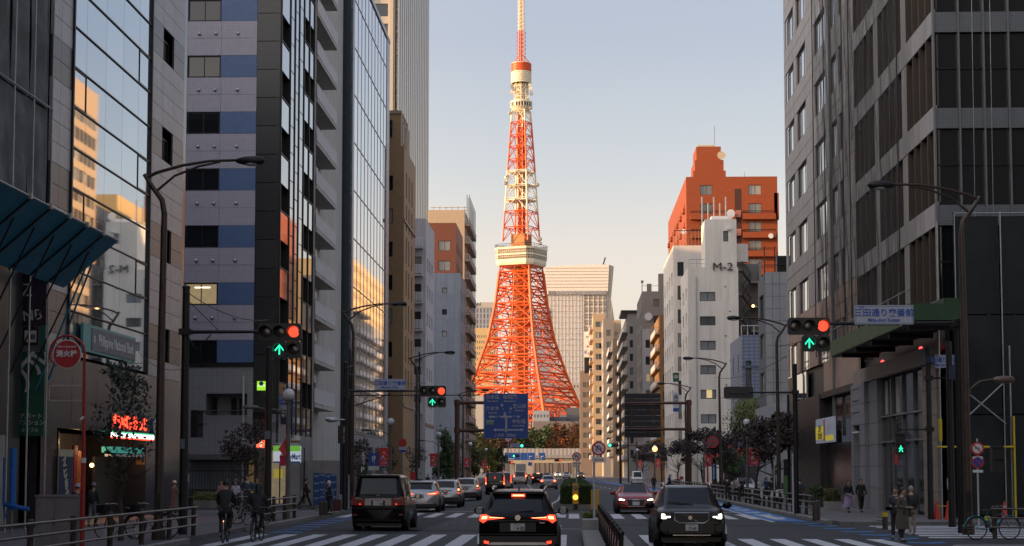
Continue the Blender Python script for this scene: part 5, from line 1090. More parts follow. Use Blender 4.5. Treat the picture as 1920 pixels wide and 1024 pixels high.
for (px, py) in ((950, 335), (948, 345), (1008, 349), (952, 333), (995, 205), (957, 214), (944, 466), (1013, 450), (1013, 458), (996, 330)):
 part('antenna_drum', MB().lathe((XY(px, YT, py) - XT, -6, zd(py)), [(.9, 0), (1.3, .6), (1.3, 1.8)], 10, 'y'), DI if px != 950 else WT, tw, smooth=40)
L_ = lambda pr, nm, m_, n=20, sm=40: part(nm, MB().lathe((0, 0, 0), [((r_) , zd(y)) for r_, y in pr], n), m_, tw, smooth=sm)
px2 = lambda w_: w_ / 2 / 2.76
L_([(px2(30), 208), (px2(36), 204), (px2(41), 201)], 'upper_deck_floor', WT); L_([(px2(39), 201), (px2(39), 194)], 'upper_deck_windows', GD); L_([(px2(42), 194), (px2(42), 191), (px2(34), 189)], 'upper_deck_roof', WT)
for k in range(24): a = 2 * pi * k / 24; part('upper_deck_post', MB().tube([(cos(a) * px2(40.5), sin(a) * px2(40.5), zd(202)), (cos(a) * px2(40.5), sin(a) * px2(40.5), zd(193))], .22, 4), WT, tw)
m = MB()
for k in range(8):
 a = 2 * pi * k / 8; m.tube([(cos(a) * 4.6, sin(a) * 4.6, zd(190)), (cos(a) * 4.6, sin(a) * 4.6, zd(156))], .4, 5)
 for yy in (182, 172, 163): m.tube([(cos(a) * 4.6, sin(a) * 4.6, zd(yy)), (cos(a + pi / 4) * 4.6, sin(a + pi / 4) * 4.6, zd(yy))], .45, 4).tube([(cos(a) * 4.6, sin(a) * 4.6, zd(yy)), (cos(a + pi / 4) * 4.6, sin(a + pi / 4) * 4.6, zd(yy - 8))], .3, 4)
part('neck_frame', m, WT, tw); part('neck_core', MB().lathe((0, 0, 0), [(2.6, zd(190)), (2.6, zd(156))], 10), WT, tw)
for i, (dx, py) in enumerate(((-17, 164), (-17, 174), (18, 168), (19, 177), (-10, 182), (12, 184), (-14, 169), (16, 161), (0, 176), (6, 166), (-5, 170))): part('antenna_drum', MB().lathe((dx / 2.76, -3.8, zd(py)), [(1.3, 0), (1.3, 1.8)], 10, 'y'), WT if i % 3 else DI, tw, smooth=40)
yy = 157; i = 0
while yy > 120:
 m_ = WT if yy > 138 else OJ; L_([(px2(37), yy), (px2(39), yy - .6), (px2(39), yy - 2.6), (px2(37), yy - 3.1)], 'drum_ring', m_); yy -= 3.1
L_([(px2(36), 157), (px2(36), 119)], 'drum_core', WT)
ms = [(119, 58, OJ), (58, 0, WT), (0, -40, OJ)]
for y0_, y1_, m_ in ms:
 m = MB(); z0, z1 = zd(y0_), zd(y1_); n_ = max(3, int((z1 - z0) / 2.6)); w0 = 1.85 if y0_ > 60 else 1.5
 for k in range(4): a = pi / 4 + k * pi / 2; m.tube([(cos(a) * w0 * 1.3, sin(a) * w0 * 1.3, z0), (cos(a) * w0 * 1.2, sin(a) * w0 * 1.2, z1)], .28, 4)
 part('mast', m, m_, tw); m = MB()
 for i in range(n_):
  za_ = z0 + (z1 - z0) * i / n_; zb__ = z0 + (z1 - z0) * (i + 1) / n_
  for k in range(4):
   a = pi / 4 + k * pi / 2; b_ = a + pi / 2; r_ = w0 * 1.25; m.tube([(cos(a) * r_, sin(a) * r_, za_), (cos(b_) * r_, sin(b_) * r_, zb__)], .16, 3).tube([(cos(a) * r_, sin(a) * r_, za_), (cos(b_) * r_, sin(b_) * r_, za_)], .2, 3)
  for k in range(4):
   a = k * pi / 2; m.box(cos(a) * w0 * 1.5 - .3, cos(a) * w0 * 1.5 + .3, sin(a) * w0 * 1.5 - .3, sin(a) * w0 * 1.5 + .3, za_ + .3, zb__ - .7)
 part('mast_bracing', m, m_, tw)
part('mast_core', MB().tube([(0, 0, zd(119)), (0, 0, zd(-40))], .9, 6), mat('mast_core_paint', (.5, .3, .2), .5), tw)
m = MB()
for k in range(4): a = k * pi / 2; m.tube([(cos(a) * 6, sin(a) * 6, zd(119)), (cos(a) * 2, sin(a) * 2, zd(106))], .25, 4)
part('mast_stay', m, OJ, tw)
# --- overpass and background trees
YO2 = 640.0; ov = thing('overpass', 'beige elevated expressway crossing the street in the distance', 'overpass', (XY(1010, YO2), YO2, 0)); zo_ = lambda y: zat(1010, y, YO2); x0, x1 = XY(935, YO2) - XY(1010, YO2), XY(1100, YO2) - XY(1010, YO2)
OVB = mat('beige_girder', (.46, .40, .27), .7, var=.08); OVP = mat('sound_barrier', (.42, .38, .35), .6, var=.08, rand=.08)
part('deck_edge', MB().box(x0, x1, 0, 14, zo_(859), zo_(853)), CONC, ov); part('girder', MB().box(x0 + 3, x1 - 3, .8, 12, zo_(868), zo_(859) - .02), OVB, ov)
n = 22
for i in range(n): a = x0 + (x1 - x0) * i / n; part('barrier_panel', MB().box(a + .05, a + (x1 - x0) / n - .08, .0, .15, zo_(853), zo_(841)), OVP, ov); part('barrier_post', MB().box(a - .08, a + .05, -.08, .2, zo_(853), zo_(840)), STEEL, ov)
for a in (x0 + 4, x1 - 5): part('pier', MB().box(a, a + 1.6, 3, 9, 0, zo_(860)), CONC, ov)
r2 = random.Random(3)
def crown_mesh(name, m, rx_, rz_, n, leaf, seed, clumps=9, trunk=None, flat=1.0):
 q = random.Random(seed); mb = MB(); cs = []
 for i in range(clumps):
  a = q.random() * 6.28; rr = q.random() ** .6 * .72; zz = q.uniform(-.7, .85)
  cs.append((cos(a) * rr * rx_ * (1 - .3 * abs(zz)), sin(a) * rr * rx_ * (1 - .3 * abs(zz)), zz * rz_, q.uniform(.28, .5)))
 for i in range(n):
  c = cs[q.randrange(len(cs))]; a = q.random() * 6.28; u_ = q.uniform(-1, 1); s_ = sqrt(1 - u_ * u_); rr = q.random() ** .4 * c[3]
  p = Vector((c[0] + cos(a) * s_ * rr * rx_, c[1] + sin(a) * s_ * rr * rx_, c[2] + u_ * rr * rz_ * flat)); d1 = Vector((q.gauss(0, 1), q.gauss(0, 1), q.gauss(0, 1))).normalized(); d2 = d1.orthogonal().normalized(); l = leaf * q.uniform(.6, 1.3)
  mb.add([p - d1 * l, p + d2 * l * .55, p + d1 * l, p - d2 * l * .55], [(0, 1, 2, 3)])
 return mb.mesh(name, m, fix=False)
def leafmat(nm, c, v=.45):
 m = mat(nm, c, .7, var=v, vscale=1.6); return m
LM = {'green': leafmat('green_leaves', (.045, .075, .02)), 'dark': leafmat('dark_pine_leaves', (.02, .032, .024)), 'maroon': leafmat('maroon_leaves', (.034, .020, .018)), 'orange': leafmat('orange_leaves', (.30, .085, .015)), 'brown': leafmat('brown_leaves', (.11, .055, .025)),
      'yellow': leafmat('yellow_green_leaves', (.13, .15, .03)), 'olive': leafmat('olive_leaves', (.08, .085, .025))}
BARK = mat('bark', (.045, .036, .03), .9, var=.3, vscale=6)
def trunk_mesh(h, r, spread, seed, n=7, top=None, levels=2):
 q = random.Random(seed); mb = MB(); pts = [(q.uniform(-.06, .06) * i, q.uniform(-.06, .06) * i, h * i / 4) for i in range(5)]; pts[0] = (0, 0, 0)
 mb.tube(pts, [r, r * .85, r * .75, r * .62, r * .5], 7)
 for i in range(n):
  a = 6.28 * i / n + q.random(); z0 = h * q.uniform(.55, 1.0); b = Vector((0, 0, z0)); l = spread * q.uniform(.6, 1.0); e = b + Vector((cos(a) * l, sin(a) * l, l * q.uniform(.4, 1.1))); m_ = (b + e) / 2 + Vector((cos(a), sin(a), -.4)) * l * .12
  mb.tube([b, m_, e], [r * .42, r * .26, r * .09], 5)
  for k in range(3 * (levels - 1)):
   t = q.uniform(.3, .95); p = b + (e - b) * t; a2 = a + q.uniform(-1.4, 1.4); l2 = l * q.uniform(.35, .6); mb.tube([p, p + Vector((cos(a2) * l2, sin(a2) * l2, l2 * q.uniform(.2, .9)))], [r * .15, r * .04], 4)
 return mb
TC = {}
def tree(label, x, y, h, rx_, kind, seed, n=1400, leaf=.13, z=.14, group=None, name='street_tree', trunk=.45, clumps=11, rr=.11, shape=1.0, flat=1.0):
 o = thing(name, label, 'tree', (x, y, z), 0, group); rz_ = h * (1 - trunk) / 2 * shape
 key = (kind, round(h, 1), round(rx_, 1), n, seed)
 part('trunk', trunk_mesh(h * trunk + rz_ * .3, rr, rx_ * .8, seed), BARK, o)
 part('crown', crown_mesh('crown', LM[kind], rx_, rz_, n, leaf, seed, clumps, flat=flat), None, o, M=T((0, 0, h - rz_)))
 return o
spec = [(880, 800, 'green'), (896, 812, 'olive'), (908, 820, 'brown'), (925, 808, 'brown'), (946, 812, 'brown'), (962, 806, 'olive'), (1004, 808, 'green'), (1012, 812, 'orange'), (1022, 806, 'green'), (1036, 802, 'brown'), (1046, 800, 'orange'), (1056, 806, 'brown'), (1066, 804, 'brown'), (1078, 800, 'brown'), (1090, 806, 'olive'), (930, 822, 'olive'), (1030, 818, 'brown'), (985, 818, 'green'), (1070, 816, 'brown'), (1050, 815, 'brown')]
words = ['broad', 'round', 'low', 'tall', 'ragged', 'dense', 'small', 'bright', 'leaning', 'wide', 'vivid', 'dull', 'thin', 'spreading', 'stubby', 'drooping', 'patchy', 'squat', 'dusky', 'bushy']
for i, (px, py, k) in enumerate(spec):
 Y = 700 + (i % 4) * 45; h = zat(px, py, Y) * 1.06
 tree('%s %s autumn tree below the lattice tower, %s' % (words[i], {'green': 'dark green', 'olive': 'olive', 'brown': 'russet brown', 'orange': 'flaming orange'}[k], 'behind the overpass ' + ('left end' if px < 960 else 'middle' if px < 1040 else 'right end')), XY(px, Y), Y, h, 4.6, k, i + 5, n=900, leaf=.75, z=0, group='trees below the lattice tower', name='autumn_tree', trunk=.3, clumps=12, rr=.35)
for i, (px, top, Y, k, w_) in enumerate(((832, 812, 188, 'green', 1.5), (845, 826, 225, 'green', 1.6), (888, 840, 262, 'olive', 1.7), (915, 838, 300, 'yellow', 1.8), (935, 842, 340, 'green', 2.0))):
 tree(['tall clipped green tree', 'second dark green tree', 'olive green tree', 'yellowing small tree', 'far dark green tree'][i] + ' on the left pavement beyond the grey block', XY(px, Y), Y, zat(px, top, Y), w_, k, 40 + i, n=2200, leaf=.17, trunk=.18, clumps=16, shape=1.05)
# --- street lamps
def street_lamp(label, x, y, side=1, H=9.85, head_m=None):
 """side=+1: arm towards +x"""
 o = thing('street_lamp', label, 'street lamp', (x, y, .14), 0, 'curved twin arm street lamps along both kerbs'); s = side
 part('pole', MB().tube([(0, 0, 0), (0, 0, H * .5), (.03 * s, 0, H * .93), (-.04 * s, 0, H * .97), (-.30 * s, 0, H * 1.005)], [.13, .11, .085, .08, .07], 10), BRONZE, o, smooth=40)
 part('base_collar', MB().lathe((0, 0, 0), [(.19, 0), (.19, .25), (.14, .3)], 12), BRONZE, o, smooth=40)
 part('door_plate', MB().box(-.07, .07, -.145, -.12, .7, 1.3), DARK, o)
 part('upper_arm', MB().tube([(-.52 * s, 0, H * 1.035), (-.2 * s, 0, H * 1.05), (.5 * s, 0, H * 1.07), (1.3 * s, 0, H * 1.083), (2.1 * s, 0, H * 1.085)], [.055, .05, .045, .04, .04], 8), BRONZE, o, smooth=40)
 part('lower_arm', MB().tube([(-.22 * s, 0, H * .995), (.3 * s, 0, H * 1.04), (1.0 * s, 0, H * 1.068), (1.6 * s, 0, H * 1.08)], [.04, .035, .035, .03], 8), BRONZE, o, smooth=40)
 part('stub', MB().tube([(-.30 * s, 0, H * 1.005), (-.56 * s, 0, H * 1.045)], [.07, .06], 8), BRONZE, o, smooth=40)
 part('lamp_head', MB().lathe((2.05 * s, 0, H * 1.083), [(.05, 0), (.09, .1 * s), (.13, .3 * s), (.14, .55 * s), (.11, .75 * s), (.03, .82 * s)], 12, 'x'), head_m or DARK, o, smooth=50)
 part('lens', MB().ball((2.5 * s, 0, H * 1.083 - .06), .13, 6, (2.0, .9, .8)), mat('frosted_lens', (.4, .42, .42), .3), o, smooth=60)
 return o
KLP, KRP = KL - .5, KR + 1.9
def lampx(px, py, X): return atX(px, py, X).y
for lab, px, X, sd in (('nearest street lamp on the left pavement, in front of the glass office', 300, -11.5, 1), ('street lamp in front of the balcony apartments', 660, -11.5, 1), ('street lamp before the white balcony block', 781, -11.5, 1), ('street lamp beyond the gantry post on the left', 868, -11.9, 1),
  ('nearest street lamp on the right, before the netted corner office', 1812, 12.0, -1), ('street lamp in front of the stone office on the right', 1459, 11.9, -1), ('street lamp in front of the white block', 1350, 11.7, -1), ('street lamp next to the right gantry post', 1286, 11.7, -1)):
 Y = atX(px, 800, X).y; o = street_lamp(lab, X, Y, sd)
Y_ = 54.0; o = thing('side_lamp', 'small lamp on a short curved arm half way up the big right hand pole', 'lamp', (XY(1820, Y_, 715), Y_ + .1, zat(1820, 740, Y_)))
part('arm', MB().tube([(0, 0, 0), (.05, 0, .2), (.3, 0, .4), (.75, 0, .47)], .04, 8), BRONZE, o, smooth=40); part('head', MB().lathe((.7, 0, .46), [(.04, 0), (.1, .1), (.13, .35), (.1, .6), (.02, .66)], 10, 'x'), mat('brown_lamp_head', (.12, .08, .06), .4), o, smooth=40)
Y_ = 84.0; o = thing('side_lamp', 'grey lamp on a short arm on the dark post beside the blue hoarding', 'lamp', (XY(647, Y_, 720), Y_, zat(640, 787, Y_)))
part('arm', MB().tube([(0, 0, 0), (-.3, 0, .0), (-.5, 0, 0)], .04, 8), STEEL, o); part('head', MB().lathe((-.35, 0, 0), [(.05, 0), (.13, -.15), (.13, -.45), (.03, -.6)], 10, 'x'), ALU, o, smooth=40)
GLOBE = mat('frosted_globe', (.62, .65, .66), .25, var=0, spec=.6); GPOLE = mat('olive_grey_pole', (.13, .125, .11), .5, .3, var=.2)
PINK = mat('magenta_banner', (.50, .02, .09), .6, var=.1); REDB = mat('red_banner', (.55, .03, .03), .6, var=.1)
def globe_lamp(label, x, y, arm=-1, banner=0, flutter=False):
 o = thing('globe_lamp', label, 'street lamp', (x, y, .14), 0, 'white globe lamps on the pavements')
 part('pole', MB().tube([(0, 0, 0), (0, 0, 2.6), (0, 0, 4.65)], [.10, .085, .06], 10), GPOLE, o, smooth=40); part('globe', MB().ball((0, 0, 4.95), .24, 10), GLOBE, o, smooth=80)
 part('collar', MB().lathe((0, 0, 4.6), [(.1, 0), (.12, .1), (.06, .14)], 10), GPOLE, o, smooth=40)
 part('arm', MB().tube([(0, 0, 3.9), (.12 * arm, 0, 4.15), (.5 * arm, 0, 4.35), (1.6 * arm, 0, 4.45)], [.035, .035, .03, .02], 7), GPOLE, o, smooth=40); part('arm_lamp', MB().lathe((1.2 * arm, 0, 4.44), [(.02, 0), (.08, .1 * arm), (.08, .6 * arm), (.02, .7 * arm)], 8, 'x'), GPOLE, o, smooth=40)
 if banner: make_banner(label.replace('white globe lamp', 'festival banner').replace('globe lamp', 'festival banner'), x, y, banner, flutter)
 return o
bn_i = 0
def make_banner(label, x, y, sd, flutter=False, z=2.35):
 global bn_i; bn_i += 1
 o = thing('street_banner', 'red and magenta ' + label, 'banner', (x, y - .02, z), 0, 'red and magenta street banners'); w_ = .62; a = .1 * sd; b_ = a + w_ * sd
 if flutter:
  m = MB(); n_ = 6
  for i in range(n_ + 1): t = i / n_; m.v += [(-.02 - .36 * t, .12 * sin(4 * t), 1.15 - .6 * t), (-.02 - .05 * t, .1 * sin(5 * t), .9 - .7 * t)]
  for i in range(n_): m.f.append((2 * i, 2 * i + 1, 2 * i + 3, 2 * i + 2))
  part('cloth', m, REDB, o); part('cloth', MB().add([(-.05, -.03, .35), (-.34, -.0, .3), (-.3, -.05, -.12), (-.02, -.02, -.1)], [(0, 1, 2, 3)]), PINK, o); return
 lo_, hi_ = min(a, b_), max(a, b_)
 part('cloth', MB().box(lo_, hi_, -.012, .012, .28, 1.1), REDB, o); part('lower_band', MB().box(lo_, hi_, -.014, .014, 0, .275), PINK, o)
 for k, (u_, v_, c_) in enumerate(((.5, .8, (.75, .5, .1)), (.42, .55, (.6, .6, .65)), (.3, .45, (.1, .35, .6)), (.62, .4, (.2, .5, .1)), (.7, .7, (.7, .1, .3)))):
  part('motif', MB().lathe((lo_ + u_ * w_, -.02, v_), [(.075, 0), (.075, .004)], 8, 'y'), mat('motif%d' % k, c_, .6), o)
 text('三田', .17, WTXT, o, T(((lo_ + hi_) / 2, -.02, .14)), sx=1.2)
 part('bracket', MB().tube([(0, 0, 1.12), (b_, 0, 1.12)], .015, 5).tube([(0, 0, -.02), (b_, 0, -.02)], .015, 5), STEEL, o)
for lab, px, X, arm, bs, fl in (('white globe lamp nearest the convenience store', 540, -11.3, -1, 1, True), ('white globe lamp by the blue parking sign', 732, -11.4, -1, -1, False), ('white globe lamp before the clipped green tree', 822, -11.4, -1, -1, False), ('white globe lamp left of the big blue sign', 882, -11.9, -1, -1, False), ('small far white globe lamp on the left', 912, -12.9, -1, -1, False),
  ('globe lamp by the maroon tree on the right', 1401, 11.3, 1, 1, False), ('globe lamp left of the red shop pole', 1320, 11.3, 1, 1, False), ('far globe lamp near the right gantry board', 1228, 11.2, 1, 1, False), ('furthest globe lamp on the right pavement', 1195, 10.4, 1, 1, False)):
 globe_lamp(lab, X, atX(px, 860, X).y, arm, bs, fl)
# --- traffic signals
SIGB = mat('signal_housing', (.022, .024, .026), .45, var=.15); REDL = mat('lit_red_lens', (.7, .03, .02), .4, var=.1, vscale=30, emit=(1, .07, .03), es=1.15); GRNL = mat('lit_green_arrow', (.02, .5, .3), .4, var=0, emit=(.03, 1, .52), es=1.0); OFFL = mat('unlit_lens', (.03, .03, .028), .2, var=.1, spec=.8); GRN2 = mat('lit_green_lens', (.05, .6, .35), .4, var=0, emit=(.05, 1, .55), es=2.0)
def signal(label, x, y, z, face=0, arrow=True, lit='red', k=1.0, group='vehicle signals over the carriageway'):
 o = thing('traffic_signal', label, 'traffic light', (x, y, z), face, group)
 def hood(cx, cz, r_=.19):
  m = MB(); n = 14
  for (ra, ya) in ((r_, -.10), (r_, -.36), (r_ - .012, -.36), (r_ - .012, -.10)):
   for i in range(n + 1): a = R(-20) + R(220) * i / n; m.v.append((cx + ra * cos(a), ya, cz + ra * sin(a)))
  for j in range(3):
   for i in range(n): q = j * (n + 1) + i; m.f.append((q, q + 1, q + n + 2, q + n + 1))
  part('hood', m, SIGB, o, smooth=50)
 def housing(x0, x1, z0, z1): 
  c = .06; part('housing', MB().prism([(x0 + c, z0), (x1 - c, z0), (x1, z0 + c), (x1, z1 - c), (x1 - c, z1), (x0 + c, z1), (x0, z1 - c), (x0, z0 + c)], -.1, .1), SIGB, o)
 sp = .43 * k
 housing(-sp * 1.5, sp * 1.5, -.26 * k, .26 * k)
 for i in range(3):
  on = (lit == 'red' and i == 2) or (lit == 'green' and i == 0)
  part('lens', MB().lathe(((i - 1) * sp, -.13, 0), [(.0, 0), (.1 * k, .005), (.165 * k, .02), (.17 * k, .04)], 18, 'y'), (REDL if lit == 'red' else GRN2) if on else OFFL, o, smooth=50); hood((i - 1) * sp, 0, .19 * k)
 if arrow:
  housing(-.02 - sp * .5 + .02, sp * .5, -.78 * k, -.28 * k); housing(sp * .5 + .01, sp * 1.5, -.78 * k, -.28 * k)
  hood(0, -.53 * k, .18 * k); hood(sp, -.53 * k, .18 * k); part('lens', MB().lathe((sp, -.13, -.53 * k), [(.0, 0), (.1 * k, .005), (.165 * k, .02), (.17 * k, .04)], 16, 'y'), OFFL, o, smooth=50)
  c = -.53 * k; part('arrow', MB().prism([(-.02, c - .16), (.02, c - .16), (.02, c + .07), (-.02, c + .07)], -.14, -.12).prism([(-.15, c - .03), (-.12, c - .055), (0, c + .10), (.12, c - .055), (.15, c - .03), (0, c + .155)], -.14, -.12), GRNL, o)
 part('bracket', MB().box(-sp, sp, .1, .16, -.05, .05), SIGB, o)
 return o
def mast(label, px, X, pyt, arms, r=.12, m_=DARK, name='signal_post', base=.14, pyb=880):
 """arms: (px end, py, radius)"""
 Y = atX(px, (pyt + 1000) / 2, X).y; o = thing(name, label, 'post', (X, Y, base)); zt = zat(px, pyt, Y) - base
 part('pole', MB().tube([(0, 0, 0), (0, 0, zt)], [r, r * .8], 12), m_, o, smooth=40); part('cap', MB().lathe((0, 0, zt), [(r * .9, 0), (r * .9, .06), (r * .3, .1)], 10), m_, o, smooth=40)
 for (pe, py, ra) in arms: z = zat(pe, py, Y) - base; part('arm', MB().tube([(0, 0, z), (XY(pe, Y, py) - X, 0, z)], [ra, ra * .75], 8), m_, o, smooth=40); part('clamp', MB().box(-r - .04, r + .04, -r - .04, r + .04, z - .09, z + .09), m_, o)
 return o, Y
def at(px, py, Y): return atY(px, py, Y)
o, Y1_ = mast('dark post carrying the near left signal arm in front of the mosaic tower', 346, -11.7, 541, [(492, 622, .06)], .14)
part('stay', MB().tube([(0, 0, zat(347, 560, Y1_) - .14), (1.0, 0, zat(347, 622, Y1_) - .1)], .012, 4), DARK, o); part('cable_loop', MB().tube([(.1, -.1, zat(347, 622, Y1_) - .3), (.35, -.1, zat(347, 640, Y1_) - .4), (.8, -.08, zat(347, 624, Y1_) - .2)], .02, 5), BLACK, o)
part('sticker', MB().box(-.08, .05, -.15, -.13, zat(347, 850, Y1_), zat(347, 832, Y1_)), GREYS, o)
p = at(528, 624, Y1_); signal('near left signal showing red with a green up arrow', p.x, Y1_ - .25, p.z)
cm = thing('junction_camera', 'cluster of small dark cameras hanging under the near left signal', 'camera', (XY(532, Y1_, 672), Y1_ - .2, zat(532, 673, Y1_)))
for i in range(4): part('camera_body', MB().lathe((-.25 + i * .17, -.15, .02 * (i % 2)), [(.05, 0), (.07, .05), (.07, .2)], 8, 'y'), mat('dark_blue_case', (.015, .03, .06), .4), cm, smooth=40)
part('bracket', MB().box(-.35, .4, -.02, .02, .05, .1), DARK, cm)
o, Y3_ = mast('thick dark post right of the near left signal', 503, -11.6, 655, [], .15)
part('sticker', MB().box(-.1, .1, -.17, -.15, zat(503, 830, Y3_), zat(503, 815, Y3_)), GREYS, o)
o, Y5_ = mast('dark post carrying the middle signal arm and street name sign', 647, -10.9, 682, [(795, 733, .055), (900, 741, .03)], .13)
part('diagonal_stay', MB().tube([(.1, 0, zat(647, 770, Y5_)), (2.2, 0, zat(735, 744, Y5_))], .03, 6), DARK, o)
p = at(812, 734, Y5_); signal('middle signal showing red with a green up arrow beyond the crossing', p.x, Y5_ - .25, p.z)
o, Y7_ = mast('dark post carrying the long signal arm over the right carriageway', 1800, 12.0, 602, [(1556, 607, .07)], .13)
p = at(1514, 613, Y7_); signal('near right signal showing red with a green up arrow', p.x, Y7_ - .25, p.z)
o, Y8_ = mast('dark post with back facing signal arm before the stone office', 1492, 9.9, 686, [(1405, 736, .05)], .12)
p = at(1385, 736, Y8_); signal('dark signal seen from behind on the post by the stone office', p.x, Y8_ + .1, p.z, face=pi, arrow=False, lit='')
def name_sign(label, pa, pb, ya, yb, Y, sub=True, rz=0, jp='三田通り交番前', en='Mita-dori Koban'):
 c = at((pa + pb) / 2, (ya + yb) / 2, Y); w_ = XY(pb, Y, ya) - XY(pa, Y, ya); h_ = zat(pa, ya, Y) - zat(pa, yb, Y); o = thing('street_name_sign', label, 'sign', (c.x, Y - .12, c.z), rz)
 part('board', MB().box(-w_ / 2, w_ / 2, -.02, .02, -h_ / 2, h_ / 2), mat('sign_white', (.42, .45, .52), .45, var=.04), o); BL = mat('sign_blue_line', (.02, .09, .38), .5, var=0)
 e = .03; b_ = .012
 part('border', MB().box(-w_ / 2 + e, w_ / 2 - e, -.025, -.021, h_ / 2 - e - b_, h_ / 2 - e).box(-w_ / 2 + e, w_ / 2 - e, -.025, -.021, -h_ / 2 + e, -h_ / 2 + e + b_).box(-w_ / 2 + e, -w_ / 2 + e + b_, -.026, -.021, -h_ / 2 + e, h_ / 2 - e).box(w_ / 2 - e - b_, w_ / 2 - e, -.026, -.021, -h_ / 2 + e, h_ / 2 - e), BL, o)
 text(jp, h_ * .44, BL, o, T((0, -.025, h_ * .08)), bold=.006, sx=1.0 if len(jp) > 4 else 1); text(en, h_ * .25, BL, o, T((0, -.025, -h_ * .28)), bold=.004)
 text('港区', h_ * .15, BL, o, T((-w_ * .38, -.025, h_ * .38)))
 part('fixing', MB().box(-w_ * .3, -w_ * .28, .02, .1, -h_ / 2 - .05, h_ / 2).box(w_ * .28, w_ * .3, .02, .1, -h_ / 2 - .05, h_ / 2), STEEL, o); return o
name_sign('large white street name sign on the near right signal arm', 1601, 1711, 573, 609, Y7_); name_sign('white street name sign on the middle signal arm', 702, 761, 711, 731, Y5_)
o, Y9_ = mast('slim dark post holding the pedestrian signal on the right corner', 1743, 14.1, 655, [(1700, 700 + 105, .03), (1772, 709, .035)], .12)
name_sign('small tilted street name sign on the slim right post', 1751, 1789, 666, 690, Y9_, rz=R(12))
def ped_signal(label, px, py, Y, green=True, rz=0):
 c = at(px, py, Y); o = thing('pedestrian_signal', label, 'traffic light', (c.x, Y - .1, c.z), rz)
 part('housing', MB().box(-.2, .2, -.1, .12, -.42, .42), SIGB, o); part('hood', MB().box(-.18, .18, -.28, -.1, .36, .38).box(-.18, .18, -.28, -.1, -.02, 0), SIGB, o)
 part('upper_lens', MB().box(-.15, .15, -.12, -.105, .05, .35), OFFL, o); part('lower_lens', MB().box(-.15, .15, -.12, -.105, -.35, -.05), OFFL, o)
 if green:
  part('walking_figure', MB().lathe((0.0, -.125, -.10), [(.028, 0), (.028, .006)], 10, 'y').prism([(-.03, -.22), (.03, -.22), (.035, -.14), (-.02, -.14)], -.13, -.122).prism([(-.03, -.21), (.0, -.22), (-.05, -.33), (-.08, -.32)], -.13, -.122).prism([(.0, -.22), (.03, -.21), (.09, -.33), (.055, -.33)], -.13, -.122).prism([(-.02, -.14), (-.09, -.2), (-.075, -.215), (-.02, -.18)], -.13, -.122).prism([(.03, -.14), (.09, -.2), (.075, -.215), (.03, -.18)], -.13, -.122), GRNL, o)
 return o
ped_signal('pedestrian signal with green walking figure over the side street', 1687, 832, Y9_)
part('arm', MB().tube([(0, 0, 0), (.95, 0, 0)], .025, 6), DARK, thing('signal_bracket', 'short bracket arm from the slim right post to the green pedestrian signal', 'bracket', (XY(1687, Y9_, 804), Y9_, zat(1687, 806, Y9_))))
o = thing('camera_cluster', 'dark horizontal signal seen end on beside the small tilted name sign', 'traffic light', (XY(1790, 60, 700), 60, zat(1790, 700, 60)), R(70))
part('housing', MB().box(-.65, .65, -.1, .1, -.22, .22), mat('dark_blue_case'), o)
for i in range(3): part('hood', MB().lathe(((i - 1) * .42, -.35, 0), [(.19, 0), (.19, .26)], 12, 'y'), mat('dark_blue_case'), o, smooth=40)
ped_signal('dark pedestrian signal on the left kerb by the mosaic tower podium', 371, 795, 54, green=False, rz=R(75)); ped_signal('dark pedestrian signal by the post beside the blue hoarding', 641, 815, 83, green=False, rz=R(80))
ped_signal('dark pedestrian signal low on the yellow sleeved post at the right edge', 1868, 860, 58, green=False)
def pole(label, px, X, pyt, r=.1, m_=DARK, name='utility_pole', Y=None):
 Y = Y or atX(px, (pyt + 950) / 2, X).y; o = thing(name, label, 'pole', (X, Y, .14)); part('pole', MB().tube([(0, 0, 0), (0, 0, zat(px, pyt, Y) - .14)], [r, r * .8], 10), m_, o, smooth=40); return o
for a in (('dark post close behind the near right street lamp', 1782, 13.0, 640, .13), ('slim dark post between lamp and balcony apartments', 655, -11.9, 655, .07), ('dark post before the trees left of the stone office', 1479, 12.9, 740, .09), ('thin pole behind the big blue sign', 915, -9.5, 745, .06), ('dark pole by the brown block', 786, -12.3, 660, .08), ('dark pole among the far left banners', 857, -12.8, 760, .09), ('dark pole by the red shop front', 1341, 12.6, 800, .09), ('dark far pole near the right board', 1163, 6.8, 700, .16), ('thin far pole near the beige block', 1178, 8.2, 760, .09)): pole(*a)
for lab, px, X, pyt, r_ in (('pale reflective post at the right kerb end', 1487, 9.75, 850, .045), ('thin white post on the right pavement', 1452, 10.6, 863, .035), ('thin pale post left of the fallen rail end', 654, -10.9, 890, .04), ('thin white far post on the right pavement', 1228, 10.8, 860, .05)): pole(lab, px, X, pyt, r_, mat('pale_post', (.4, .42, .45), .4, var=.1), 'marker_post')
YH_ = 41.6; REDP = mat('red_pole_paint', (.32, .02, .02), .45, var=.2); hx = XY(157, YH_, 850); cz = zat(126, 664, YH_); cx = XY(126, YH_, 664) - hx
o = thing('fire_hydrant_sign', 'red round fire hydrant sign hanging in the crook of a red curved pole', 'sign', (hx, YH_, 0)); Rr = .56
pts = [(0, 0, 0), (-.0, 0, 2.2), (.03, 0, cz - .02)] + [(cx + .08 + (Rr - .12) * cos(R(a)) * 1.02, 0, cz + .08 + (Rr - .12) * sin(R(a))) for a in range(0, 231, 14)]
pts = [(0, 0, 0), (0, 0, 2.2)] + [(cx + Rr * .75 * cos(R(a)), 0, cz + .02 + Rr * .75 * sin(R(a))) for a in range(-8, 222, 10)]
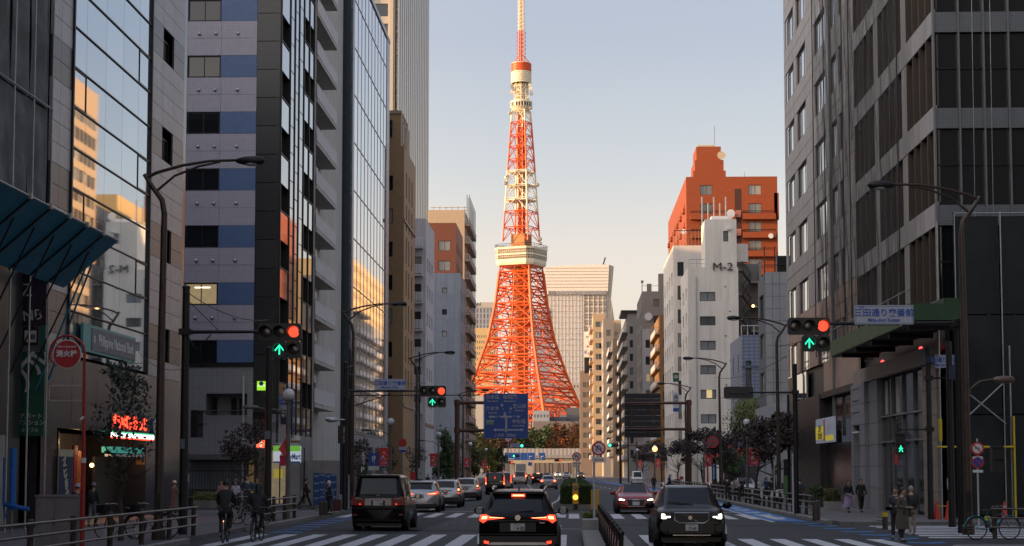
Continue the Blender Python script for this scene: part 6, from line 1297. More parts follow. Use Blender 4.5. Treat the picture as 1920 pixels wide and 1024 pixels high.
part('pole', MB().tube(pts, [.06, .055] + [.03] * (len(pts) - 2), 8), REDP, o, smooth=40); part('white_rim', MB().lathe((cx, 0, cz), [(.345, -.02), (.345, .02)], 28, 'y'), WTXT, o); part('disc', MB().lathe((cx, -.03, cz), [(.325, -.005), (.325, .04)], 28, 'y'), mat('deep_red_sign', (.36, .012, .02), .4, var=.05), o)
text('消火栓', .17, WTXT, o, T((cx, -.045, cz)), bold=.006); text('FIRE HYDRANT', .068, WTXT, o, T((cx, -.045, cz + .17)))
for a in (45, 135, 225): part('clip', MB().tube([(cx + .34 * cos(R(a)), 0, cz + .34 * sin(R(a))), (cx + .43 * cos(R(a)), 0, cz + .43 * sin(R(a)))], .015, 5), REDP, o)
part('empty_frame', MB().box(cx - .42, cx + .42, -.01, .01, cz - .76, cz - .74).box(cx - .42, cx + .42, -.01, .01, cz - 1.12, cz - 1.10).box(cx - .42, cx - .4, -.01, .01, cz - 1.12, cz - .74).box(cx + .4, cx + .42, -.01, .01, cz - 1.12, cz - .74), ALU, o); part('tag', MB().prism([(-.08, 0), (.0, .07), (.05, .05), (-.03, -.04)], -.02, 0), WTXT, o, M=T((-.02, -.07, cz - 1.55))); part('white_sleeve', MB().lathe((0, 0, zat(157, 868, YH_)), [(.062, 0), (.062, .12)], 10), WTXT, o)
Yc_ = 43.0; c0 = at(104, 900, Yc_); o = thing('utility_cabinet', 'grey two door street cabinet with dark smudges by the red pole', 'utility box', (c0.x, Yc_, .14)); CB = mat('cabinet_grey', (.16, .15, .15), .5, var=.18, vscale=5, streak=.3)
part('body', MB().box(-.48, .48, 0, .5, 0, 1.28), CB, o)
for k in (0, 1): part('door', MB().box(-.46 + k * .47, -.46 + k * .47 + .45, -.02, -.002, .06, 1.22), CB, o)
part('handle', MB().box(-.03, .0, -.05, -.02, .6, .75), DARK, o); part('lid', MB().box(-.5, .5, -.03, .53, 1.28, 1.33), CB, o)
RAILS = mat('worn_steel_rail', (.17, .155, .145), .4, .6, var=.25, vscale=5); RAILP = mat('brown_post_paint', (.05, .038, .032), .5, .2, var=.2)
def guard(label, x, ya, yb, pitch=2.0, xb=None, h=.85, posts=True):
 side = 1 if 5 < x < 12 and ya > 60 else -1
 xb = x if xb is None else xb; n = max(1, round((yb - ya) / pitch)); L_ = sqrt((xb - x) ** 2 + (yb - ya) ** 2); ang = atan2(yb - ya, xb - x)
 o = thing('guard_rail', label, 'railing', (x, ya, .14), ang, 'pedestrian guard rails of steel tubes along the kerbs'); k = 'gpost'
 if k not in BC: BC[k] = MB().tube([(0, 0, 0), (0, 0, h + .06)], [.07, .07], 8).lathe((0, 0, h + .05), [(.075, 0), (.05, .03)], 8).mesh('post', RAILP, 40)
 for i in range(n + 1): link('post', BC[k], o, WM[o.name] @ T((L_ * i / n, 0, 0)))
 for z in (.32, .58, .84): part('rail', MB().tube([(-.12, side * .08, z), (L_ + .12, side * .08, z)], .03, 8), RAILS, o, smooth=60)
 return o
guard('three tube guard rail in the near left foreground before the bicycles', -11.2, 30, 52.2, 3.2); guard('guard rail behind the two cyclists on the left kerb', -11.3, 64.5, 71.3, 2.0, xb=-11.2)
guard('guard rail beyond the black minivan on the left kerb', -11.3, 102, 130, 2.5); guard('long guard rail on the far left kerb', -11.3, 132, 178, 3)
guard('guard rail along the blue cycle lane before the stone office', 10.25, 75, 104, 2.4); guard('second guard rail beyond the dark tree posts on the right', 10.25, 108, 150, 3); guard('far guard rail on the right kerb', 10.2, 152, 178, 3)
guard('short guard rail beside the teal bicycle at the right corner', 12.0, 50.6, 50.6, 2, xb=13.3); guard('short guard rail at the far right edge', 14.3, 51.5, 51.5, 2, xb=17)
def bollard(label, px, py, top, Y, ring=False):
 x = XY(px, Y, py); o = thing('bollard', label, 'bollard', (x, Y, .14), 0, 'dark kerb bollards with cross pegs'); h = zat(px, top, Y) - .14
 part('post', MB().tube([(0, 0, 0), (0, 0, h)], .09, 10).lathe((0, 0, h), [(.095, 0), (.06, .05)], 10), RAILP, o, smooth=40)
 for z in (.35, .55, .75): part('peg', MB().tube([(-.28, 0, z * h), (.05, 0, z * h)], .022, 6), RAILS, o)
 if ring: part('yellow_band', MB().lathe((0, 0, h * .78), [(.095, 0), (.095, .14)], 10), mat('yellow_sleeve'), o)
for a in (('bollard pair half nearest the lilac skirted walker', 1534, 980, 940, 68.5), ('bollard beside it at the kerb corner', 1528, 978, 942, 67.6), ('yellow banded bollard left of the waiting group', 1660, 1000, 966 - 4, 58.2, True), ('bollard right of the globe lamp in the opening', 602, 975, 942, 75), ('bollard beside the hoarding opening', 610, 975, 942, 75.8), ('yellow banded bollard by the teal bicycle', 1852, 1000, 972, 60, True)): bollard(*a)
# --- gantries
GB = mat('brown_gantry_paint', (.10, .045, .03), .5, .2, var=.25); SBL = mat('road_sign_blue', (.008, .065, .30), .4, var=.03); SWT = mat('sign_marking_white', (.42, .42, .50), .5, var=0); SGN = mat('road_sign_green', (.01, .2, .06), .4, var=0)
Yg = 165.0; c = at(949, 780, Yg); W2 = (XY(990, Yg, 780) - XY(907.5, Yg, 780)) / 2; H2 = (zat(949, 737.5, Yg) - zat(949, 821.5, Yg)) / 2; xpost = XY(857, Yg, 800)
o = thing('direction_gantry', 'brown gantry post with two arms reaching over the left carriageway', 'sign gantry', (xpost, Yg + .3, .14)); zq = lambda y: zat(900, y, Yg) - .14
part('post', MB().tube([(0, 0, 0), (0, 0, zq(749))], .24, 12), GB, o, smooth=40)
for y_ in (755, 807): part('arm', MB().tube([(0, 0, zq(y_)), (XY(985, Yg, y_) - xpost, 0, zq(y_))], [.17, .12], 10), GB, o, smooth=40); part('collar', MB().lathe((0, 0, zq(y_) - .25), [(.31, 0), (.31, .5)], 12), GB, o, smooth=40)
o = thing('direction_sign', 'big blue direction sign with white arrows and place names', 'road sign', (c.x, Yg, c.z)); sx_ = W2 / 41.3; 
part('board', MB().box(-W2, W2, -.04, .04, -H2, H2), SBL, o); fr = .05
part('edge', MB().box(-W2, W2, -.045, -.041, H2 - fr, H2).box(-W2, W2, -.045, -.041, -H2, -H2 + fr).box(-W2, -W2 + fr, -.046, -.041, -H2, H2).box(W2 - fr, W2, -.046, -.041, -H2, H2), mat('sign_edge_blue', (.05, .15, .4), .5, var=0), o)
def sp(px, py): return ((px / 1024 * 100 - 49.0) * W2 / 41.3, (50 - 0.7 - py / 1024 * 100) * H2 / 42 + 0.0)   # coordinates read on the 1024 px enlargement
def poly(nm, pts, m_=SWT): part(nm, MB().prism([sp(a, b_) for a, b_ in pts], -.052, -.046), m_, o)
poly('arrow', [(245, 775), (310, 740), (310, 757), (790, 757), (790, 738), (850, 770), (790, 803), (790, 787), (310, 787), (310, 807)]); poly('arrow', [(483, 812), (483, 530), (523, 530), (523, 812), (503, 822)]); poly('arrow', [(160, 520), (215, 488), (215, 503), (288, 503), (288, 537), (215, 537), (215, 552)]); poly('road_bar', [(385, 503), (612, 503), (612, 537), (385, 537)]); poly('road_bar', [(710, 500), (762, 500), (762, 540), (710, 540)])
poly('arrow', [(452, 505), (460, 440), (473, 420), (490, 440), (500, 480), (500, 505)]); poly('arrow', [(400, 272), (412, 262), (450, 295), (430, 335), (402, 310)]); poly('arrow', [(612, 332), (608, 392), (555, 370)]); poly('green_plate', [(110, 578), (275, 578), (275, 672), (110, 672)], SGN)
def st(s_, px, py, size, sxx=1.0): q = sp(px, py); text(s_, size * W2 / 41.3, SWT, o, T((q[0], -.052, q[1])), sx=sxx, bold=.006)
st('日本橋', 240, 148, 8.8, 1.0); st('Nihombashi', 240, 222, 4.2); st('桜田門', 575, 143, 8.8, 1.0); st('Sakuradamon', 575, 220, 4.2); st('六本木', 240, 365, 8.6); st('Roppongi', 240, 442, 4.2); st('芝公園', 757, 325, 8.6); st('Shibakoen', 757, 400, 4.2); st('金杉橋', 745, 615, 8.6); st('Kanasugi Bridge', 745, 692, 3.6); st('この先', 368, 876, 6.6, 1.0); st('200m', 600, 876, 8.2)
st('首都高', 192, 612, 4.8); st('Shuto Expwy', 192, 655, 2.2); st('319', 330, 520, 4); st('319', 655, 515, 4); st('1', 445, 375, 5); st('409', 575, 430, 3.4)
o = thing('no_entry_sign', 'small round red and white sign peeking below the big blue sign', 'road sign', (XY(953, Yg + 40, 824), Yg + 40, zat(953, 822, Yg + 40))); part('disc', MB().lathe((0, 0, 0), [(.52, -.02), (.52, .02)], 20, 'y'), mat('sign_red', (.5, .02, .02), .45, var=0), o); part('field', MB().lathe((0, -.03, 0), [(.38, -.004), (.38, .0)], 20, 'y'), WTXT, o); part('bar', MB().tube([(-.3, -.04, .3), (.3, -.04, -.3)], .03, 4), mat('sign_red'), o); part('post', MB().tube([(0, .05, .3), (0, .05, -zat(953, 822, Yg + 40))], .05, 6), STEEL, o)
Yr = 168.0; xp = XY(1291.5, Yr, 800); o = thing('gantry', 'brown gantry post with two arms holding a board seen from behind', 'sign gantry', (xp, Yr - .3, .14)); zq = lambda y: zat(1250, y, Yr) - .14
part('post', MB().tube([(0, 0, 0), (0, 0, zq(750))], .22, 12), GB, o, smooth=40)
for y_ in (756, 805): part('arm', MB().tube([(0, 0, zq(y_)), (XY(1172, Yr, y_) - xp, 0, zq(y_))], [.15, .1], 10), GB, o, smooth=40); part('collar', MB().lathe((0, 0, zq(y_) - .2), [(.28, 0), (.28, .4)], 12), GB, o, smooth=40)
c = at(1205, 779, Yr); o = thing('board_from_behind', 'dark back of a large direction board over the right carriageway', 'road sign', (c.x, Yr + .1, c.z)); w_ = XY(1239, Yr) - XY(1171, Yr); h_ = zat(1205, 738, Yr) - zat(1205, 821, Yr); BKM = mat('board_back', (.035, .037, .042), .6, .3, var=.1)
for i in range(8): part('back_plank', MB().box(-w_ / 2, w_ / 2, -.03, .03, -h_ / 2 + h_ * i / 8 + .01, -h_ / 2 + h_ * (i + 1) / 8 - .01), BKM, o)
for i in range(8): part('stiffener', MB().box(-w_ / 2 + .05, w_ / 2 - .05, -.07, -.03, -h_ / 2 + h_ * (i + .5) / 8 - .03, -h_ / 2 + h_ * (i + .5) / 8 + .03), BKM, o)
for x_ in (-.3, .28): part('strut', MB().box(w_ * x_ - .05, w_ * x_ + .05, -.12, -.07, -h_ * .35, h_ * .4), GB, o)
YEL = mat('yellow_plastic', (.55, .30, .015), .45, var=.08); 
def noturn(label, px, py, Y, r_, base):
 o = thing('no_u_turn_sign', label, 'road sign', (XY(px, Y, py), Y, base)); z = zat(px, py, Y) - base; SR = mat('sign_red'); part('disc', MB().lathe((.15 if base > .1 else 0, -.06, z), [(r_, -.01), (r_, .01)], 28, 'y'), SR, o); x_ = .15 if base > .1 else 0
 part('field', MB().lathe((x_, -.075, z), [(r_ * .76, -.004), (r_ * .76, .0)], 28, 'y'), WTXT, o); k = r_ / .3
 part('arrow', MB().tube([(x_ - .08 * k, -.085, z - .12 * k), (x_ - .08 * k, -.085, z + .03 * k), (x_ - .04 * k, -.085, z + .10 * k), (x_ + .04 * k, -.085, z + .10 * k), (x_ + .08 * k, -.085, z + .03 * k), (x_ + .08 * k, -.085, z - .02 * k)], .022 * k, 4).prism([(x_ + .01 * k, z - .01 * k), (x_ + .15 * k, z - .01 * k), (x_ + .08 * k, z - .1 * k)], -.095, -.08), BLTXT, o)
 part('slash', MB().tube([(x_ - .19 * k, -.095, z + .17 * k), (x_ + .19 * k, -.095, z - .17 * k)], .022 * k, 4), SR, o)
 part('plate', MB().box(x_ - r_ * .98, x_ + r_ * .98, -.07, -.05, z - r_ * 1.98, z - r_ * 1.2), WTXT, o); part('plate_arrow', MB().prism([(x_ - .7 * r_, z - 1.6 * r_), (x_ - .45 * r_, z - 1.42 * r_), (x_ - .45 * r_, z - 1.54 * r_), (x_ + .45 * r_, z - 1.54 * r_), (x_ + .45 * r_, z - 1.42 * r_), (x_ + .7 * r_, z - 1.6 * r_), (x_ + .45 * r_, z - 1.78 * r_), (x_ + .45 * r_, z - 1.66 * r_), (x_ - .45 * r_, z - 1.66 * r_), (x_ - .45 * r_, z - 1.78 * r_)], -.08, -.071), SR, o)
 part('pole', MB().tube([(0, 0, 0), (0, 0, z + .05)], .04 if r_ < .27 else .045, 8), mat('pale_post'), o, smooth=40); part('clamp', MB().box(-.02, x_, -.05, 0, z - .03, z + .03), STEEL, o)
noturn('no u-turn sign on the nearer pale pole of the median', 1113.5, 841, 56.0, .225, .24); noturn('smaller no u-turn sign rising behind the median hedge', 1081, 856, 112, .28, .05)
def ybox(label, px0, px1, pyt, pyb, Y, lights=True):
 x0, x1 = XY(px0, Y, 930), XY(px1, Y, 930); zt, zb = zat(px0, pyt, Y), zat(px0, pyb, Y); o = thing('median_beacon', label, 'beacon', ((x0 + x1) / 2, Y, 0)); w_ = (x1 - x0) / 2
 part('box', MB().box(-w_, w_, -.12, .12, zb, zt), YEL, o); part('foot', MB().box(-w_ * .7, w_ * .7, -.1, .1, max(0.02, zb - .3), zb), DARK, o)
 if lights:
  part('dark_lens', MB().lathe((0, -.16, zt - .24), [(.12, 0), (.13, .04)], 16, 'y'), OFFL, o, smooth=50); part('amber_lens', MB().lathe((0, -.16, zt - .72), [(.0, -.01), (.12, 0), (.13, .04)], 16, 'y'), mat('lit_amber', (.6, .3, .02), .4, var=0, emit=(1, .45, .05), es=2.2), o, smooth=50)
 else:
  for k in (-.5, .5): part('rib', MB().box(w_ * k - .02, w_ * k + .02, -.14, -.12, zb + .05, zt - .05), YEL, o)
ybox('yellow beacon box with lit amber lamp in front of the median hedge', 1073.5, 1084.5, 906, 945, 91.0); ybox('plain yellow guard box behind the nearer pale sign pole', 1108, 1123, 918, 972, 74.0, False)
hg = thing('hedge', 'dark trimmed evergreen hedge filling the far median island', 'hedge', (.3, 92.6, .26)); 
def hedge_mesh(w_, L_, h_, n, leaf, m_, seed=1):
 q = random.Random(seed); mb = MB()
 for i in range(n):
  f = q.random(); 
  y = q.random() ** 1.6 * L_; face_ = q.random()
  if face_ < .35: p = Vector((q.uniform(-w_, w_), y, h_ + q.uniform(-.06, .06)))
  elif face_ < .6: p = Vector((q.choice((-w_, w_)) + q.uniform(-.06, .06), y, q.uniform(0, h_)))
  else: p = Vector((q.uniform(-w_, w_), q.uniform(-.06, .05), q.uniform(0, h_)))
  d1 = Vector((q.gauss(0, 1), q.gauss(0, 1), q.gauss(0, 1))).normalized(); d2 = d1.orthogonal().normalized(); l = leaf * q.uniform(.6, 1.4); mb.add([p - d1 * l, p + d2 * l * .6, p + d1 * l, p - d2 * l * .6], [(0, 1, 2, 3)])
 return mb
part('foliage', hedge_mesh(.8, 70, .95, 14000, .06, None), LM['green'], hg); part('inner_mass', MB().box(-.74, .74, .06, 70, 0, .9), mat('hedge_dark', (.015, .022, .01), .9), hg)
tf = thing('grass_tuft', 'yellowish tuft of long grass in the near median planter', 'plant', (.55, 56.3, .4)); m = MB(); q = random.Random(4)
for i in range(260):
 a = q.random() * 6.28; l = q.uniform(.15, .42); b_ = Vector((q.uniform(-.12, .12), q.uniform(-.2, .2), 0)); e = b_ + Vector((cos(a) * l * .7, sin(a) * l * .7, l)); s_ = Vector((-sin(a), cos(a), 0)) * .012; mm_ = (b_ + e) / 2 + Vector((0, 0, l * .18)); m.add([b_ - s_, b_ + s_, mm_ + s_, mm_ - s_], [(0, 1, 2, 3)]); m.add([mm_ - s_, mm_ + s_, e], [(0, 1, 2)])
part('blades', m, LM['yellow'], tf); part('dark_base', crown_mesh('dark_base', LM['green'], .4, .25, 500, .05, 9), None, tf, M=T((.25, 1.5, .2)))
bf = thing('median_fence', 'black fence with reflector dots running down the near median', 'fence', (.88, 31, .24)); PKR = mat('pinkish_reflector', (.45, .28, .26), .4, var=.2)
n = 13
for i in range(n): 
 y = i * 1.95 + .3; part('post', MB().tube([(0, y, 0), (0, y, .72)], .05, 8).ball((0, y, .73), .065, 5), BLACK, bf, smooth=40); part('reflector', MB().box(-.055, .055, y - .02, y + .02, .5, .62), PKR, bf)
 if i < n - 1:
  part('panel', MB().box(-.015, .015, y + .12, y + 1.83, .08, .66), BLACK, bf)
  for k in range(4): part('reflector', MB().box(-.03, .03, y + .3 + k * .4, y + .42 + k * .4, .2 + .1 * (k % 2), .40 + .1 * (k % 2)), PKR, bf)
# --- far signals and signs on the street
for i, (lab, px, py, Y, lit) in enumerate((('far green signal left of the overpass', 985, 836, 300, 'green'), ('further green signal before the blue lane signs', 968, 855, 430, 'green'), ('far red signal left of the overpass', 955, 867, 440, 'red'), ('far red signal right of the overpass', 1046, 863, 450, 'red'), ('far green signal on the right row', 1150, 835, 300, 'green'))):
 c = at(px, py, Y); o = signal(lab, c.x, Y, c.z, arrow=False, lit=lit, k=1.35)
 part('arm', MB().tube([(0, .3, 0), ((-4 if px < 1000 else 4), .3, 0)], .07, 5), DARK, o); part('pole', MB().tube([((-4 if px < 1000 else 4), .3, .6), ((-4 if px < 1000 else 4), .3, -c.z)], .12, 6), DARK, o)
Yl = 560.0; o = thing('lane_sign_gantry', 'row of blue lane direction signs hung before the overpass', 'road sign', (XY(975, Yl), Yl, 0)); X0 = XY(975, Yl)
for p0, p1 in ((947, 975), (975.6, 989), (989.6, 1003), (1011, 1022)): part('panel', MB().box(XY(p0, Yl) - X0, XY(p1, Yl) - X0, -.1, .1, zat(p0, 863, Yl), zat(p0, 849, Yl)), SBL, o)
for px in (992, 1014): part('arrow', MB().box(XY(px, Yl) - X0, XY(px + 1, Yl) - X0, -.15, -.1, zat(px, 862, Yl), zat(px, 855, Yl)).box(XY(px + 1, Yl) - X0, XY(px + 5, Yl) - X0, -.15, -.1, zat(px, 856.5, Yl), zat(px, 855, Yl)), SWT, o)
part('arrow', MB().box(XY(953, Yl) - X0, XY(965, Yl) - X0, -.15, -.1, zat(px, 861, Yl), zat(px, 860, Yl)), SWT, o); part('beam', MB().box(XY(944, Yl) - X0, XY(1024, Yl) - X0, .1, .4, zat(960, 857, Yl), zat(960, 855.5, Yl)), STEEL, o); part('post', MB().box(XY(943, Yl) - X0, XY(944, Yl) - X0, 0, .5, 0, zat(960, 840, Yl)), STEEL, o)
name_sign('far white name plate beside the far green signal', 957, 975, 831, 839, 300, jp='赤羽橋南', en='Akabanebashi')
def panel_sign(label, pa, pb, ya, yb, Y, m_, txt=None, tm=None, size=.3, post=True, extra=None, name='sign', bold=.008):
 c = at((pa + pb) / 2, (ya + yb) / 2, Y); w_ = XY(pb, Y, ya) - XY(pa, Y, ya); h_ = zat(pa, ya, Y) - zat(pa, yb, Y); o = thing(name, label, 'sign', (c.x, Y, c.z)); part('board', MB().box(-w_ / 2, w_ / 2, -.03, .03, -h_ / 2, h_ / 2), m_, o)
 if txt: text(txt, size, tm or WTXT, o, T((0, -.035, 0)), bold=bold)
 if post: part('post', MB().tube([(0, .06, h_ / 2), (0, .06, -c.z + .14)], .04, 6), STEEL, o)
 return o, w_, h_
o, w_, h_ = panel_sign('blue parking sign with white plate under it behind the black minivan', 691, 711, 849, 873, 112, SBL, 'P', WTXT, .5); part('plate', MB().box(-w_ / 2, w_ / 2, -.03, .03, -h_ / 2 - .3, -h_ / 2 - .04), WTXT, o); part('divider', MB().box(.02, .05, -.035, -.03, -h_ * .4, h_ * .4), WTXT, o)
panel_sign('dark green board with a pale letter P beside the blue parking sign', 671, 689, 872, 890, 100, mat('dark_green_board', (.01, .03, .02), .5), 'P', WTXT, .42, False)
panel_sign('pale green information board on the left pavement', 784, 793, 878, 898, 125, mat('pale_board', (.4, .45, .44), .5), 'i', BTXT, .3)
panel_sign('green information board on the right pavement by the guard rail', 1469, 1477, 892, 928, 84, mat('green_board', (.06, .16, .05), .5), None)
panel_sign('red cloth notice hanging by the left kerb pole', 769, 779, 885, 900, 128, mat('sign_red'), None, post=True)
o, w_, h_ = panel_sign('blue and white clinic board high beside the near globe lamp', 519, 537, 760, 796, 103.5, mat('navy_board', (.01, .03, .07), .5), '歯科', WTXT, .42, False); part('header', MB().box(-w_ / 2, w_ / 2, -.04, .035, h_ / 2 - .28, h_ / 2), mat('sign_white'), o); text('KC3', .2, BLTXT, o, T((0, -.045, h_ / 2 - .14))); part('bracket', MB().box(-w_ / 2 - .5, -w_ / 2, 0, .05, -.05, .05), DARK, o)
o, w_, h_ = panel_sign('small glowing lime green sign on the dark glossy strip', 482, 498, 715, 732, 101, mat('lime_sign', (.2, .5, .02), .4, var=0, emit=(.4, .9, .05), es=.55), 'メガネ', mat('white_lit', (.8, .9, .7), .4, emit=(.9, 1, .7), es=.5), .17, False); part('ring', MB().lathe((0, -.045, h_ * .25), [(.13, 0), (.13, .01)], 14, 'y'), BLTXT, o); part('bracket', MB().box(w_ / 2, w_ / 2 + .6, 0, .05, -.05, .05), DARK, o)
YS_ = 99.5; xa, xb = XY(512, YS_), XY(563, YS_); o = thing('convenience_store_sign', 'green white and blue convenience store sign board behind the red flag', 'sign', ((xa + xb) / 2, YS_, zat(537, 852, YS_))); w_ = (xb - xa) / 2; h_ = (zat(537, 834, YS_) - zat(537, 866, YS_)) / 2; o['label'] = 'lit green, white and blue convenience store sign board'
part('board', MB().box(-w_, w_, 0, .3, -h_, h_), mat('lit_white_board', (.75, .8, .85), .4, var=0, emit=(.8, .9, 1), es=.22), o); part('green_band', MB().box(-w_, w_, -.01, 0, h_ * .35, h_), mat('fm_green', (.15, .45, .04), .4, var=0, emit=(.3, .9, .1), es=.2), o); part('blue_band', MB().box(-w_, w_, -.01, 0, -h_, -h_ * .82), mat('fm_blue', (.02, .15, .5), .4, var=0), o); text('FamilyMart', .46, mat('fm_text', (.01, .12, .4), .5, var=0), o, T((.22, -.02, -.14)), bold=.012, sx=.62 * .9)
YS2 = 98.0; o = thing('store_red_lamp', 'glowing red lantern sign above the store by the bare tree', 'sign', (XY(489, YS2), YS2, zat(489, 833, YS2))); part('lantern', MB().box(-.25, .25, -.1, .1, -.2, .22), mat('red_lantern', (.5, .06, .03), .4, emit=(1, .12, .05), es=1.2), o); part('bright_core', MB().box(-.06, .05, -.12, -.1, -.15, .15), mat('white_lit'), o); part('bracket', MB().box(.25, 1.0, -.02, .02, -.02, .02), DARK, o)
sf = bldg('shop_building', 'single storey dark shop front with lit interior below the mirrored bay', -18, 99.9); body(sf, PT, XY(440, 100), XY(563, 100.2) - .0, 99.9, 101.8, 3.3, 3.6); fS2 = Face(sf, XY(500, 100), 99.9, 1, 0); Wd = XY(563, 100) - XY(500, 100)
fS2.box('lit_interior', mat('store_interior', (.25, .2, .12), .6, var=.6, vscale=3, emit=(1, .8, .5), es=.10), 0, Wd * .65, .15, 3.2, -.9, -.8); fS2.box('grey_pillar', CONC, Wd * .65, Wd, .15, 3.3, -.9, -.0); fS2.box('yellow_notice', mat('yellow_field'), .3, .8, 1.6, 2.1, -.78, -.76)
for k in range(4): fS2.box('mullion', DARK, k * .7, k * .7 + .06, .15, 3.3, -.3, -.2)
fS2.box('side_wall', STC, Wd, Wd + 2.2, .15, 2.6, -.4, -.3)
YHd = 96.0; xa, xb = XY(587, YHd, 915), XY(631, YHd, 915); hd = thing('hoarding', 'blue construction hoarding printed with white seagull waves', 'hoarding', ((xa + xb) / 2, YHd, .14)); w_ = (xb - xa) / 2; HB = mat('hoarding_blue', (.015, .07, .22), .5, var=.06); ht = zat(600, 887, YHd) - .14
part('panel', MB().box(-w_, -.02, 0, .05, 0, ht), HB, hd); part('panel', MB().box(.0, w_, 0, .05, 0, ht - .03), HB, hd)
for r_ in range(4):
 m = MB()
 for k in range(4): cx_ = -w_ + .18 + k * w_ * .5; z = .35 + r_ * ht * .23 + .06 * (k % 2); m.prism([(cx_ - .17, z), (cx_ - .08, z + .09), (cx_, z + .01), (cx_ + .09, z + .1), (cx_ + .17, z + .0), (cx_ + .09, z + .06), (cx_, z - .04), (cx_ - .08, z + .05)], -.006, -.001)
 part('printed_waves', m, mat('wave_print', (.4, .5, .65), .5, var=0), hd)
fe_ = thing('iron_fence', 'black spiked iron fence in front of the mosaic tower podium', 'fence', (XY(330, 98), 98.5, .14)); Lf = XY(470, 98) - XY(330, 98); m_ = None; k = int(Lf / .17)
bar_me = MB().box(-.015, .015, -.015, .015, 0, 2.0).add([(-.03, 0, 2.0), (.03, 0, 2.0), (0, 0, 2.12)], [(0, 1, 2)]).mesh('bar', BLACK)
for i in range(k): link('bar', bar_me, fe_, WM[fe_.name] @ T((i * .17, 0, 0)))
for z in (.2, 1.85): part('fence_rail', MB().box(0, Lf, -.02, .02, z, z + .05), BLACK, fe_)
part('notice', MB().box(.25, .65, -.05, -.03, 1.25, 1.7), WTXT, fe_); text('注意', .14, mat('sign_red'), fe_, T((.45, -.055, 1.5)))
def planter(label, px0, px1, pyb, Y, m_, hgt=.45, pl=.35, seed=1, kind='olive', d=.9):
 x0, x1 = XY(px0, Y, pyb), XY(px1, Y, pyb); o = thing('planter', label, 'planter', ((x0 + x1) / 2, Y, .14)); w_ = (x1 - x0) / 2; part('box', MB().box(-w_, w_, 0, d, 0, hgt), m_, o); q = random.Random(seed); mb = MB()
 for i in range(1500):
  p = Vector((q.uniform(-w_, w_), q.uniform(0, d), hgt + q.random() ** 1.5 * pl)); d1 = Vector((q.gauss(0, 1), q.gauss(0, 1), q.gauss(0, 1))).normalized(); d2 = d1.orthogonal().normalized(); l = .05 * q.uniform(.6, 1.6); mb.add([p - d1 * l, p + d2 * l * .5, p + d1 * l, p - d2 * l * .5], [(0, 1, 2, 3)])
 part('shrubs', mb, LM[kind], o)
planter('stone planter with yellow green shrubs before the iron fence', 362, 407, 950, 88, CONC, .4, .4, 3, 'yellow'); planter('dark planter with low shrubs by the black portal', 1520, 1545, 930, 92, SP, .5, .6, 4, 'green'); planter('stone planter with drooping shrubs beside the shop pier', 1549, 1578, 935, 84, CONC, .45, .6, 5, 'olive')
o = thing('bench', 'dark slatted bench by the iron fence', 'bench', (XY(378, 94), 94, .14))
for k in range(3): part('slat', MB().box(-.75, .75, -.2 + k * .16, -.07 + k * .16, .42, .46), BRONZE, o)
for k in range(3): part('back_slat', MB().box(-.75, .75, .26, .3, .55 + k * .13, .64 + k * .13), BRONZE, o)
for x_ in (-.6, .6): part('leg', MB().box(x_ - .04, x_ + .04, -.18, .3, 0, .42), DARK, o)
TSP = [('near sparse dark evergreen tree in front of the glass office', 229, 690, 48.5, -12.5, 'dark', 1.45, 1500, .09, .35), ('small bare maroon tree beside the convenience store sign', 466, 800, 74, -13.1, 'maroon', 1.3, 420, .10, .5)]
o = tree(TSP[0][0], XY(229, 48.5), 48.5, zat(229, 680, 48.5) - .1, 1.15, 'dark', 21, n=950, leaf=.07, trunk=.36, clumps=20, rr=.09, flat=.5); o['label'] = TSP[0][0]
tree(TSP[1][0], XY(463, 80), 80, zat(463, 790, 80), 1.5, 'maroon', 23, n=900, leaf=.09, trunk=.42, clumps=15, rr=.07)
for i, (px, py, Y, w_, k, lab) in enumerate(((1418, 790, 118, 2.5, 'maroon', 'nearest broad maroon tree on the right pavement'), (1355, 800, 142, 2.4, 'maroon', 'second maroon tree in front of the white block'), (1452, 782, 104, 2.2, 'maroon', 'maroon tree overlapping the grey panel block'), (1318, 812, 165, 2.4, 'maroon', 'third dark maroon tree behind the right gantry post'), (1272, 826, 205, 2.5, 'maroon', 'thin maroon tree by the ochre block'), (1240, 832, 240, 2.6, 'maroon', 'far maroon tree near the board seen from behind'), (1205, 838, 280, 2.6, 'maroon', 'furthest maroon tree on the right row'),
  (1392, 752, 160, 2.0, 'yellow', 'tall yellow green tree rising behind the maroon crowns'), (1404, 745, 163, 1.8, 'yellow', 'upper yellow green tree beside the blue tiled block'), (1378, 842, 150, 1.8, 'green', 'dark green bush tree below the maroon crowns'))):
 tree(lab, XY(px, Y), Y, zat(px, py, Y), w_, k, 60 + i, n=1700 if k == 'maroon' else 1800, leaf=.11 + Y * .0002, trunk=.42 if k == 'maroon' else .3, clumps=14, rr=.12, shape=.9)
for i, (px, py, Y, w_) in enumerate(((706, 830, 118, 1.4), (760, 838, 140, 1.4), (802, 842, 165, 1.3), (868, 850, 225, 1.5))):
 tree(['bare', 'twiggy', 'thin bare', 'far bare'][i] + ' maroon tree on the left pavement ' + ['by the parking sign', 'before the brown block', 'before the white balcony block', 'left of the big blue sign'][i], XY(px, Y) - 1.2, Y, zat(px, py, Y), w_, 'maroon', 80 + i, n=420, leaf=.10, trunk=.45, clumps=12, rr=.08)
rs = gen('red_shop', 'low shop with red fascia beneath the trees on the right', 13.2, 16, 152, 166, 4.2, DKB, [dict(s='L', fh=5, n=1, w=1, h=1, sill=1, z0=9, shop=True)], roof=True)
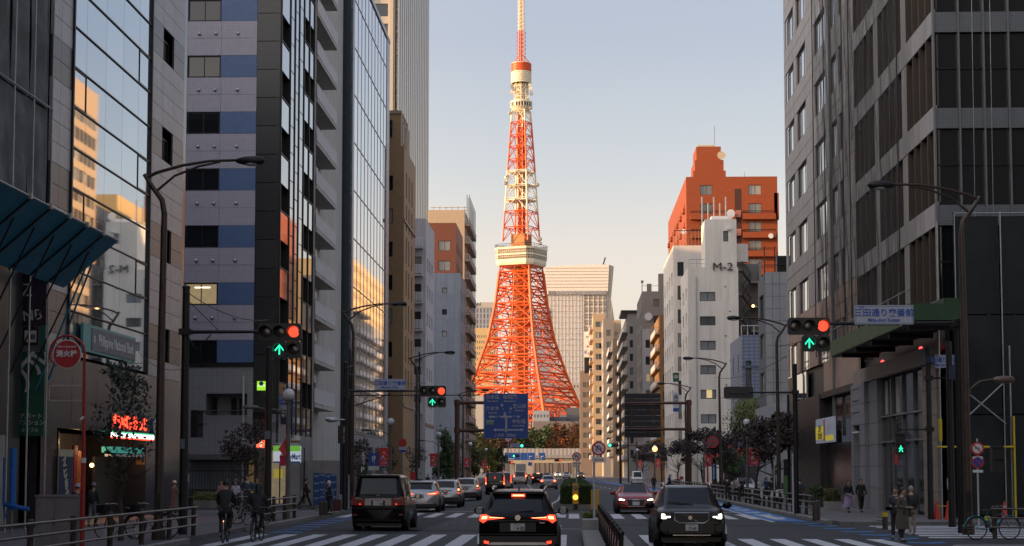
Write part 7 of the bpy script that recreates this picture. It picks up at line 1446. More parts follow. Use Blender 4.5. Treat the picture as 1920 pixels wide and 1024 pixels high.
f_ = Face(rs, 13.2, 166, 0, -1); f_.box('red_fascia', mat('red_fascia', (.4, .04, .04), .5, emit=(1, .1, .1), es=.12), 1, 13, 3.2, 4.1, .02, .25); f_.box('blue_poster', mat('blue_poster', (.05, .3, .5), .5, emit=(.2, .6, 1), es=.1), 3, 6, 1.2, 2.6, .02, .08); f_.box('lit_window', mat('pink_window', (.4, .3, .28), .5, emit=(1, .8, .7), es=.15), 7, 12, 1, 2.8, .02, .06)
f2_ = Face(rs, 13.2, 152, 1, 0); f2_.box('red_fascia', mat('red_fascia'), 0, 2.8, 3.2, 4.1, .02, .2)
pole('bright red fire equipment pole by the red shop', 1327, 11.5, 868, .09, mat('sign_red'), 'red_pole'); o = thing('red_box_sign', 'round red neon like sign in the maroon tree', 'sign', (XY(1337, 136), 136, zat(1337, 829, 136))); part('disc', MB().lathe((0, 0, 0), [(.45, 0), (.45, .08)], 18, 'y'), mat('sign_red'), o); part('field', MB().lathe((0, -.02, 0), [(.33, 0), (.33, .02)], 18, 'y'), DKB, o); part('mark', MB().box(-.2, .2, -.04, -.02, -.06, .1), mat('sign_red'), o); part('bracket', MB().tube([(-.8, .05, 0), (0, .05, 0)], .03, 5), DARK, o)
o = thing('globe_light', 'single glowing amber street globe on the right row', 'street lamp', (XY(1228, 190), 190, .14)); part('pole', MB().tube([(0, 0, 0), (0, 0, zat(1228, 846, 190) - .14)], .07, 8), GPOLE, o); part('globe', MB().ball((0, 0, zat(1228, 842, 190) - .14), .28, 8), mat('lit_amber_globe', (.6, .3, .1), .4, emit=(1, .42, .12), es=3), o, smooth=80)
gs_ = gen('white_house_front', 'small whitish stone building behind the nearest maroon tree', 14.5, 18.5, 126, 139, 6.2, WE, [dict(s='F', fh=3.0, us=[(.6, 1.5), (2.4, 3.3)], h=1.5, sill=.9, z0=.4, nx=1), dict(s='L', fh=3.0, n=3, w=1.4, h=1.5, sill=.9, z0=.4, nx=2)])
panel_sign('vertical dark green shop sign on the ochre wall', 1262, 1273, 699, 716, 196, mat('bottle_green', (.01, .08, .04), .5), '中', WTXT, .5, False); panel_sign('vertical white and blue sign column by the orange block', 1262, 1273, 736, 764, 196, mat('sign_white'), '長\n谷', BTXT, .55, False); panel_sign('blue end plate of the vertical sign column', 1262, 1273, 765, 772, 196, SBL, None, None, .3, False)
CONE = mat('red_cone', (.5, .035, .02), .5, var=.1)
def cone(label, px, py, Y):
 o = thing('traffic_cone', label, 'traffic cone', (XY(px, Y, py), Y, .02)); part('cone', MB().lathe((0, 0, .04), [(.16, 0), (.12, .25), (.035, .8)], 12), CONE, o, smooth=40); part('base', MB().box(-.2, .2, -.2, .2, 0, .04), CONE, o)
cone('leftmost red cone by the netted corner', 1757, 975, 70); cone('middle red cone right of the leftmost one', 1778, 975, 69.5); cone('rightmost red cone under the green curtain', 1884, 985, 69)
part('bar', MB().tube([(0, 0, 0), (.6, 0, 0)], .02, 6), mat('yellow_sleeve'), thing('cone_bar', 'yellow bar linking the two red cones', 'barrier bar', (XY(1757, 69.8, 945), 69.75, zat(1757, 949, 69.8))))
o = thing('parking_sign_post', 'thin post with two stacked round no parking signs at the right', 'road sign', (XY(1833, 60), 60, .14))
for k, (py, c_) in enumerate(((841, WTXT), (866, BLTXT))): z = zat(1833, py, 60) - .14; part('disc', MB().lathe((0, -.04, z), [(.22, 0), (.22, .01)], 18, 'y'), mat('sign_red'), o); part('field', MB().lathe((0, -.055, z), [(.16, 0), (.16, .01)], 18, 'y'), c_, o); part('plate', MB().box(-.17, .17, -.05, -.03, z - .36, z - .27), WTXT, o); part('slash', MB().tube([(-.12, -.06, .12 + z), (.12, -.06, -.12 + z)], .018, 4), mat('sign_red'), o)
text('8-20', .1, BLTXT, o, T((0, -.06, zat(1833, 841, 60) - .14))); part('post', MB().tube([(0, 0, 0), (0, 0, zat(1833, 830, 60))], .03, 6), mat('pale_post'), o)
panel_sign('small white notice on the yellow sleeved scaffold foot', 1776, 1785, 897, 917, 70.1, mat('sign_white'), None, None, .2, False)
wr = mat('wire_black', (.02, .02, .02), .6, var=0)
def wire(label, a, b_, sag=.3, r_=.016):
 pts = [a + (b_ - a) * (i / 10) - Vector((0, 0, sag * 4 * (i / 10) * (1 - i / 10))) for i in range(11)]; solo('overhead_cable', MB().tube(pts, r_, 4), wr, label, 'cable')
wire('cable sloping down across the mosaic tower tiles', at(347, 545, 52.5), at(503, 600, 67), .3); wire('cable crossing to the stone office low right', at(1340, 708, 135), at(1475, 668, 78), .4); wire('upper cable sweeping right behind the near right signal', at(1459, 650, 100), at(1680, 560, 75), .3); wire('cable between the left signal post and the glass office', at(347, 690, 52.5), at(260, 660, 70), .3, .012); wire('thin cable from the middle post to the glass slab', at(647, 690, 84), at(727, 640, 150), .3); wire('second thin cable from the middle post', at(650, 700, 84), at(800, 718, 130), .2); wire('cable along the right row lamps', at(1459, 735, 100), at(1350, 745, 135), .3)
panel_sign('white board with blue letter A over the small stone building', 1384, 1396, 828, 840, 132, mat('sign_white'), 'AL', BLTXT, .4, False)
o, w_, h_ = panel_sign('red and white round sign over blue plate near the left parking sign', 748, 762, 838, 848, 150, mat('sign_white'), None, None, .3, True); part('disc', MB().lathe((0, -.06, h_ / 2 + .35), [(.35, 0), (.35, .02)], 16, 'y'), mat('sign_red'), o); part('blue_plate', MB().box(-w_ / 2, w_ / 2, -.05, -.03, -h_ / 2, -h_ * .1), SBL, o)
# --- vehicles
def paint(nm, c, metal=.3, rough=.22): return mat(nm, c, rough, metal, var=.03, spec=.6, coat=.6)
P_BLACK = mat('black_car_paint', (.006, .006, .008), .2, 0, var=.03, spec=.16, coat=.0); P_SILVER = paint('silver_car_paint', (.33, .34, .37), .55, .28); P_WHITE = paint('white_car_paint', (.55, .55, .55), .0); P_RED = mat('red_car_paint', (.30, .006, .010), .25, .1, var=.03, spec=.3, coat=.2); P_GOLD = paint('beige_car_paint', (.20, .18, .16), .4); P_NAVY = paint('dark_blue_car_paint', (.01, .016, .026), .2)
TYRE = mat('tyre', (.014, .014, .015), .8, var=.1); RIMM = mat('alloy_rim', (.32, .33, .34), .3, .8, var=.05); CARGL = mat('car_glass', (.010, .014, .018), .04, 0, var=0, spec=.32); TRIM = mat('black_trim', (.016, .016, .017), .5, var=.05); CHR = mat('chrome', (.6, .6, .62), .12, 1, var=0)
TAIL = mat('lit_tail_lamp', (.5, .01, .01), .3, var=0, emit=(1, .05, .02), es=1.6); TAILH = mat('tail_lamp_core', (.8, .2, .1), .3, var=0, emit=(1, .30, .12), es=4.0); TAILD = mat('unlit_tail_lamp', (.22, .012, .012), .15, var=0, spec=.8); HEAD = mat('lit_headlamp', (.8, .8, .75), .2, var=0, emit=(1, .93, .74), es=7); HEADC = mat('headlamp_glass', (.30, .31, .32), .08, .4, var=0); PLATE = mat('number_plate', (.52, .53, .56), .5, var=.05); PTX = mat('plate_green_text', (.015, .05, .03), .5, var=0); AMB = mat('lit_amber')
def lerp_tab(tab, y):
 if y <= tab[0][0]: return tab[0][1:]
 for a, b_ in zip(tab, tab[1:]):
  if a[0] <= y <= b_[0]: t = (y - a[0]) / (b_[0] - a[0]) if b_[0] > a[0] else 0; return tuple(p + (q - p) * t for p, q in zip(a[1:], b_[1:]))
 return tab[-1][1:]
def car(name, label, cat, x, y, heading, L, W, st, paintm, ws=(), rw=(), sw=(), wr=.33, wheels=None, group=None, rim=RIMM, cladding=False, roofm=None):
 """st: stations from the rear (y=-L/2) to the front: (y, zbottom, zbelt, ztop, halfwidth, halfwidth_top). vehicle faces +y locally. (x, y): middle of the rear or front face seen, on the ground"""
 o = thing(name, label, cat, (x, y, 0.0), heading, group); hw = W / 2
 ring = lambda s: [(0, s[0], s[1]), (s[4] * hw * .86, s[0], s[1]), (s[4] * hw * .97, s[0], s[1] + .07), (s[4] * hw, s[0], s[1] + (s[2] - s[1]) * .45), (s[4] * hw * .985, s[0], s[2] - .10), (s[4] * hw * .95, s[0], s[2] - .01), (s[5] * hw + (s[4] * hw * .95 - s[5] * hw) * .08, s[0], s[3] - .10 if s[3] > s[2] + .2 else s[2] + (s[3] - s[2]) * .6), (s[5] * hw * .93, s[0], s[3] - .03 if s[3] > s[2] + .2 else s[3] - .01), (s[5] * hw * .80, s[0], s[3]), (0, s[0], s[3] + .015)]
 rings = [ring(s) for s in st]; n = 10; bodyf = MB(); gl = {'windscreen': MB(), 'rear_window': MB(), 'side_window': MB()}; top = MB()
 inr = lambda i, R_: any(a <= i < b_ for a, b_ in R_)
 for i in range(len(rings) - 1):
  for j in range(n - 1):
   q = [rings[i][j], rings[i + 1][j], rings[i + 1][j + 1], rings[i][j + 1]]; ql = [(-a, b_, c) for a, b_, c in q][::-1]
   tgt = bodyf
   if j == 5 and inr(i, sw): tgt = gl['side_window']
   elif j == 8 and inr(i, ws): tgt = gl['windscreen']
   elif j == 8 and inr(i, rw): tgt = gl['rear_window']
   elif j in (7,) and (inr(i, ws) or inr(i, rw)): tgt = bodyf
   elif roofm and j >= 6 and st[i][3] > st[i][2] + .2: tgt = top
   tgt.add(q, [(0, 1, 2, 3)]); tgt.add(ql, [(0, 1, 2, 3)])
 for k in (0, -1):
  r_ = rings[k]; bodyf.add(r_ + [(-a, b_, c) for a, b_, c in r_[::-1]], [tuple(range(20))])
 def weld(mb, nm, m_, sm=38):
  me = bpy.data.meshes.new(nm); me.from_pydata(mb.v, [], mb.f); bm = bmesh.new(); bm.from_mesh(me); bmesh.ops.remove_doubles(bm, verts=bm.verts, dist=.0005); bmesh.ops.recalc_face_normals(bm, faces=bm.faces); bm.to_mesh(me); bm.free(); me.materials.append(m_); me.polygons.foreach_set('use_smooth', [True] * len(me.polygons)); me.set_sharp_from_angle(angle=R(sm)); return part(nm, me, m_, o)
 b_ = weld(bodyf, 'body', paintm)
 for nm, mb in gl.items():
  if mb.f: weld(mb, nm, CARGL)
 if top.f: weld(top, 'soft_top', roofm)
 wy = wheels or (-L * .30, L * .31); yc = (st[0][0] + st[-1][0]) / 2
 for sy in wy:
  for sx in (-1, 1):
   part('wheel_arch', MB().lathe((sx * (hw * .96), yc + sy, wr + .02), [(wr * 1.16, -.04), (wr * 1.16, .052)], 20, 'x'), TRIM, o)
   wl = part('wheel', MB().lathe((sx * (hw - .10), yc + sy, wr), [(wr * .62, -.09), (wr * .93, -.11), (wr, -.07), (wr, .11), (wr * .93, .15), (wr * .68, .155)], 22, 'x'), TYRE, o, smooth=40)
   rm_ = MB().lathe((sx * (hw - .10), yc + sy, wr), [(wr * .66, .0), (wr * .66, .145)], 16, 'x') if sx > 0 else MB().lathe((sx * (hw - .10), yc + sy, wr), [(wr * .66, -.155), (wr * .66, 0)], 16, 'x')
   link('rim', rm_.mesh('rim', rim), wl, WM[o.name])
   for k in range(5):
    a = 2 * pi * k / 5; link('spoke_gap', MB().cbox((0, 0, 0), (.012, wr * .22, wr * .30)).mesh('spoke_gap', TRIM), wl, WM[o.name] @ T((sx * (hw + .055 if sx > 0 else hw + .06), yc + sy + cos(a) * wr * .4, wr + sin(a) * wr * .4)) @ Matrix.Rotation(a - pi / 2, 4, 'X'))
 part('underbody', MB().box(-hw * .85, hw * .85, st[0][0] + .3, st[-1][0] - .3, .16, .34), BLACK, o)
 return o
def pz(o, nm, pts, m_, y0, d=.03, mirror=True, sm=0):
 m = MB().prism(pts, y0, y0 - d if True else 0); part(nm, m, m_, o)
 if mirror: part(nm, MB().prism([(-a, b_) for a, b_ in pts][::-1], y0, y0 - d), m_, o)
def plate(o, y, z, txt, w_=.33, h_=.165, rot=False, top='品川 330'):
 s = pi if rot else 0; Mx = T((0, y, z)) @ Matrix.Rotation(s, 4, 'Z'); p = part('number_plate', MB().box(-w_ / 2, w_ / 2, -.012, .012, -h_ / 2, h_ / 2), PLATE, o, M=Mx)
 text(txt, h_ * .58, PTX, o, Mx @ T((0.02, -.016, -.028)), bold=.004, sx=.95); text(top, h_ * .24, PTX, o, Mx @ T((0, -.016, h_ * .33)))
def mirrors(o, y, z, hw, m_, glass=True, rear=True):
 for s in (-1, 1):
  mr_ = part('mirror', MB().lathe((s * (hw + .12), y, z), [(.03, -.09), (.10, -.06), (.115, .0), (.09, .07), (.02, .10)], 12, 'y'), m_, o, smooth=50, M=Matrix.Diagonal((1, 1, 1, 1)))
  mr_.data.transform(T((s * (hw + .12), y, z)) @ Matrix.Diagonal((1.15, .8, .85, 1)) @ T((-s * (hw + .12), -y, -z)))
  if glass: link('mirror_glass', MB().lathe((s * (hw + .12), y - .10, z), [(.08, 0), (.085, .03)], 12, 'y').mesh('mirror_glass', HEADC), mr_, WM[o.name])
  part('mirror_stalk', MB().box(s * (hw - .08), s * (hw + .05), y - .02, y + .03, z - .06, z - .02), m_, o)
# --- 1 black SUV seen from the rear. rear face centre
def place(px, s): Y = F / s; return XY(px, Y), Y
X, Y = -1.23, 40.9
Lc = 4.46; st = [(.0, .42, .98, 1.0, .88, .80), (.06, .34, 1.02, 1.06, .97, .82), (.16, .30, 1.04, 1.12, 1.0, .80), (.30, .28, 1.05, 1.28, 1.0, .76), (.62, .26, 1.04, 1.56, 1.0, .70), (.80, .25, 1.03, 1.60, 1.0, .70), (1.3, .25, 1.02, 1.62, 1.0, .71), (2.1, .25, 1.0, 1.62, 1.0, .71), (2.55, .25, .99, 1.58, 1.0, .70), (3.15, .26, .98, 1.14, 1.0, .74), (3.4, .28, .97, 1.02, .99, .80), (4.1, .30, .88, .92, .95, .80), (4.4, .34, .76, .80, .84, .76), (4.46, .4, .7, .72, .76, .7)]
c1 = car('parked_car' if 0 else 'car', 'near black crossover seen from behind with brake lamps glowing and plate ending 6 25', 'car', X, Y, 0, Lc, 1.83, st, P_BLACK, ws=[(8, 10)], rw=[(2, 4)], sw=[(4, 6), (6, 8)], wr=.35)
part('spoiler', MB().prism([(-.62, 1.53), (.62, 1.53), (.60, 1.58), (-.60, 1.58)], .44, .75), P_BLACK, c1); part('high_brake_lamp', MB().box(-.13, .13, .435, .46, 1.475, 1.505), TAILH, c1); part('high_brake_lamp_surround', MB().box(-.16, .16, .44, .47, 1.455, 1.525), TAIL, c1)
pz(c1, 'tail_lamp', [(.30, .985), (.60, .99), (.74, 1.06), (.86, 1.05), (.89, .92), (.80, .86), (.70, .93), (.30, .975)], TAIL, .03, .06); pz(c1, 'brake_lamp_core', [(.70, 1.02), (.82, 1.02), (.84, .95), (.72, .955)], TAILH, -.03, .012); pz(c1, 'lamp_line', [(.34, .975), (.66, .985), (.66, 1.0), (.34, .983)], TAILH, -.03, .012)
part('garnish', MB().box(-.72, .72, -.05, .0, .90, .93), CHR if 0 else TRIM, c1); part('emblem', MB().lathe((0, -.075, .985), [(.065, 0), (.065, .02)], 16, 'y'), CHR, c1); plate(c1, -.06, .77, '・6 25')
part('plate_recess', MB().box(-.42, .42, -.035, .02, .66, .87), TRIM, c1); part('lower_bumper', MB().prism([(-.90, .56), (.90, .56), (.84, .30), (-.84, .30)], -.05, .25), TRIM, c1); part('skid_plate', MB().prism([(-.62, .42), (.62, .42), (.70, .36), (-.70, .36)], -.075, -.05), ALU, c1); pz(c1, 'reflector', [(.66, .44), (.78, .46), (.78, .40), (.68, .38)], TAIL, -.05, .02)
part('tailgate_seam', MB().box(-.86, .86, -.035, .0, .595, .61), BLACK, c1)
for s in (-1, 1): part('roof_rail', MB().tube([(s * .60, .85, 1.60), (s * .62, .95, 1.67), (s * .63, 2.3, 1.68), (s * .62, 2.5, 1.62)], .025, 8), CHR, c1, smooth=50)
part('antenna_fin', MB().prism([(.9, 1.62), (1.15, 1.62), (1.0, 1.71)], -.02, .02, 'yz'), BLACK, c1); part('rear_wiper', MB().tube([(0, .12, 1.12), (.35, .16, 1.16)], .012, 5), BLACK, c1); mirrors(c1, 2.75, 1.08, .915, P_BLACK)
part('badge_text', MB().box(.5, .62, -.04, -.03, .86, .875), CHR, c1)
# --- 2 black minivan
st = [(.0, .36, 1.0, 1.02, .92, .86), (.05, .30, 1.04, 1.10, .985, .86), (.12, .28, 1.06, 1.25, 1.0, .85), (.30, .27, 1.06, 1.80, 1.0, .78), (.42, .27, 1.06, 1.88, 1.0, .78), (.9, .26, 1.05, 1.91, 1.0, .79), (1.9, .26, 1.04, 1.92, 1.0, .79), (2.9, .26, 1.03, 1.90, 1.0, .79), (3.35, .26, 1.02, 1.82, 1.0, .77), (4.1, .27, 1.0, 1.18, 1.0, .80), (4.5, .29, .92, .98, .96, .80), (4.78, .34, .75, .8, .85, .75), (4.84, .4, .7, .72, .75, .7)]
c2 = car('minivan', 'black tall minivan waiting before the crossing with red grey tail clusters', 'minivan', -6.58, 60.2, 0, 4.84, 1.85, st, P_BLACK, ws=[(8, 9)], rw=[(2, 3)], sw=[(3, 5), (5, 6), (6, 8)], wr=.34)
pz(c2, 'tail_lamp', [(.40, 1.00), (.44, 1.06), (.56, 1.14), (.90, 1.18), (.91, .88), (.50, .86), (.42, .90)], TAILD, .03, .06); pz(c2, 'clear_lamp', [(.50, 1.07), (.62, 1.13), (.80, 1.14), (.80, 1.08)], HEADC, -.03, .01); pz(c2, 'lamp_glow', [(.60, .93), (.64, .93), (.64, .90), (.60, .90)], TAIL, -.03, .012)
part('chrome_bar', MB().box(-.47, .47, -.05, .0, 1.08, 1.115), CHR, c2); part('lamp_housing', MB().box(-.45, .45, -.035, .0, .87, 1.08), mat('silver_garnish', (.3, .3, .31), .3, .6), c2); part('plate_recess', MB().box(-.24, .24, -.045, .0, .86, 1.04), BLACK, c2); plate(c2, -.06, .95, '・・33'); part('emblem', MB().lathe((-.02, .085, 1.18), [(.06, 0), (.06, .02)], 14, 'y'), CHR, c2)
part('bumper_edge', MB().box(-.86, .86, -.06, .05, .74, .78), P_BLACK, c2); part('lower_lip', MB().box(-.80, .80, -.055, .05, .33, .40), P_BLACK, c2); pz(c2, 'reflector', [(.72, .58), (.86, .58), (.86, .53), (.72, .53)], TAILD, -.0, .03); part('roof_spoiler', MB().prism([(-.70, 1.84), (.70, 1.84), (.68, 1.90), (-.68, 1.90)], .22, .5), P_BLACK, c2); mirrors(c2, 3.7, 1.12, .925, P_BLACK); part('tailgate_seam', MB().box(-.88, .88, -.03, 0, .795, .805), BLACK, c2); part('rear_wiper', MB().tube([(.1, .08, 1.2), (-.45, .10, 1.24)], .012, 5), BLACK, c2); part('dark_headrest', MB().ball((-.3, .6, 1.35), .12, 6), BLACK, c2)  # last part is a black ball standing for a headrest
# --- 3 silver wagon
WAG = [(.0, .36, .93, .95, .90, .82), (.05, .30, .97, 1.02, .98, .80), (.14, .27, .99, 1.10, 1.0, .78), (.42, .25, .99, 1.46, 1.0, .68), (.55, .25, .98, 1.50, 1.0, .69), (1.2, .24, .97, 1.53, 1.0, .72), (2.2, .24, .96, 1.54, 1.0, .72), (2.8, .24, .95, 1.48, 1.0, .71), (3.6, .25, .92, 1.02, 1.0, .78), (4.2, .28, .82, .86, .95, .8), (4.5, .32, .68, .72, .84, .76), (4.58, .38, .62, .64, .74, .7)]
c3 = car('car', 'silver wagon with slim red bar lamps just ahead of the black minivan', 'car', -7.38, 86.6, 0, 4.58, 1.77, WAG, P_SILVER, ws=[(7, 8)], rw=[(2, 3)], sw=[(3, 5), (5, 7)], wr=.33)
pz(c3, 'tail_lamp', [(.34, .90), (.60, .93), (.84, 1.02), (.88, .96), (.80, .88), (.62, .86), (.36, .86)], TAIL, .03, .06); pz(c3, 'lamp_core', [(.38, .885), (.70, .90), (.78, .95), (.70, .925), (.38, .895)], TAILH, -.03, .012); plate(c3, -.05, .80, '・・2', top='品川 530'); part('lower_bumper', MB().box(-.80, .80, -.04, .1, .28, .40), TRIM, c3); part('silver_strip', MB().box(-.6, .6, -.06, -.03, .42, .45), mat('pale_blue_strip', (.35, .42, .6), .3, .5), c3); mirrors(c3, 3.1, 1.0, .885, P_SILVER); pz(c3, 'reflector', [(.64, .46), (.76, .47), (.76, .43), (.64, .43)], TAILD, -.02, .03); part('spoiler', MB().prism([(-.58, 1.44), (.58, 1.44), (.56, 1.49), (-.56, 1.49)], .34, .6), P_SILVER, c3)
for s in (-1, 1): part('roof_rail', MB().tube([(s * .56, .7, 1.50), (s * .57, .8, 1.55), (s * .58, 2.4, 1.56), (s * .57, 2.5, 1.5)], .02, 6), CHR, c3)
# --- 4,5 light wagons reflecting the sunset
BOX = [(.0, .36, .92, .94, .93, .86), (.05, .30, .97, 1.02, .985, .84), (.10, .28, 1.0, 1.08, 1.0, .82), (.22, .27, 1.0, 1.44, 1.0, .76), (.32, .27, .99, 1.49, 1.0, .77), (1.2, .26, .98, 1.52, 1.0, .78), (2.4, .26, .96, 1.52, 1.0, .78), (2.9, .26, .95, 1.46, 1.0, .76), (3.6, .27, .92, 1.02, 1.0, .8), (4.05, .29, .82, .86, .95, .8), (4.3, .33, .68, .72, .84, .76), (4.36, .38, .62, .64, .74, .7)]
for (x, y, pm, lab, pl) in ((-6.95, 97.0, P_SILVER, 'pale silver wagon third in the left queue with vertical red lamps', '・4 71'), (-7.05, 118.5, P_WHITE, 'white wagon fourth in the left queue', '・8 20')):
 c = car('car', lab, 'car', x, y, 0, 4.36, 1.69, BOX, pm, ws=[(7, 8)], rw=[(2, 3)], sw=[(3, 5), (5, 7)], wr=.31)
 pz(c, 'tail_lamp', [(.72, 1.10), (.83, 1.08), (.85, .70), (.73, .70)], TAILD, .05, .09); pz(c, 'brake_lamp_core', [(.74, 1.04), (.82, 1.03), (.82, .94), (.74, .94)], TAILH, -.04, .012); pz(c, 'lamp_glow', [(.74, .84), (.82, .84), (.82, .76), (.74, .76)], TAIL, -.04, .012); plate(c, -.05, .82, pl, top='品川 400'); part('bumper', MB().box(-.80, .80, -.06, .1, .34, .56), TRIM, c); mirrors(c, 3.1, 1.0, .845, TRIM); part('garnish', MB().box(-.4, .4, -.03, 0, .92, .95), TRIM, c)
# --- 6.. dark kei van and others
KEI = [(.0, .34, .92, .94, .95, .92), (.04, .30, .98, 1.02, 1.0, .90), (.08, .28, 1.0, 1.10, 1.0, .9), (.20, .27, 1.0, 1.72, 1.0, .84), (.3, .27, 1.0, 1.79, 1.0, .84), (1.6, .26, .99, 1.8, 1.0, .85), (2.4, .26, .98, 1.76, 1.0, .84), (2.9, .27, .96, 1.1, 1.0, .86), (3.2, .3, .8, .84, .95, .86), (3.39, .36, .68, .7, .85, .8)]
c6 = car('minivan', 'black boxy kei van with tall red lamps in the queue left of the near crossover', 'minivan', -6.3, 146.5, 0, 3.39, 1.62, KEI, P_BLACK, ws=[(6, 7)], rw=[(2, 3)], sw=[(3, 5), (5, 6)], wr=.29)
pz(c6, 'tail_lamp', [(.71, 1.45), (.79, 1.45), (.80, .82), (.71, .82)], TAIL, .12, .17); pz(c6, 'brake_lamp_core', [(.73, 1.0), (.78, 1.0), (.78, .88), (.73, .88)], TAILH, -.05, .012); plate(c6, -.04, .72, '58-1', top='品川 580'); part('chrome_bar', MB().box(-.6, .6, -.03, 0, .94, .97), CHR, c6); part('yellow_sticker', MB().box(.40, .66, .06, .08, 1.04, 1.12), mat('yellow_field'), c6); part('painted_reflection', MB().box(-.03, .01, .08, .12, 1.3, 1.5), TAIL, c6); mirrors(c6, 2.5, 1.05, .81, P_BLACK)  # the thin glowing strip is a rear window reflection put in as a part
c7 = car('minivan', 'dark van with red lamps half hidden beyond the kei van', 'minivan', -6.6, 170, 0, 4.5, 1.75, [tuple([s_[0] * 1.3] + list(s_[1:])) for s_ in KEI], P_NAVY, ws=[(6, 7)], rw=[(2, 3)], sw=[(3, 5), (5, 6)], wr=.32); pz(c7, 'tail_lamp', [(.76, 1.5), (.85, 1.5), (.86, .8), (.76, .8)], TAIL, .12, .17); plate(c7, -.04, .6, '・・8')
c8 = car('minivan', 'beige grey minivan in the middle distance below the white truck', 'minivan', -7.0, 243, 0, 4.5, 1.72, [tuple([s_[0] * 1.3] + list(s_[1:])) for s_ in KEI], P_GOLD, ws=[(6, 7)], rw=[(2, 3)], sw=[(3, 5), (5, 6)], wr=.32); pz(c8, 'tail_lamp', [(.76, 1.5), (.85, 1.5), (.86, .95), (.76, .95)], TAIL, .12, .17); pz(c8, 'brake_lamp_core', [(.77, 1.25), (.84, 1.25), (.84, 1.05), (.77, 1.05)], TAILH, -.05, .012); plate(c8, -.04, .85, '・12')
SED = [(.0, .36, .90, .92, .88, .80), (.06, .30, .96, .99, .98, .82), (.3, .27, 1.0, 1.03, 1.0, .82), (.75, .25, .99, 1.06, 1.0, .80), (1.25, .25, .97, 1.38, 1.0, .66), (1.5, .24, .96, 1.43, 1.0, .67), (2.3, .24, .95, 1.45, 1.0, .68), (2.7, .24, .94, 1.41, 1.0, .67), (3.4, .25, .92, 1.0, 1.0, .78), (4.1, .28, .82, .86, .95, .8), (4.45, .32, .68, .72, .84, .76), (4.55, .38, .62, .64, .74, .7)]
c9 = car('car', 'silver sedan driving away beside the median hedge with three brake lamps', 'car', -2.36, 184, 0, 4.55, 1.77, SED, P_SILVER, ws=[(7, 8)], rw=[(3, 4)], sw=[(4, 6), (6, 7)], wr=.32)
pz(c9, 'tail_lamp', [(.48, .98), (.80, 1.0), (.86, .88), (.76, .78), (.52, .80)], TAIL, .06, .1); pz(c9, 'brake_lamp_core', [(.60, .93), (.74, .94), (.74, .85), (.60, .85)], TAILH, -.045, .012); part('high_brake_lamp', MB().box(-.14, .14, .95, 1.0, 1.12, 1.17), TAILH, c9); plate(c9, -.05, .76, '・30'); part('lower_bumper', MB().box(-.8, .8, -.04, .1, .28, .40), TRIM, c9); mirrors(c9, 3.0, 1.0, .885, P_SILVER)
def suv(label, x, y, pm, k=1.0, brake=True):
 c = car('car', label, 'car', x, y, 0, Lc, 1.83, [tuple([s_[0]] + list(s_[1:])) for s_ in [(.0, .42, .98, 1.0, .88, .80), (.16, .30, 1.04, 1.12, 1.0, .80), (.62, .26, 1.04, 1.56, 1.0, .70), (1.3, .25, 1.02, 1.62, 1.0, .71), (2.5, .25, 1.0, 1.6, 1.0, .71), (3.2, .26, .98, 1.1, 1.0, .74), (4.1, .30, .88, .92, .95, .80), (4.46, .4, .7, .72, .76, .7)]], pm, ws=[(4, 5)], rw=[(1, 2)], sw=[(2, 4)], wr=.34)
 pz(c, 'tail_lamp', [(.56, 1.0), (.86, 1.02), (.88, .85), (.6, .85)], TAIL, .03, .06); part('high_brake_lamp', MB().box(-.2, .2, .42, .5, 1.5, 1.56), TAILH if brake else TAIL, c); pz(c, 'brake_lamp_core', [(.66, .98), (.80, .98), (.80, .90), (.66, .90)], TAILH, -.03, .012); plate(c, -.03, .7, '・・7'); return c
suv('dark crossover ahead of the silver sedan with a bright roof brake lamp', -4.6, 248, P_BLACK); suv('small dark car far down the left carriageway', -9.0, 330, P_BLACK, brake=False); suv('tiny grey car at the far end of the left queue', -13.5, 360, P_SILVER, brake=False); suv('tiny dark car beyond the beige minivan', -11.0, 300, P_NAVY)
tk = thing('box_truck', 'white box truck far down the left carriageway', 'truck', (-11.2, 395, 0)); part('cargo_box', MB().box(-1.1, 1.1, 0, 4.6, .9, 3.3), P_WHITE, tk); part('chassis', MB().box(-.9, .9, .1, 6, .5, .88), BLACK, tk); part('cab', MB().prism([(4.8, .6), (6.4, .6), (6.4, 1.5), (6.1, 2.2), (4.8, 2.3)], -.95, .95, 'yz'), P_WHITE, tk)
for s in (-1, 1):
 part('rear_door', MB().box(s * .03, s * 1.05, -.03, -.005, 1.0, 3.2), P_WHITE, tk); part('tail_lamp', MB().box(s * .7, s * 1.0, -.05, .1, .6, .78), TAIL, tk)
 for y in (1.2, 5.4): part('wheel', MB().lathe((s * .85, y, .42), [(.42, -.12), (.42, .12)], 14, 'x'), TYRE, tk)
tk2 = thing('box_truck', 'second white truck with blue panel overlapping the first one', 'truck', (-11.0, 430, 0)); part('cargo_box', MB().box(-1.2, 1.6, 0, 6, .9, 4.2), P_WHITE, tk2); part('blue_panel', MB().box(.6, 1.5, -.04, -.005, 3.0, 3.8), SBL, tk2); part('chassis', MB().box(-1, 1.4, .1, 7, .4, .88), BLACK, tk2)
for s in (-1, 1.4):
 part('tail_lamp', MB().box(s * .8, s * 1.0, -.05, .1, .6, .78), TAIL, tk2)
 for y in (1.2, 5.4): part('wheel', MB().lathe((s * .85, y, .42), [(.42, -.12), (.42, .12)], 14, 'x'), TYRE, tk2)
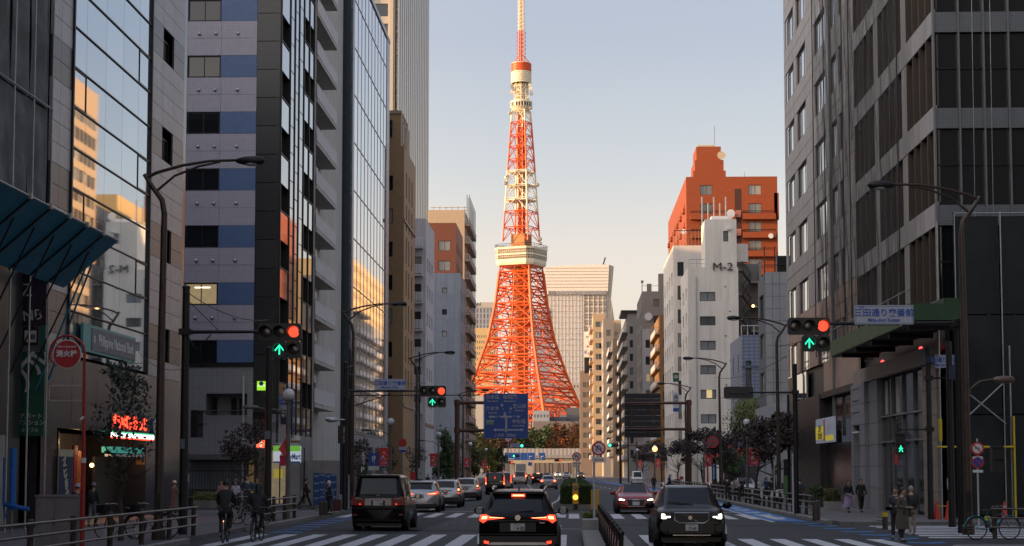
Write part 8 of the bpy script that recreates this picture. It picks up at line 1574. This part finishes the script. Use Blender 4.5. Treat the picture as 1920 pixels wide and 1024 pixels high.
# --- oncoming: black crossover
def flip(L_, st_): return [(L_ - 0 - s_[0] if 0 else s_[0],) + tuple(s_[1:]) for s_ in st_]
st = [(-4.42, .42, .98, 1.0, .86, .80), (-4.3, .30, 1.04, 1.14, .98, .80), (-3.9, .26, 1.06, 1.52, 1.0, .72), (-3.6, .25, 1.06, 1.60, 1.0, .72), (-2.8, .25, 1.05, 1.65, 1.0, .73), (-1.9, .25, 1.04, 1.64, 1.0, .73), (-1.62, .25, 1.03, 1.58, 1.0, .72), (-1.02, .26, 1.03, 1.14, 1.0, .76), (-.85, .27, 1.02, 1.08, 1.0, .84), (-.5, .28, .97, 1.03, .99, .84), (-.22, .30, .90, .97, .98, .84), (-.06, .30, .80, .88, .93, .82), (.0, .36, .74, .78, .88, .80)]
c10 = car('car', 'near black oncoming crossover with bright T shaped headlamps and plate 71-43', 'car', 3.22, 47.4, pi, 4.42, 1.87, st, P_BLACK, ws=[(6, 7)], rw=[(1, 2)], sw=[(2, 4), (4, 6)], wr=.36)
def fz(o, nm, pts, m_, y1, d=.03, mirror=True):
 part(nm, MB().prism(pts, y1, y1 + d), m_, o)
 if mirror: part(nm, MB().prism([(-a, b_) for a, b_ in pts][::-1], y1, y1 + d), m_, o)
fz(c10, 'headlamp', [(.50, .84), (.56, .93), (.84, .96), (.87, .80), (.82, .77), (.56, .78)], mat('dark_headlamp', (.06, .06, .055), .1, .4, var=0), -.09, .12); fz(c10, 'headlamp_glow', [(.57, .845), (.80, .845), (.80, .815), (.57, .815)], HEAD, .03, .012); fz(c10, 'headlamp_glow', [(.71, .90), (.80, .91), (.80, .85), (.72, .85)], HEAD, .03, .012); fz(c10, 'headlamp_glow', [(.66, .81), (.80, .81), (.79, .785), (.68, .785)], HEAD, .03, .012)
part('grille', MB().prism([(-.44, .92), (.44, .92), (.43, .76), (.33, .69), (-.33, .69), (-.43, .76)], -.02, .035), BLACK, c10); m = MB(); pts = [(-.46, .94), (.46, .94), (.45, .75), (.34, .67), (-.34, .67), (-.45, .75)]
m.tube([(a, .035, b_) for a, b_ in pts + pts[:1]], .012, 6); part('grille_frame', m, ALU, c10, smooth=50); part('grille_slash', MB().tube([(.25, .045, .92), (-.17, .045, .70)], .012, 6), CHR, c10); part('emblem', MB().lathe((.04, .04, .81), [(.055, 0), (.055, .02)], 16, 'y'), CHR, c10)
for k in range(9): part('grille_bar', MB().box(-.38 + k * .095, -.365 + k * .095, .03, .042, .70, .91), TRIM, c10)
plate(c10, .05, .55, '71-43', rot=True, top='品川 331'); part('lower_grille', MB().box(-.6, .6, -.03, .02, .40, .62), BLACK, c10); part('skid_strip', MB().box(-.5, .5, .0, .04, .335, .36), ALU, c10); fz(c10, 'fog_trim', [(.62, .58), (.84, .66), (.84, .46), (.66, .44)], TRIM, -.04, .05)
for s in (-1, 1): part('roof_rail', MB().tube([(s * .62, -3.6, 1.60), (s * .64, -3.4, 1.70), (s * .645, -2.0, 1.70), (s * .63, -1.8, 1.63)], .024, 8), CHR, c10, smooth=50); part('windscreen_wiper', MB().tube([(s * .1, -1.0, 1.16), (s * .1 + .5, -1.1, 1.22)], .01, 5), BLACK, c10)
mirrors(c10, -1.2, 1.12, .935, P_BLACK, glass=False); part('bonnet_line', MB().tube([(-.55, -.25, .985), (-.62, -.9, 1.075)], .008, 4).tube([(.55, -.25, .985), (.62, -.9, 1.075)], .008, 4), BLACK, c10)
# --- red convertible
st = [(-4.62, .42, .82, .84, .84, .78), (-4.5, .28, .9, .94, .98, .80), (-4.0, .25, .92, .98, 1.0, .80), (-3.5, .24, .92, 1.22, 1.0, .66), (-3.0, .24, .92, 1.36, 1.0, .64), (-2.4, .24, .92, 1.38, 1.0, .65), (-2.1, .24, .91, 1.35, 1.0, .65), (-1.4, .24, .90, .98, 1.0, .78), (-1.1, .25, .88, .94, 1.0, .84), (-.6, .26, .78, .86, .99, .86), (-.22, .27, .68, .78, .96, .84), (-.05, .28, .60, .68, .90, .80), (.0, .32, .56, .6, .86, .78)]
c11 = car('car', 'red convertible with closed dark roof coming toward the crossing, headlamps on', 'car', 3.07, 83.6, pi, 4.62, 1.86, st, P_RED, ws=[(6, 7)], sw=[(3, 6)], wr=.34, roofm=mat('dark_soft_top', (.015, .015, .02), .7))
fz(c11, 'headlamp', [(.46, .66), (.50, .72), (.82, .76), (.84, .64), (.56, .62)], HEADC, -.1, .12); fz(c11, 'headlamp_glow', [(.52, .67), (.78, .71), (.80, .66), (.56, .645)], HEAD, .025, .012)
part('grille', MB().prism([(-.40, .68), (.40, .68), (.42, .62), (.34, .36), (-.34, .36), (-.42, .62)], -.02, .04), BLACK, c11); m = MB(); pts = [(-.41, .69), (.41, .69), (.43, .62), (.35, .35), (-.35, .35), (-.43, .62)]; m.tube([(a, .04, b_) for a, b_ in pts + pts[:1]], .014, 6); part('grille_frame', m, ALU, c11)
for k in range(4): part('ring_emblem', MB().tube([(-.12 + k * .08 + .05 * cos(a * pi / 6), .055, .63 + .04 * sin(a * pi / 6)) for a in range(13)], .007, 4), CHR, c11)
plate(c11, .055, .49, '', rot=True, top=''); fz(c11, 'air_intake', [(.52, .46), (.80, .52), (.78, .38), (.54, .36)], BLACK, -.02, .04); part('lower_lip', MB().box(-.8, .8, -.1, .03, .20, .25), BLACK, c11); mirrors(c11, -1.7, .96, .93, P_RED, glass=False)
# --- white kei van parked right, far oncoming
def oncoming(label, x, y, pm, L_=4.5, W=1.75, van=False, amber=False, cat='car', lit=True):
 if van: s0 = [(-3.39, .36, .98, 1.0, .95, .9), (-3.2, .28, 1.0, 1.72, 1.0, .84), (-3.0, .27, 1.0, 1.85, 1.0, .85), (-1.0, .26, .99, 1.86, 1.0, .85), (-.5, .26, .98, 1.74, 1.0, .84), (-.16, .27, .96, 1.08, 1.0, .88), (-.04, .29, .86, .92, .97, .88), (0, .34, .78, .8, .92, .86)]; w_ = [(4, 5)]; sw = [(1, 4)]
 else: s0 = [(-4.5, .36, .9, .92, .9, .8), (-4.2, .27, 1.0, 1.05, 1.0, .8), (-3.5, .25, .98, 1.40, 1.0, .68), (-2.9, .24, .97, 1.46, 1.0, .69), (-2.0, .24, .96, 1.44, 1.0, .69), (-1.2, .25, .95, 1.02, 1.0, .8), (-.4, .27, .84, .9, .97, .82), (0, .34, .66, .7, .85, .78)]; w_ = [(4, 5)]; sw = [(2, 4)]
 c = car('minivan' if van else 'car', label, 'van' if van else 'car', x, y, pi, -s0[0][0], W, s0, pm, ws=w_, sw=sw, wr=.29 if van else .32)
 z = .72 if van else .68; fz(c, 'headlamp', [(.5, z + .08), (.78, z + .08), (.78, z - .06), (.52, z - .06)], (AMB if amber else HEAD) if lit else HEADC, -.03, .06); plate(c, .03, .5, '', rot=True, top=''); part('grille', MB().box(-.42, .42, -.01, .025, z - .06, z + .06), BLACK, c); mirrors(c, s0[-3][0] - .2, 1.05, W / 2, pm, glass=False); return c
oncoming('white kei van parked at the right kerb beyond the red convertible', 8.75, 232, P_WHITE, W=1.48, van=True, lit=False); oncoming('dark taxi with amber lamps far away right of the hedge', 2.15, 382, P_NAVY, amber=True); oncoming('pale far oncoming car left of the taxi', -1.0, 400, P_SILVER, lit=False); oncoming('small far oncoming car behind the hedge end', -4.6, 330, P_NAVY, amber=True); oncoming('tiny white oncoming car near the overpass', -3.5, 470, P_WHITE)
pk = oncoming('white car parked side on behind the right guard rail trees', 13.0, 131, P_WHITE, lit=False)
# --- bicycles
def bicycle(label, x, y, rz, fc, z=0.0, group='bicycles', basket=False, lamp=False):
 o = thing('bicycle', label, 'bicycle', (x, y, z), rz, group); m_ = mat('bike_' + fc[0], fc[1], .35, .3, var=.05); r_ = .33
 for yy in (-.52, .52):
  w_ = part('wheel', MB().tube([(0, yy + r_ * cos(a * pi / 12), r_ + r_ * sin(a * pi / 12)) for a in range(25)], .020, 6, caps=False), TYRE, o, smooth=60)
  sp_ = MB(); [sp_.tube([(0, yy, r_), (0, yy + r_ * cos(a * pi / 7), r_ + r_ * sin(a * pi / 7))], .0035, 3, caps=False) for a in range(14)]; link('spokes', sp_.mesh('spokes', ALU), w_, WM[o.name]); link('mudguard', MB().tube([(0, yy + (r_ + .04) * cos(R(a)), r_ + (r_ + .04) * sin(R(a))) for a in range(20, 181, 20)], .018, 5).mesh('mudguard', m_), w_, WM[o.name])
 part('frame', MB().tube([(0, -.52, r_), (0, -.06, .28)], .014, 6).tube([(0, -.06, .28), (0, -.18, .80)], .018, 6).tube([(0, -.06, .28), (0, .36, .68)], .020, 6).tube([(0, -.13, .62), (0, .35, .78)], .016, 6).tube([(0, .34, .84), (0, .38, .66), (0, .52, r_)], .018, 6).tube([(0, -.15, .68), (0, -.52, r_)], .012, 6), m_, o, smooth=40)
 part('saddle', MB().ball((0, -.20, .86), .10, 6, (.8, 1.3, .35)), BLACK, o, smooth=60); part('handlebar', MB().tube([(-.27, .22, .96), (-.22, .33, .99), (0, .34, .98), (.22, .33, .99), (.27, .22, .96)], .014, 6), ALU, o, smooth=60)
 part('crank', MB().tube([(-.09, -.06, .28), (-.09, .05, .16), (-.17, .05, .16)], .012, 5).tube([(.09, -.06, .28), (.09, -.17, .40), (.17, -.17, .40)], .012, 5).lathe((0.03, -.06, .28), [(.08, 0), (.08, .01)], 12, 'x'), DARK, o)
 if basket: part('basket', MB().box(-.17, .17, .42, .44, .72, .95).box(-.17, .17, .66, .68, .72, .95).box(-.17, -.15, .44, .66, .72, .95).box(.15, .17, .44, .66, .72, .95).box(-.15, .15, .44, .66, .72, .74), DARK, o)
 if lamp: part('rear_lamp', MB().ball((0, -.60, .62), .03, 5), TAILH, o)
 return o
bicycle('dark city bicycle parked behind the left guard rail by the tree', XY(226, 49.6), 49.6, R(70), ('dark', (.02, .02, .025)), .14, basket=True); bicycle('purple framed bicycle with basket parked behind the left guard rail', XY(286, 50.6), 50.6, R(78), ('purple', (.06, .03, .10)), .14, basket=True)
bicycle('teal bicycle leaning by the short guard rail at the right corner', XY(1855, 53.5), 53.2, R(-80), ('teal', (.02, .20, .28)), .02); bicycle('silver bicycle parked behind the left cyclist', XY(446, 62), 62, R(60), ('silver', (.3, .3, .3)), .14); bicycle('dark bicycle by the thick post behind the right hand cyclist', XY(470, 63), 63, R(75), ('dark', (.02, .02, .025)), .14, basket=True)
bicycle('black bicycle with lit red rear lamp ridden over the crossing', XY(424, 50.6), 50.6, R(4), ('dark', (.02, .02, .025)), .01, lamp=True); bicycle('black bicycle under the second cyclist on the crossing', XY(484, 51.4), 51.4, R(-3), ('dark', (.02, .02, .025)), .01)
for i, (px, Y, lab) in enumerate(((1440, 100, 'white and black scooter parked behind the long right guard rail'), (1262, 190, 'blue delivery scooter near the amber globe'),)):
 o = thing('scooter', lab, 'scooter', (XY(px, Y), Y, .14), R(80)); c_ = (P_WHITE, paint('blue_scooter_paint', (.01, .06, .25)))[i]
 for yy in (-.6, .6): part('wheel', MB().lathe((0, yy, .24), [(.2, -.05), (.24, -.03), (.24, .03), (.2, .05)], 14, 'x'), TYRE, o, smooth=40)
 part('body', MB().prism([(-.75, .45), (-.2, .35), (.3, .3), (.45, .4), (.35, 1.0), (.25, 1.0), (.15, .5), (-.1, .45), (-.2, .78), (-.8, .85)], -.16, .16, 'yz'), c_, o); part('seat', MB().box(-.14, .14, -.8, -.15, .82, .9), BLACK, o); part('windshield', MB().prism([(.3, 1.0), (.4, 1.0), (.2, 1.45), (.15, 1.42)], -.2, .2, 'yz'), HEADC, o); part('handlebar', MB().tube([(-.3, .15, 1.05), (.3, .15, 1.05)], .02, 6), DARK, o); part('top_box', MB().box(-.2, .2, -1.1, -.75, .85, 1.2), BLACK if i == 0 else REDP, o)
# --- people
SKIN = mat('skin', (.42, .26, .19), .6, var=.04); HAIRB = mat('black_hair', (.012, .010, .009), .5, var=.2)
TMP = bpy.data.scenes.new('workbench')
def skinmesh(nm, V, E, Rd, m_, root=0, lv=1):
 me = bpy.data.meshes.new('t'); me.from_pydata([tuple(v) for v in V], E, []); o = bpy.data.objects.new('t', me); TMP.collection.objects.link(o)
 o.modifiers.new('s', 'SKIN'); sv = me.skin_vertices[0].data
 for i, r_ in enumerate(Rd): sv[i].radius = r_ if isinstance(r_, tuple) else (r_, r_)
 sv[root].use_root = True; sb_ = o.modifiers.new('b', 'SUBSURF'); sb_.levels = lv
 TMP.view_layers[0].update(); dg = TMP.view_layers[0].depsgraph; out_ = bpy.data.meshes.new_from_object(o.evaluated_get(dg)); bpy.data.objects.remove(o)
 out_.name = nm; out_.materials.clear(); out_.materials.append(m_); out_.polygons.foreach_set('use_smooth', [True] * len(out_.polygons)); return out_
def cloth(c, r_=.85): return mat('cloth_%02d_%02d_%02d' % tuple(int(x * 99) for x in c), c, r_, var=.18, vscale=7, bump=.3, bscale=14)
def person(label, x, y, rz, H=1.62, top=(.02, .02, .025), legs=(.02, .02, .03), pose='stand', z=.14, skirt=None, coat=None, hair=HAIRB, hat=None, bag=None, long_hair=False, scarf=None, stride=.28, group=None):
 o = thing('person', label, 'person', (x, y, z), rz, group); k = H / 1.7; v = lambda a, b_, c: Vector((a, b_, c)) * k
 if pose == 'cycle':
  P = dict(pel=v(0, .20, .98), sp=v(0, .14, 1.15), ch=v(0, .02, 1.36), nk=v(0, -.06, 1.50), hd=v(0, -.09, 1.62)); hips = .10
  A = [[v(s * .17, 0, 1.40), v(s * .25, -.18, 1.18), v(s * .24, -.42, 1.04)] for s in (-1, 1)]
  Lg = [[v(-.09, .16, .93), v(-.11, -.22, .74), v(-.11, -.04, .34), v(-.11, -.16, .27)], [v(.09, .16, .93), v(.11, -.10, .58), v(.11, .10, .22), v(.11, -.02, .14)]]
 else:
  st_ = {'walk': stride, 'stand': .02}[pose]
  P = dict(pel=v(0, 0, .93), sp=v(0, 0, 1.10), ch=v(0, .0, 1.32), nk=v(0, -.0, 1.45), hd=v(0, -.02, 1.57))
  up_ = [(-1, st_), (1, -st_)]
  A = [[v(s * .17, 0, 1.38), v(s * .23, f * .5 + .02, 1.12), v(s * (.24 if pose == 'walk' else .12), f * .8 - (.12 if pose == 'walk' else .24), .90 if pose == 'walk' else 1.10)] for s, f in up_]
  Lg = [[v(s * .09, 0, .88), v(s * .10, -f * .75, .48), v(s * .10, -f * 1.2 + (.10 if f < 0 else 0), .09 + (.04 if f < -.1 else 0)), v(s * .11, -f * 1.2 - .13 + (.10 if f < 0 else 0), .035)] for s, f in up_]
 V = [P['pel'], P['sp'], P['ch'], P['nk'], P['hd']]; E = [(0, 1), (1, 2), (2, 3), (3, 4)]; Rd = [(.135 * k, .10 * k), (.12 * k, .09 * k), (.15 * k, .10 * k), (.055 * k, .055 * k), (.06 * k, .065 * k)]
 for a in A:
  i = len(V); V += a; E += [(2, i), (i, i + 1), (i + 1, i + 2)]; Rd += [.052 * k, .040 * k, .027 * k]
  d = (a[2] - a[1]).normalized(); s_ = 1 if a[0].x > 0 else -1; sd_ = Vector((0, -1, 0)) if abs(d.z) > .6 else Vector((-s_, 0, 0)); pl_ = a[2] + d * .07 * k; V.append(pl_); E.append((i + 2, i + 3)); Rd.append((.030 * k, .018 * k))
  for f_, ln in enumerate((.062, .075, .07, .055)):
   b0 = pl_ + d.cross(sd_) * 0 + sd_ * (.022 - f_ * .0145) * k + d * .012 * k; b1 = b0 + d * ln * .55 * k; b2 = b1 + (d * .7 + Vector((-s_ * .5, 0, 0)) * 1).normalized() * ln * .5 * k; j = len(V); V += [b0, b1, b2]; E += [(i + 3, j), (j, j + 1), (j + 1, j + 2)]; Rd += [.009 * k, .008 * k, .0065 * k]
  j = len(V); V += [a[2] + d * .02 * k + sd_ * .035 * k, a[2] + d * .06 * k + sd_ * .052 * k]; E += [(i + 2, j), (j, j + 1)]; Rd += [.010 * k, .008 * k]
 for a in Lg:
  i = len(V); V += a; E += [(0, i), (i, i + 1), (i + 1, i + 2), (i + 2, i + 3)]; Rd += [.085 * k, .055 * k, .038 * k, (.038 * k, .03 * k)]
 bd = link('body', skinmesh('body', V, E, Rd, SKIN), o, WM[o.name])
 hc = P['hd'] + v(0, 0, .035); hm = MB(); n = 10
 for i in range(n + 1):
  t = pi * i / n
  for q in range(16):
   a = 2 * pi * q / 16; r_ = sin(t); zz = cos(t); fx = .076 * (1 - .18 * max(0, -zz)); fy = .094; px_ = fx * r_ * cos(a); py_ = fy * r_ * sin(a) - (.012 if zz < -.1 and sin(a) < 0 else 0)
   if abs(cos(a)) < .3 and sin(a) < 0 and -.35 < zz < .05: py_ -= .016 if abs(cos(a)) < .1 else .004
   hm.v.append(tuple(hc + v(px_, py_, zz * .118)))
 for i in range(n):
  for q in range(16): hm.f.append((i * 16 + q, i * 16 + (q + 1) % 16, (i + 1) * 16 + (q + 1) % 16, (i + 1) * 16 + q))
 part('head', hm, SKIN, o, smooth=70)
 for s in (-1, 1): part('eye', MB().ball(tuple(hc + v(s * .03, -.084, .004)), .011 * k, 4), BLACK, o); part('ear', MB().ball(tuple(hc + v(s * .078, .0, -.005)), .022 * k, 4, (.4, .8, 1.2)), SKIN, o)
 part('mouth', MB().box(hc.x - .02 * k, hc.x + .02 * k, hc.y - .098 * k, hc.y - .09 * k, hc.z - .062 * k, hc.z - .054 * k), mat('lips', (.3, .09, .08), .5, var=0), o)
 hb = MB(); 
 for i in range(8):
  t = pi * .60 * i / 7
  for q in range(16):
   a = 2 * pi * q / 16; fr_ = max(0, -sin(a)); tt = t * (1 - .42 * fr_); hb.v.append(tuple(hc + v(.087 * sin(tt) * cos(a), .105 * sin(tt) * sin(a) + .004, .130 * cos(tt))))
 for i in range(7):
  for q in range(16): hb.f.append((i * 16 + q, i * 16 + (q + 1) % 16, (i + 1) * 16 + (q + 1) % 16, (i + 1) * 16 + q))
 part('hair', hb, hair, o, smooth=70)
 if long_hair: part('long_hair', MB().tube([tuple(hc + v(0, .05, .04)), tuple(hc + v(0, .085, -.10)), tuple(hc + v(0, .09, -.26))], [.075 * k, .085 * k, .05 * k], 10), hair, o, smooth=60)
 if hat: part('hat', MB().lathe(tuple(hc + v(0, .005, .015)), [(.098 * k, 0), (.104 * k, .035 * k), (.092 * k, .09 * k), (.05 * k, .13 * k), (.01 * k, .14 * k)], 14), cloth(hat), o, smooth=60)
 g = 1.0; jv = [P['pel'] - v(0, 0, .12), P['sp'], P['ch'], P['nk'] - v(0, 0, .035)]; je = [(0, 1), (1, 2), (2, 3)]; jr = [(.17 * k, .13 * k), (.15 * k, .12 * k), (.18 * k, .13 * k), (.08 * k, .075 * k)]
 for a in A: i = len(jv); jv += [a[0], a[1], a[2] + (a[2] - a[1]).normalized() * .0]; je += [(2, i), (i, i + 1), (i + 1, i + 2)]; jr += [.075 * k, .062 * k, .048 * k]
 tm = cloth(top); link('jacket', skinmesh('jacket', jv, je, jr, tm), o, WM[o.name])
 tv = [P['pel']]; te = []; tr_ = [(.155 * k, .12 * k)]
 for a in Lg: i = len(tv); tv += [a[0], a[1], a[2] + v(0, 0, .03)]; te += [(0, i), (i, i + 1), (i + 1, i + 2)]; tr_ += [.105 * k, .078 * k, .062 * k]
 link('trousers', skinmesh('trousers', tv, te, tr_, cloth(legs)), o, WM[o.name])
 for a in Lg: part('shoe', MB().ball(tuple((a[2] + a[3]) / 2 + v(0, -.01, -.02)), .075 * k, 6, (.62, 1.75, .62)), BLACK if legs[0] < .3 else mat('pale_shoe', (.3, .3, .3), .7), o, smooth=70)
 def sk(nm, z0, z1, r0, r1, c):
  m = MB(); n = 18; rows = 6
  for i in range(rows + 1):
   t = i / rows; zz = z1 + (z0 - z1) * t; rr = r1 + (r0 - r1) * t
   for q in range(n): a = 2 * pi * q / n; w_ = 1 + .07 * t * sin(5 * a + x); m.v.append((rr * 1.05 * w_ * cos(a) * k, rr * .8 * w_ * sin(a) * k + P['pel'].y, zz * k))
  for i in range(rows):
   for q in range(n): m.f.append((i * n + q, i * n + (q + 1) % n, (i + 1) * n + (q + 1) % n, (i + 1) * n + q))
  part(nm, m, cloth(c), o, smooth=60)
 if skirt: sk('skirt', .30, 1.02, .27, .16, skirt)
 if coat: sk('coat', .42, 1.22, .25, .185, coat)
 if scarf: part('scarf', MB().lathe(tuple(P['nk'] + v(0, 0, -.03)), [(.08 * k, -.03), (.10 * k, 0), (.08 * k, .05)], 12), cloth(scarf), o, smooth=60)
 if bag == 'backpack': part('backpack', MB().lathe((0, .17 * k + P['ch'].y, P['sp'].z + .05), [(.08, -.22 * k), (.14 * k, -.18 * k), (.145 * k, .1 * k), (.10 * k, .22 * k), (.02, .25 * k)], 12), cloth((.02, .02, .022)), o, smooth=60)
 if bag == 'shoulder': part('shoulder_bag', MB().prism([(-.15, 0), (.15, 0), (.12, .24), (-.12, .24)], -.06, .06), cloth((.03, .03, .04)), o, M=T(tuple(v(.24, 0, .80))) @ Matrix.Rotation(pi / 2, 4, 'Z')); part('strap', MB().tube([tuple(v(.22, .0, 1.04)), tuple(v(.16, 0, 1.43)), tuple(v(.0, -.08, 1.40))], .012, 5), cloth((.03, .03, .04)), o)
 if bag == 'tote': part('shoulder_bag', MB().prism([(-.17, 0), (.17, 0), (.15, .30), (-.15, .30)], -.05, .05), cloth((.45, .42, .36)), o, M=T(tuple(v(.23, .05, .72))) @ Matrix.Rotation(pi / 2, 4, 'Z')); part('strap', MB().tube([tuple(v(.24, .05, 1.0)), tuple(v(.14, .02, 1.43)), tuple(v(-.05, -.13, 1.25))], .02, 5), cloth((.45, .42, .36)), o)
 if bag == 'phone': part('phone', MB().box(-.04, .04, -.34 * k, -.325 * k, 1.08 * k, 1.22 * k), BLACK, o)
 return o
def pp(label, px, top_y, foot_y, rz, **kw):
 """place by foot pixel; height follows from the head pixel"""
 z = kw.get('z', .14); g_ = gnd(px, foot_y, z); H = atY(px, top_y, g_.y).z - z; return person(label, g_.x, g_.y, R(rz), H=max(1.45, min(1.82, H)), **kw)
pp('woman in beige trousers and cream top striding past the shop front', 203, 891, 968, -80, top=(.36, .29, .24), legs=(.42, .32, .23), pose='walk', stride=.38, long_hair=True, bag='shoulder')
pp('person with grey knit hat, dark green jacket and black backpack', 174, 907, 987, 170, top=(.015, .035, .03), legs=(.20, .22, .25), hat=(.22, .23, .25), bag='backpack', pose='walk', stride=.08)
pp('person in pale blue cap standing left of the red pole', 144, 910, 992, 200, top=(.02, .02, .02), legs=(.02, .02, .02), hat=(.35, .42, .55))
pp('person in white cap and wide grey coat behind the guard rail', 326, 905, 968, 150, top=(.12, .10, .09), legs=(.03, .03, .03), hat=(.6, .6, .6), coat=(.12, .10, .09))
pp('woman in pale cardigan and long light skirt behind the left cyclist', 415, 901, 965, -20, top=(.30, .24, .21), legs=(.1, .1, .1), skirt=(.38, .34, .30), long_hair=True)
pp('woman in white blouse between the cyclists', 441, 903, 962, 0, top=(.45, .48, .55), legs=(.03, .04, .08), long_hair=True)
pp('tall man in navy suit with white shirt collar by the thick post', 463, 892, 966, 10, top=(.03, .05, .09), legs=(.025, .03, .05), scarf=(.5, .5, .5))
pp('person in blue work jacket further right beside the thick post', 481, 896, 962, 10, top=(.03, .07, .10), legs=(.02, .02, .03))
pp('person with dark cap behind the navy suited man', 442, 891, 950, 170, top=(.06, .06, .07), legs=(.03, .03, .03), hat=(.05, .07, .12))
pp('walker in black with pale shoulder bag before the hoarding', 573, 897, 954, 105, top=(.015, .015, .018), legs=(.02, .02, .02), pose='walk', stride=.26, bag='tote')
pp('white haired person in black pulling a small cart by the hoarding', 617, 908, 965, -70, top=(.02, .02, .02), legs=(.02, .02, .02), hair=mat('white_hair', (.55, .53, .5), .6, var=.1))
o = thing('shopping_cart', 'small dark red wheeled shopping bag beside the white haired person', 'cart', (XY(632, 79.5, 950), 79.5, .14)); part('bag', MB().box(-.18, .18, -.12, .12, .08, .6), cloth((.08, .02, .02)), o); part('handle', MB().tube([(-.15, .1, .5), (-.22, .12, .95), (-.38, .12, 1.0)], .012, 5), STEEL, o)
for s in (-1, 1): part('wheel', MB().lathe((s * .15, .1, .07), [(.07, -.015), (.07, .015)], 10, 'x'), TYRE, o)
person('cyclist in a black hooded jacket riding away over the crossing, left of two', XY(424, 50.6), 50.6, R(184), H=1.72, pose='cycle', z=.01, top=(.012, .012, .016), legs=(.02, .02, .025))
person('cyclist in dark navy with a small side pouch, right of two', XY(484, 51.4), 51.4, R(177), H=1.62, pose='cycle', z=.01, top=(.018, .02, .03), legs=(.015, .015, .02), bag=None, long_hair=True)
pp('pedestrian in long lilac skirt and black jacket on the right pavement', 1591, 906, 961, 20, top=(.015, .015, .015), legs=(.2, .15, .2), skirt=(.33, .25, .40), pose='walk', stride=.1, long_hair=True)
pp('man in black suit walking beside the lilac skirt', 1615, 899, 961, 10, top=(.015, .015, .015), legs=(.015, .015, .015), pose='walk', stride=.12)
pp('woman looking at a phone in the waiting group, left of three', 1681, 921, 1012, -25, top=(.04, .045, .06), legs=(.015, .015, .015), long_hair=True, bag='phone')
pp('woman in long olive grey coat in the middle of the waiting group', 1693, 923, 1017, 50, top=(.085, .075, .06), legs=(.015, .015, .015), coat=(.085, .075, .06), hair=HAIRB, bag='shoulder')
pp('grey haired person in black jacket and pale trousers at the right of the waiting group', 1710, 924, 1004, 190, top=(.012, .012, .014), legs=(.30, .25, .22), hair=mat('grey_hair', (.25, .25, .25), .6, var=.1), bag='backpack')
for i, (px, ty, fy, rz, c, l_, lab) in enumerate(((1364, 894, 938, 170, (.02, .02, .02), (.02, .02, .02), 'dark coated walker behind the right guard rail'), (1381, 897, 938, 180, (.25, .24, .22), (.02, .02, .02), 'walker in a pale jacket behind the right guard rail'), (1392, 896, 936, 10, (.015, .015, .02), (.02, .02, .02), 'third walker in black behind the right guard rail'), (1437, 902, 940, 20, (.03, .08, .16), (.02, .02, .03), 'person in blue jacket near the parked scooter'), (1447, 900, 942, 160, (.02, .02, .02), (.02, .02, .02), 'person in dark clothes right of the blue jacket'),
  (1226, 894, 922, 0, (.02, .02, .03), (.02, .02, .02), 'small figure standing near the kei van'), (788, 889, 918, 10, (.02, .02, .03), (.03, .03, .03), 'small dark figure on the left pavement by the green board'), (802, 890, 918, 190, (.03, .03, .05), (.03, .03, .03), 'second small figure on the left pavement'), (814, 888, 918, 0, (.30, .30, .32), (.1, .1, .12), 'small figure in white on the left pavement'), (866, 890, 908, 0, (.02, .02, .03), (.02, .02, .02), 'tiny walker by the far left banners'), (1255, 896, 920, 60, (.03, .06, .2), (.02, .02, .02), 'small figure in blue beside the delivery scooter'), (1500, 905, 948, 185, (.05, .05, .06), (.02, .02, .02), 'lone figure in grey by the black portal'))):
 pp(lab, px, ty, fy, rz, top=c, legs=l_, pose='walk' if i % 2 else 'stand', stride=.15)
bpy.data.scenes.remove(TMP)
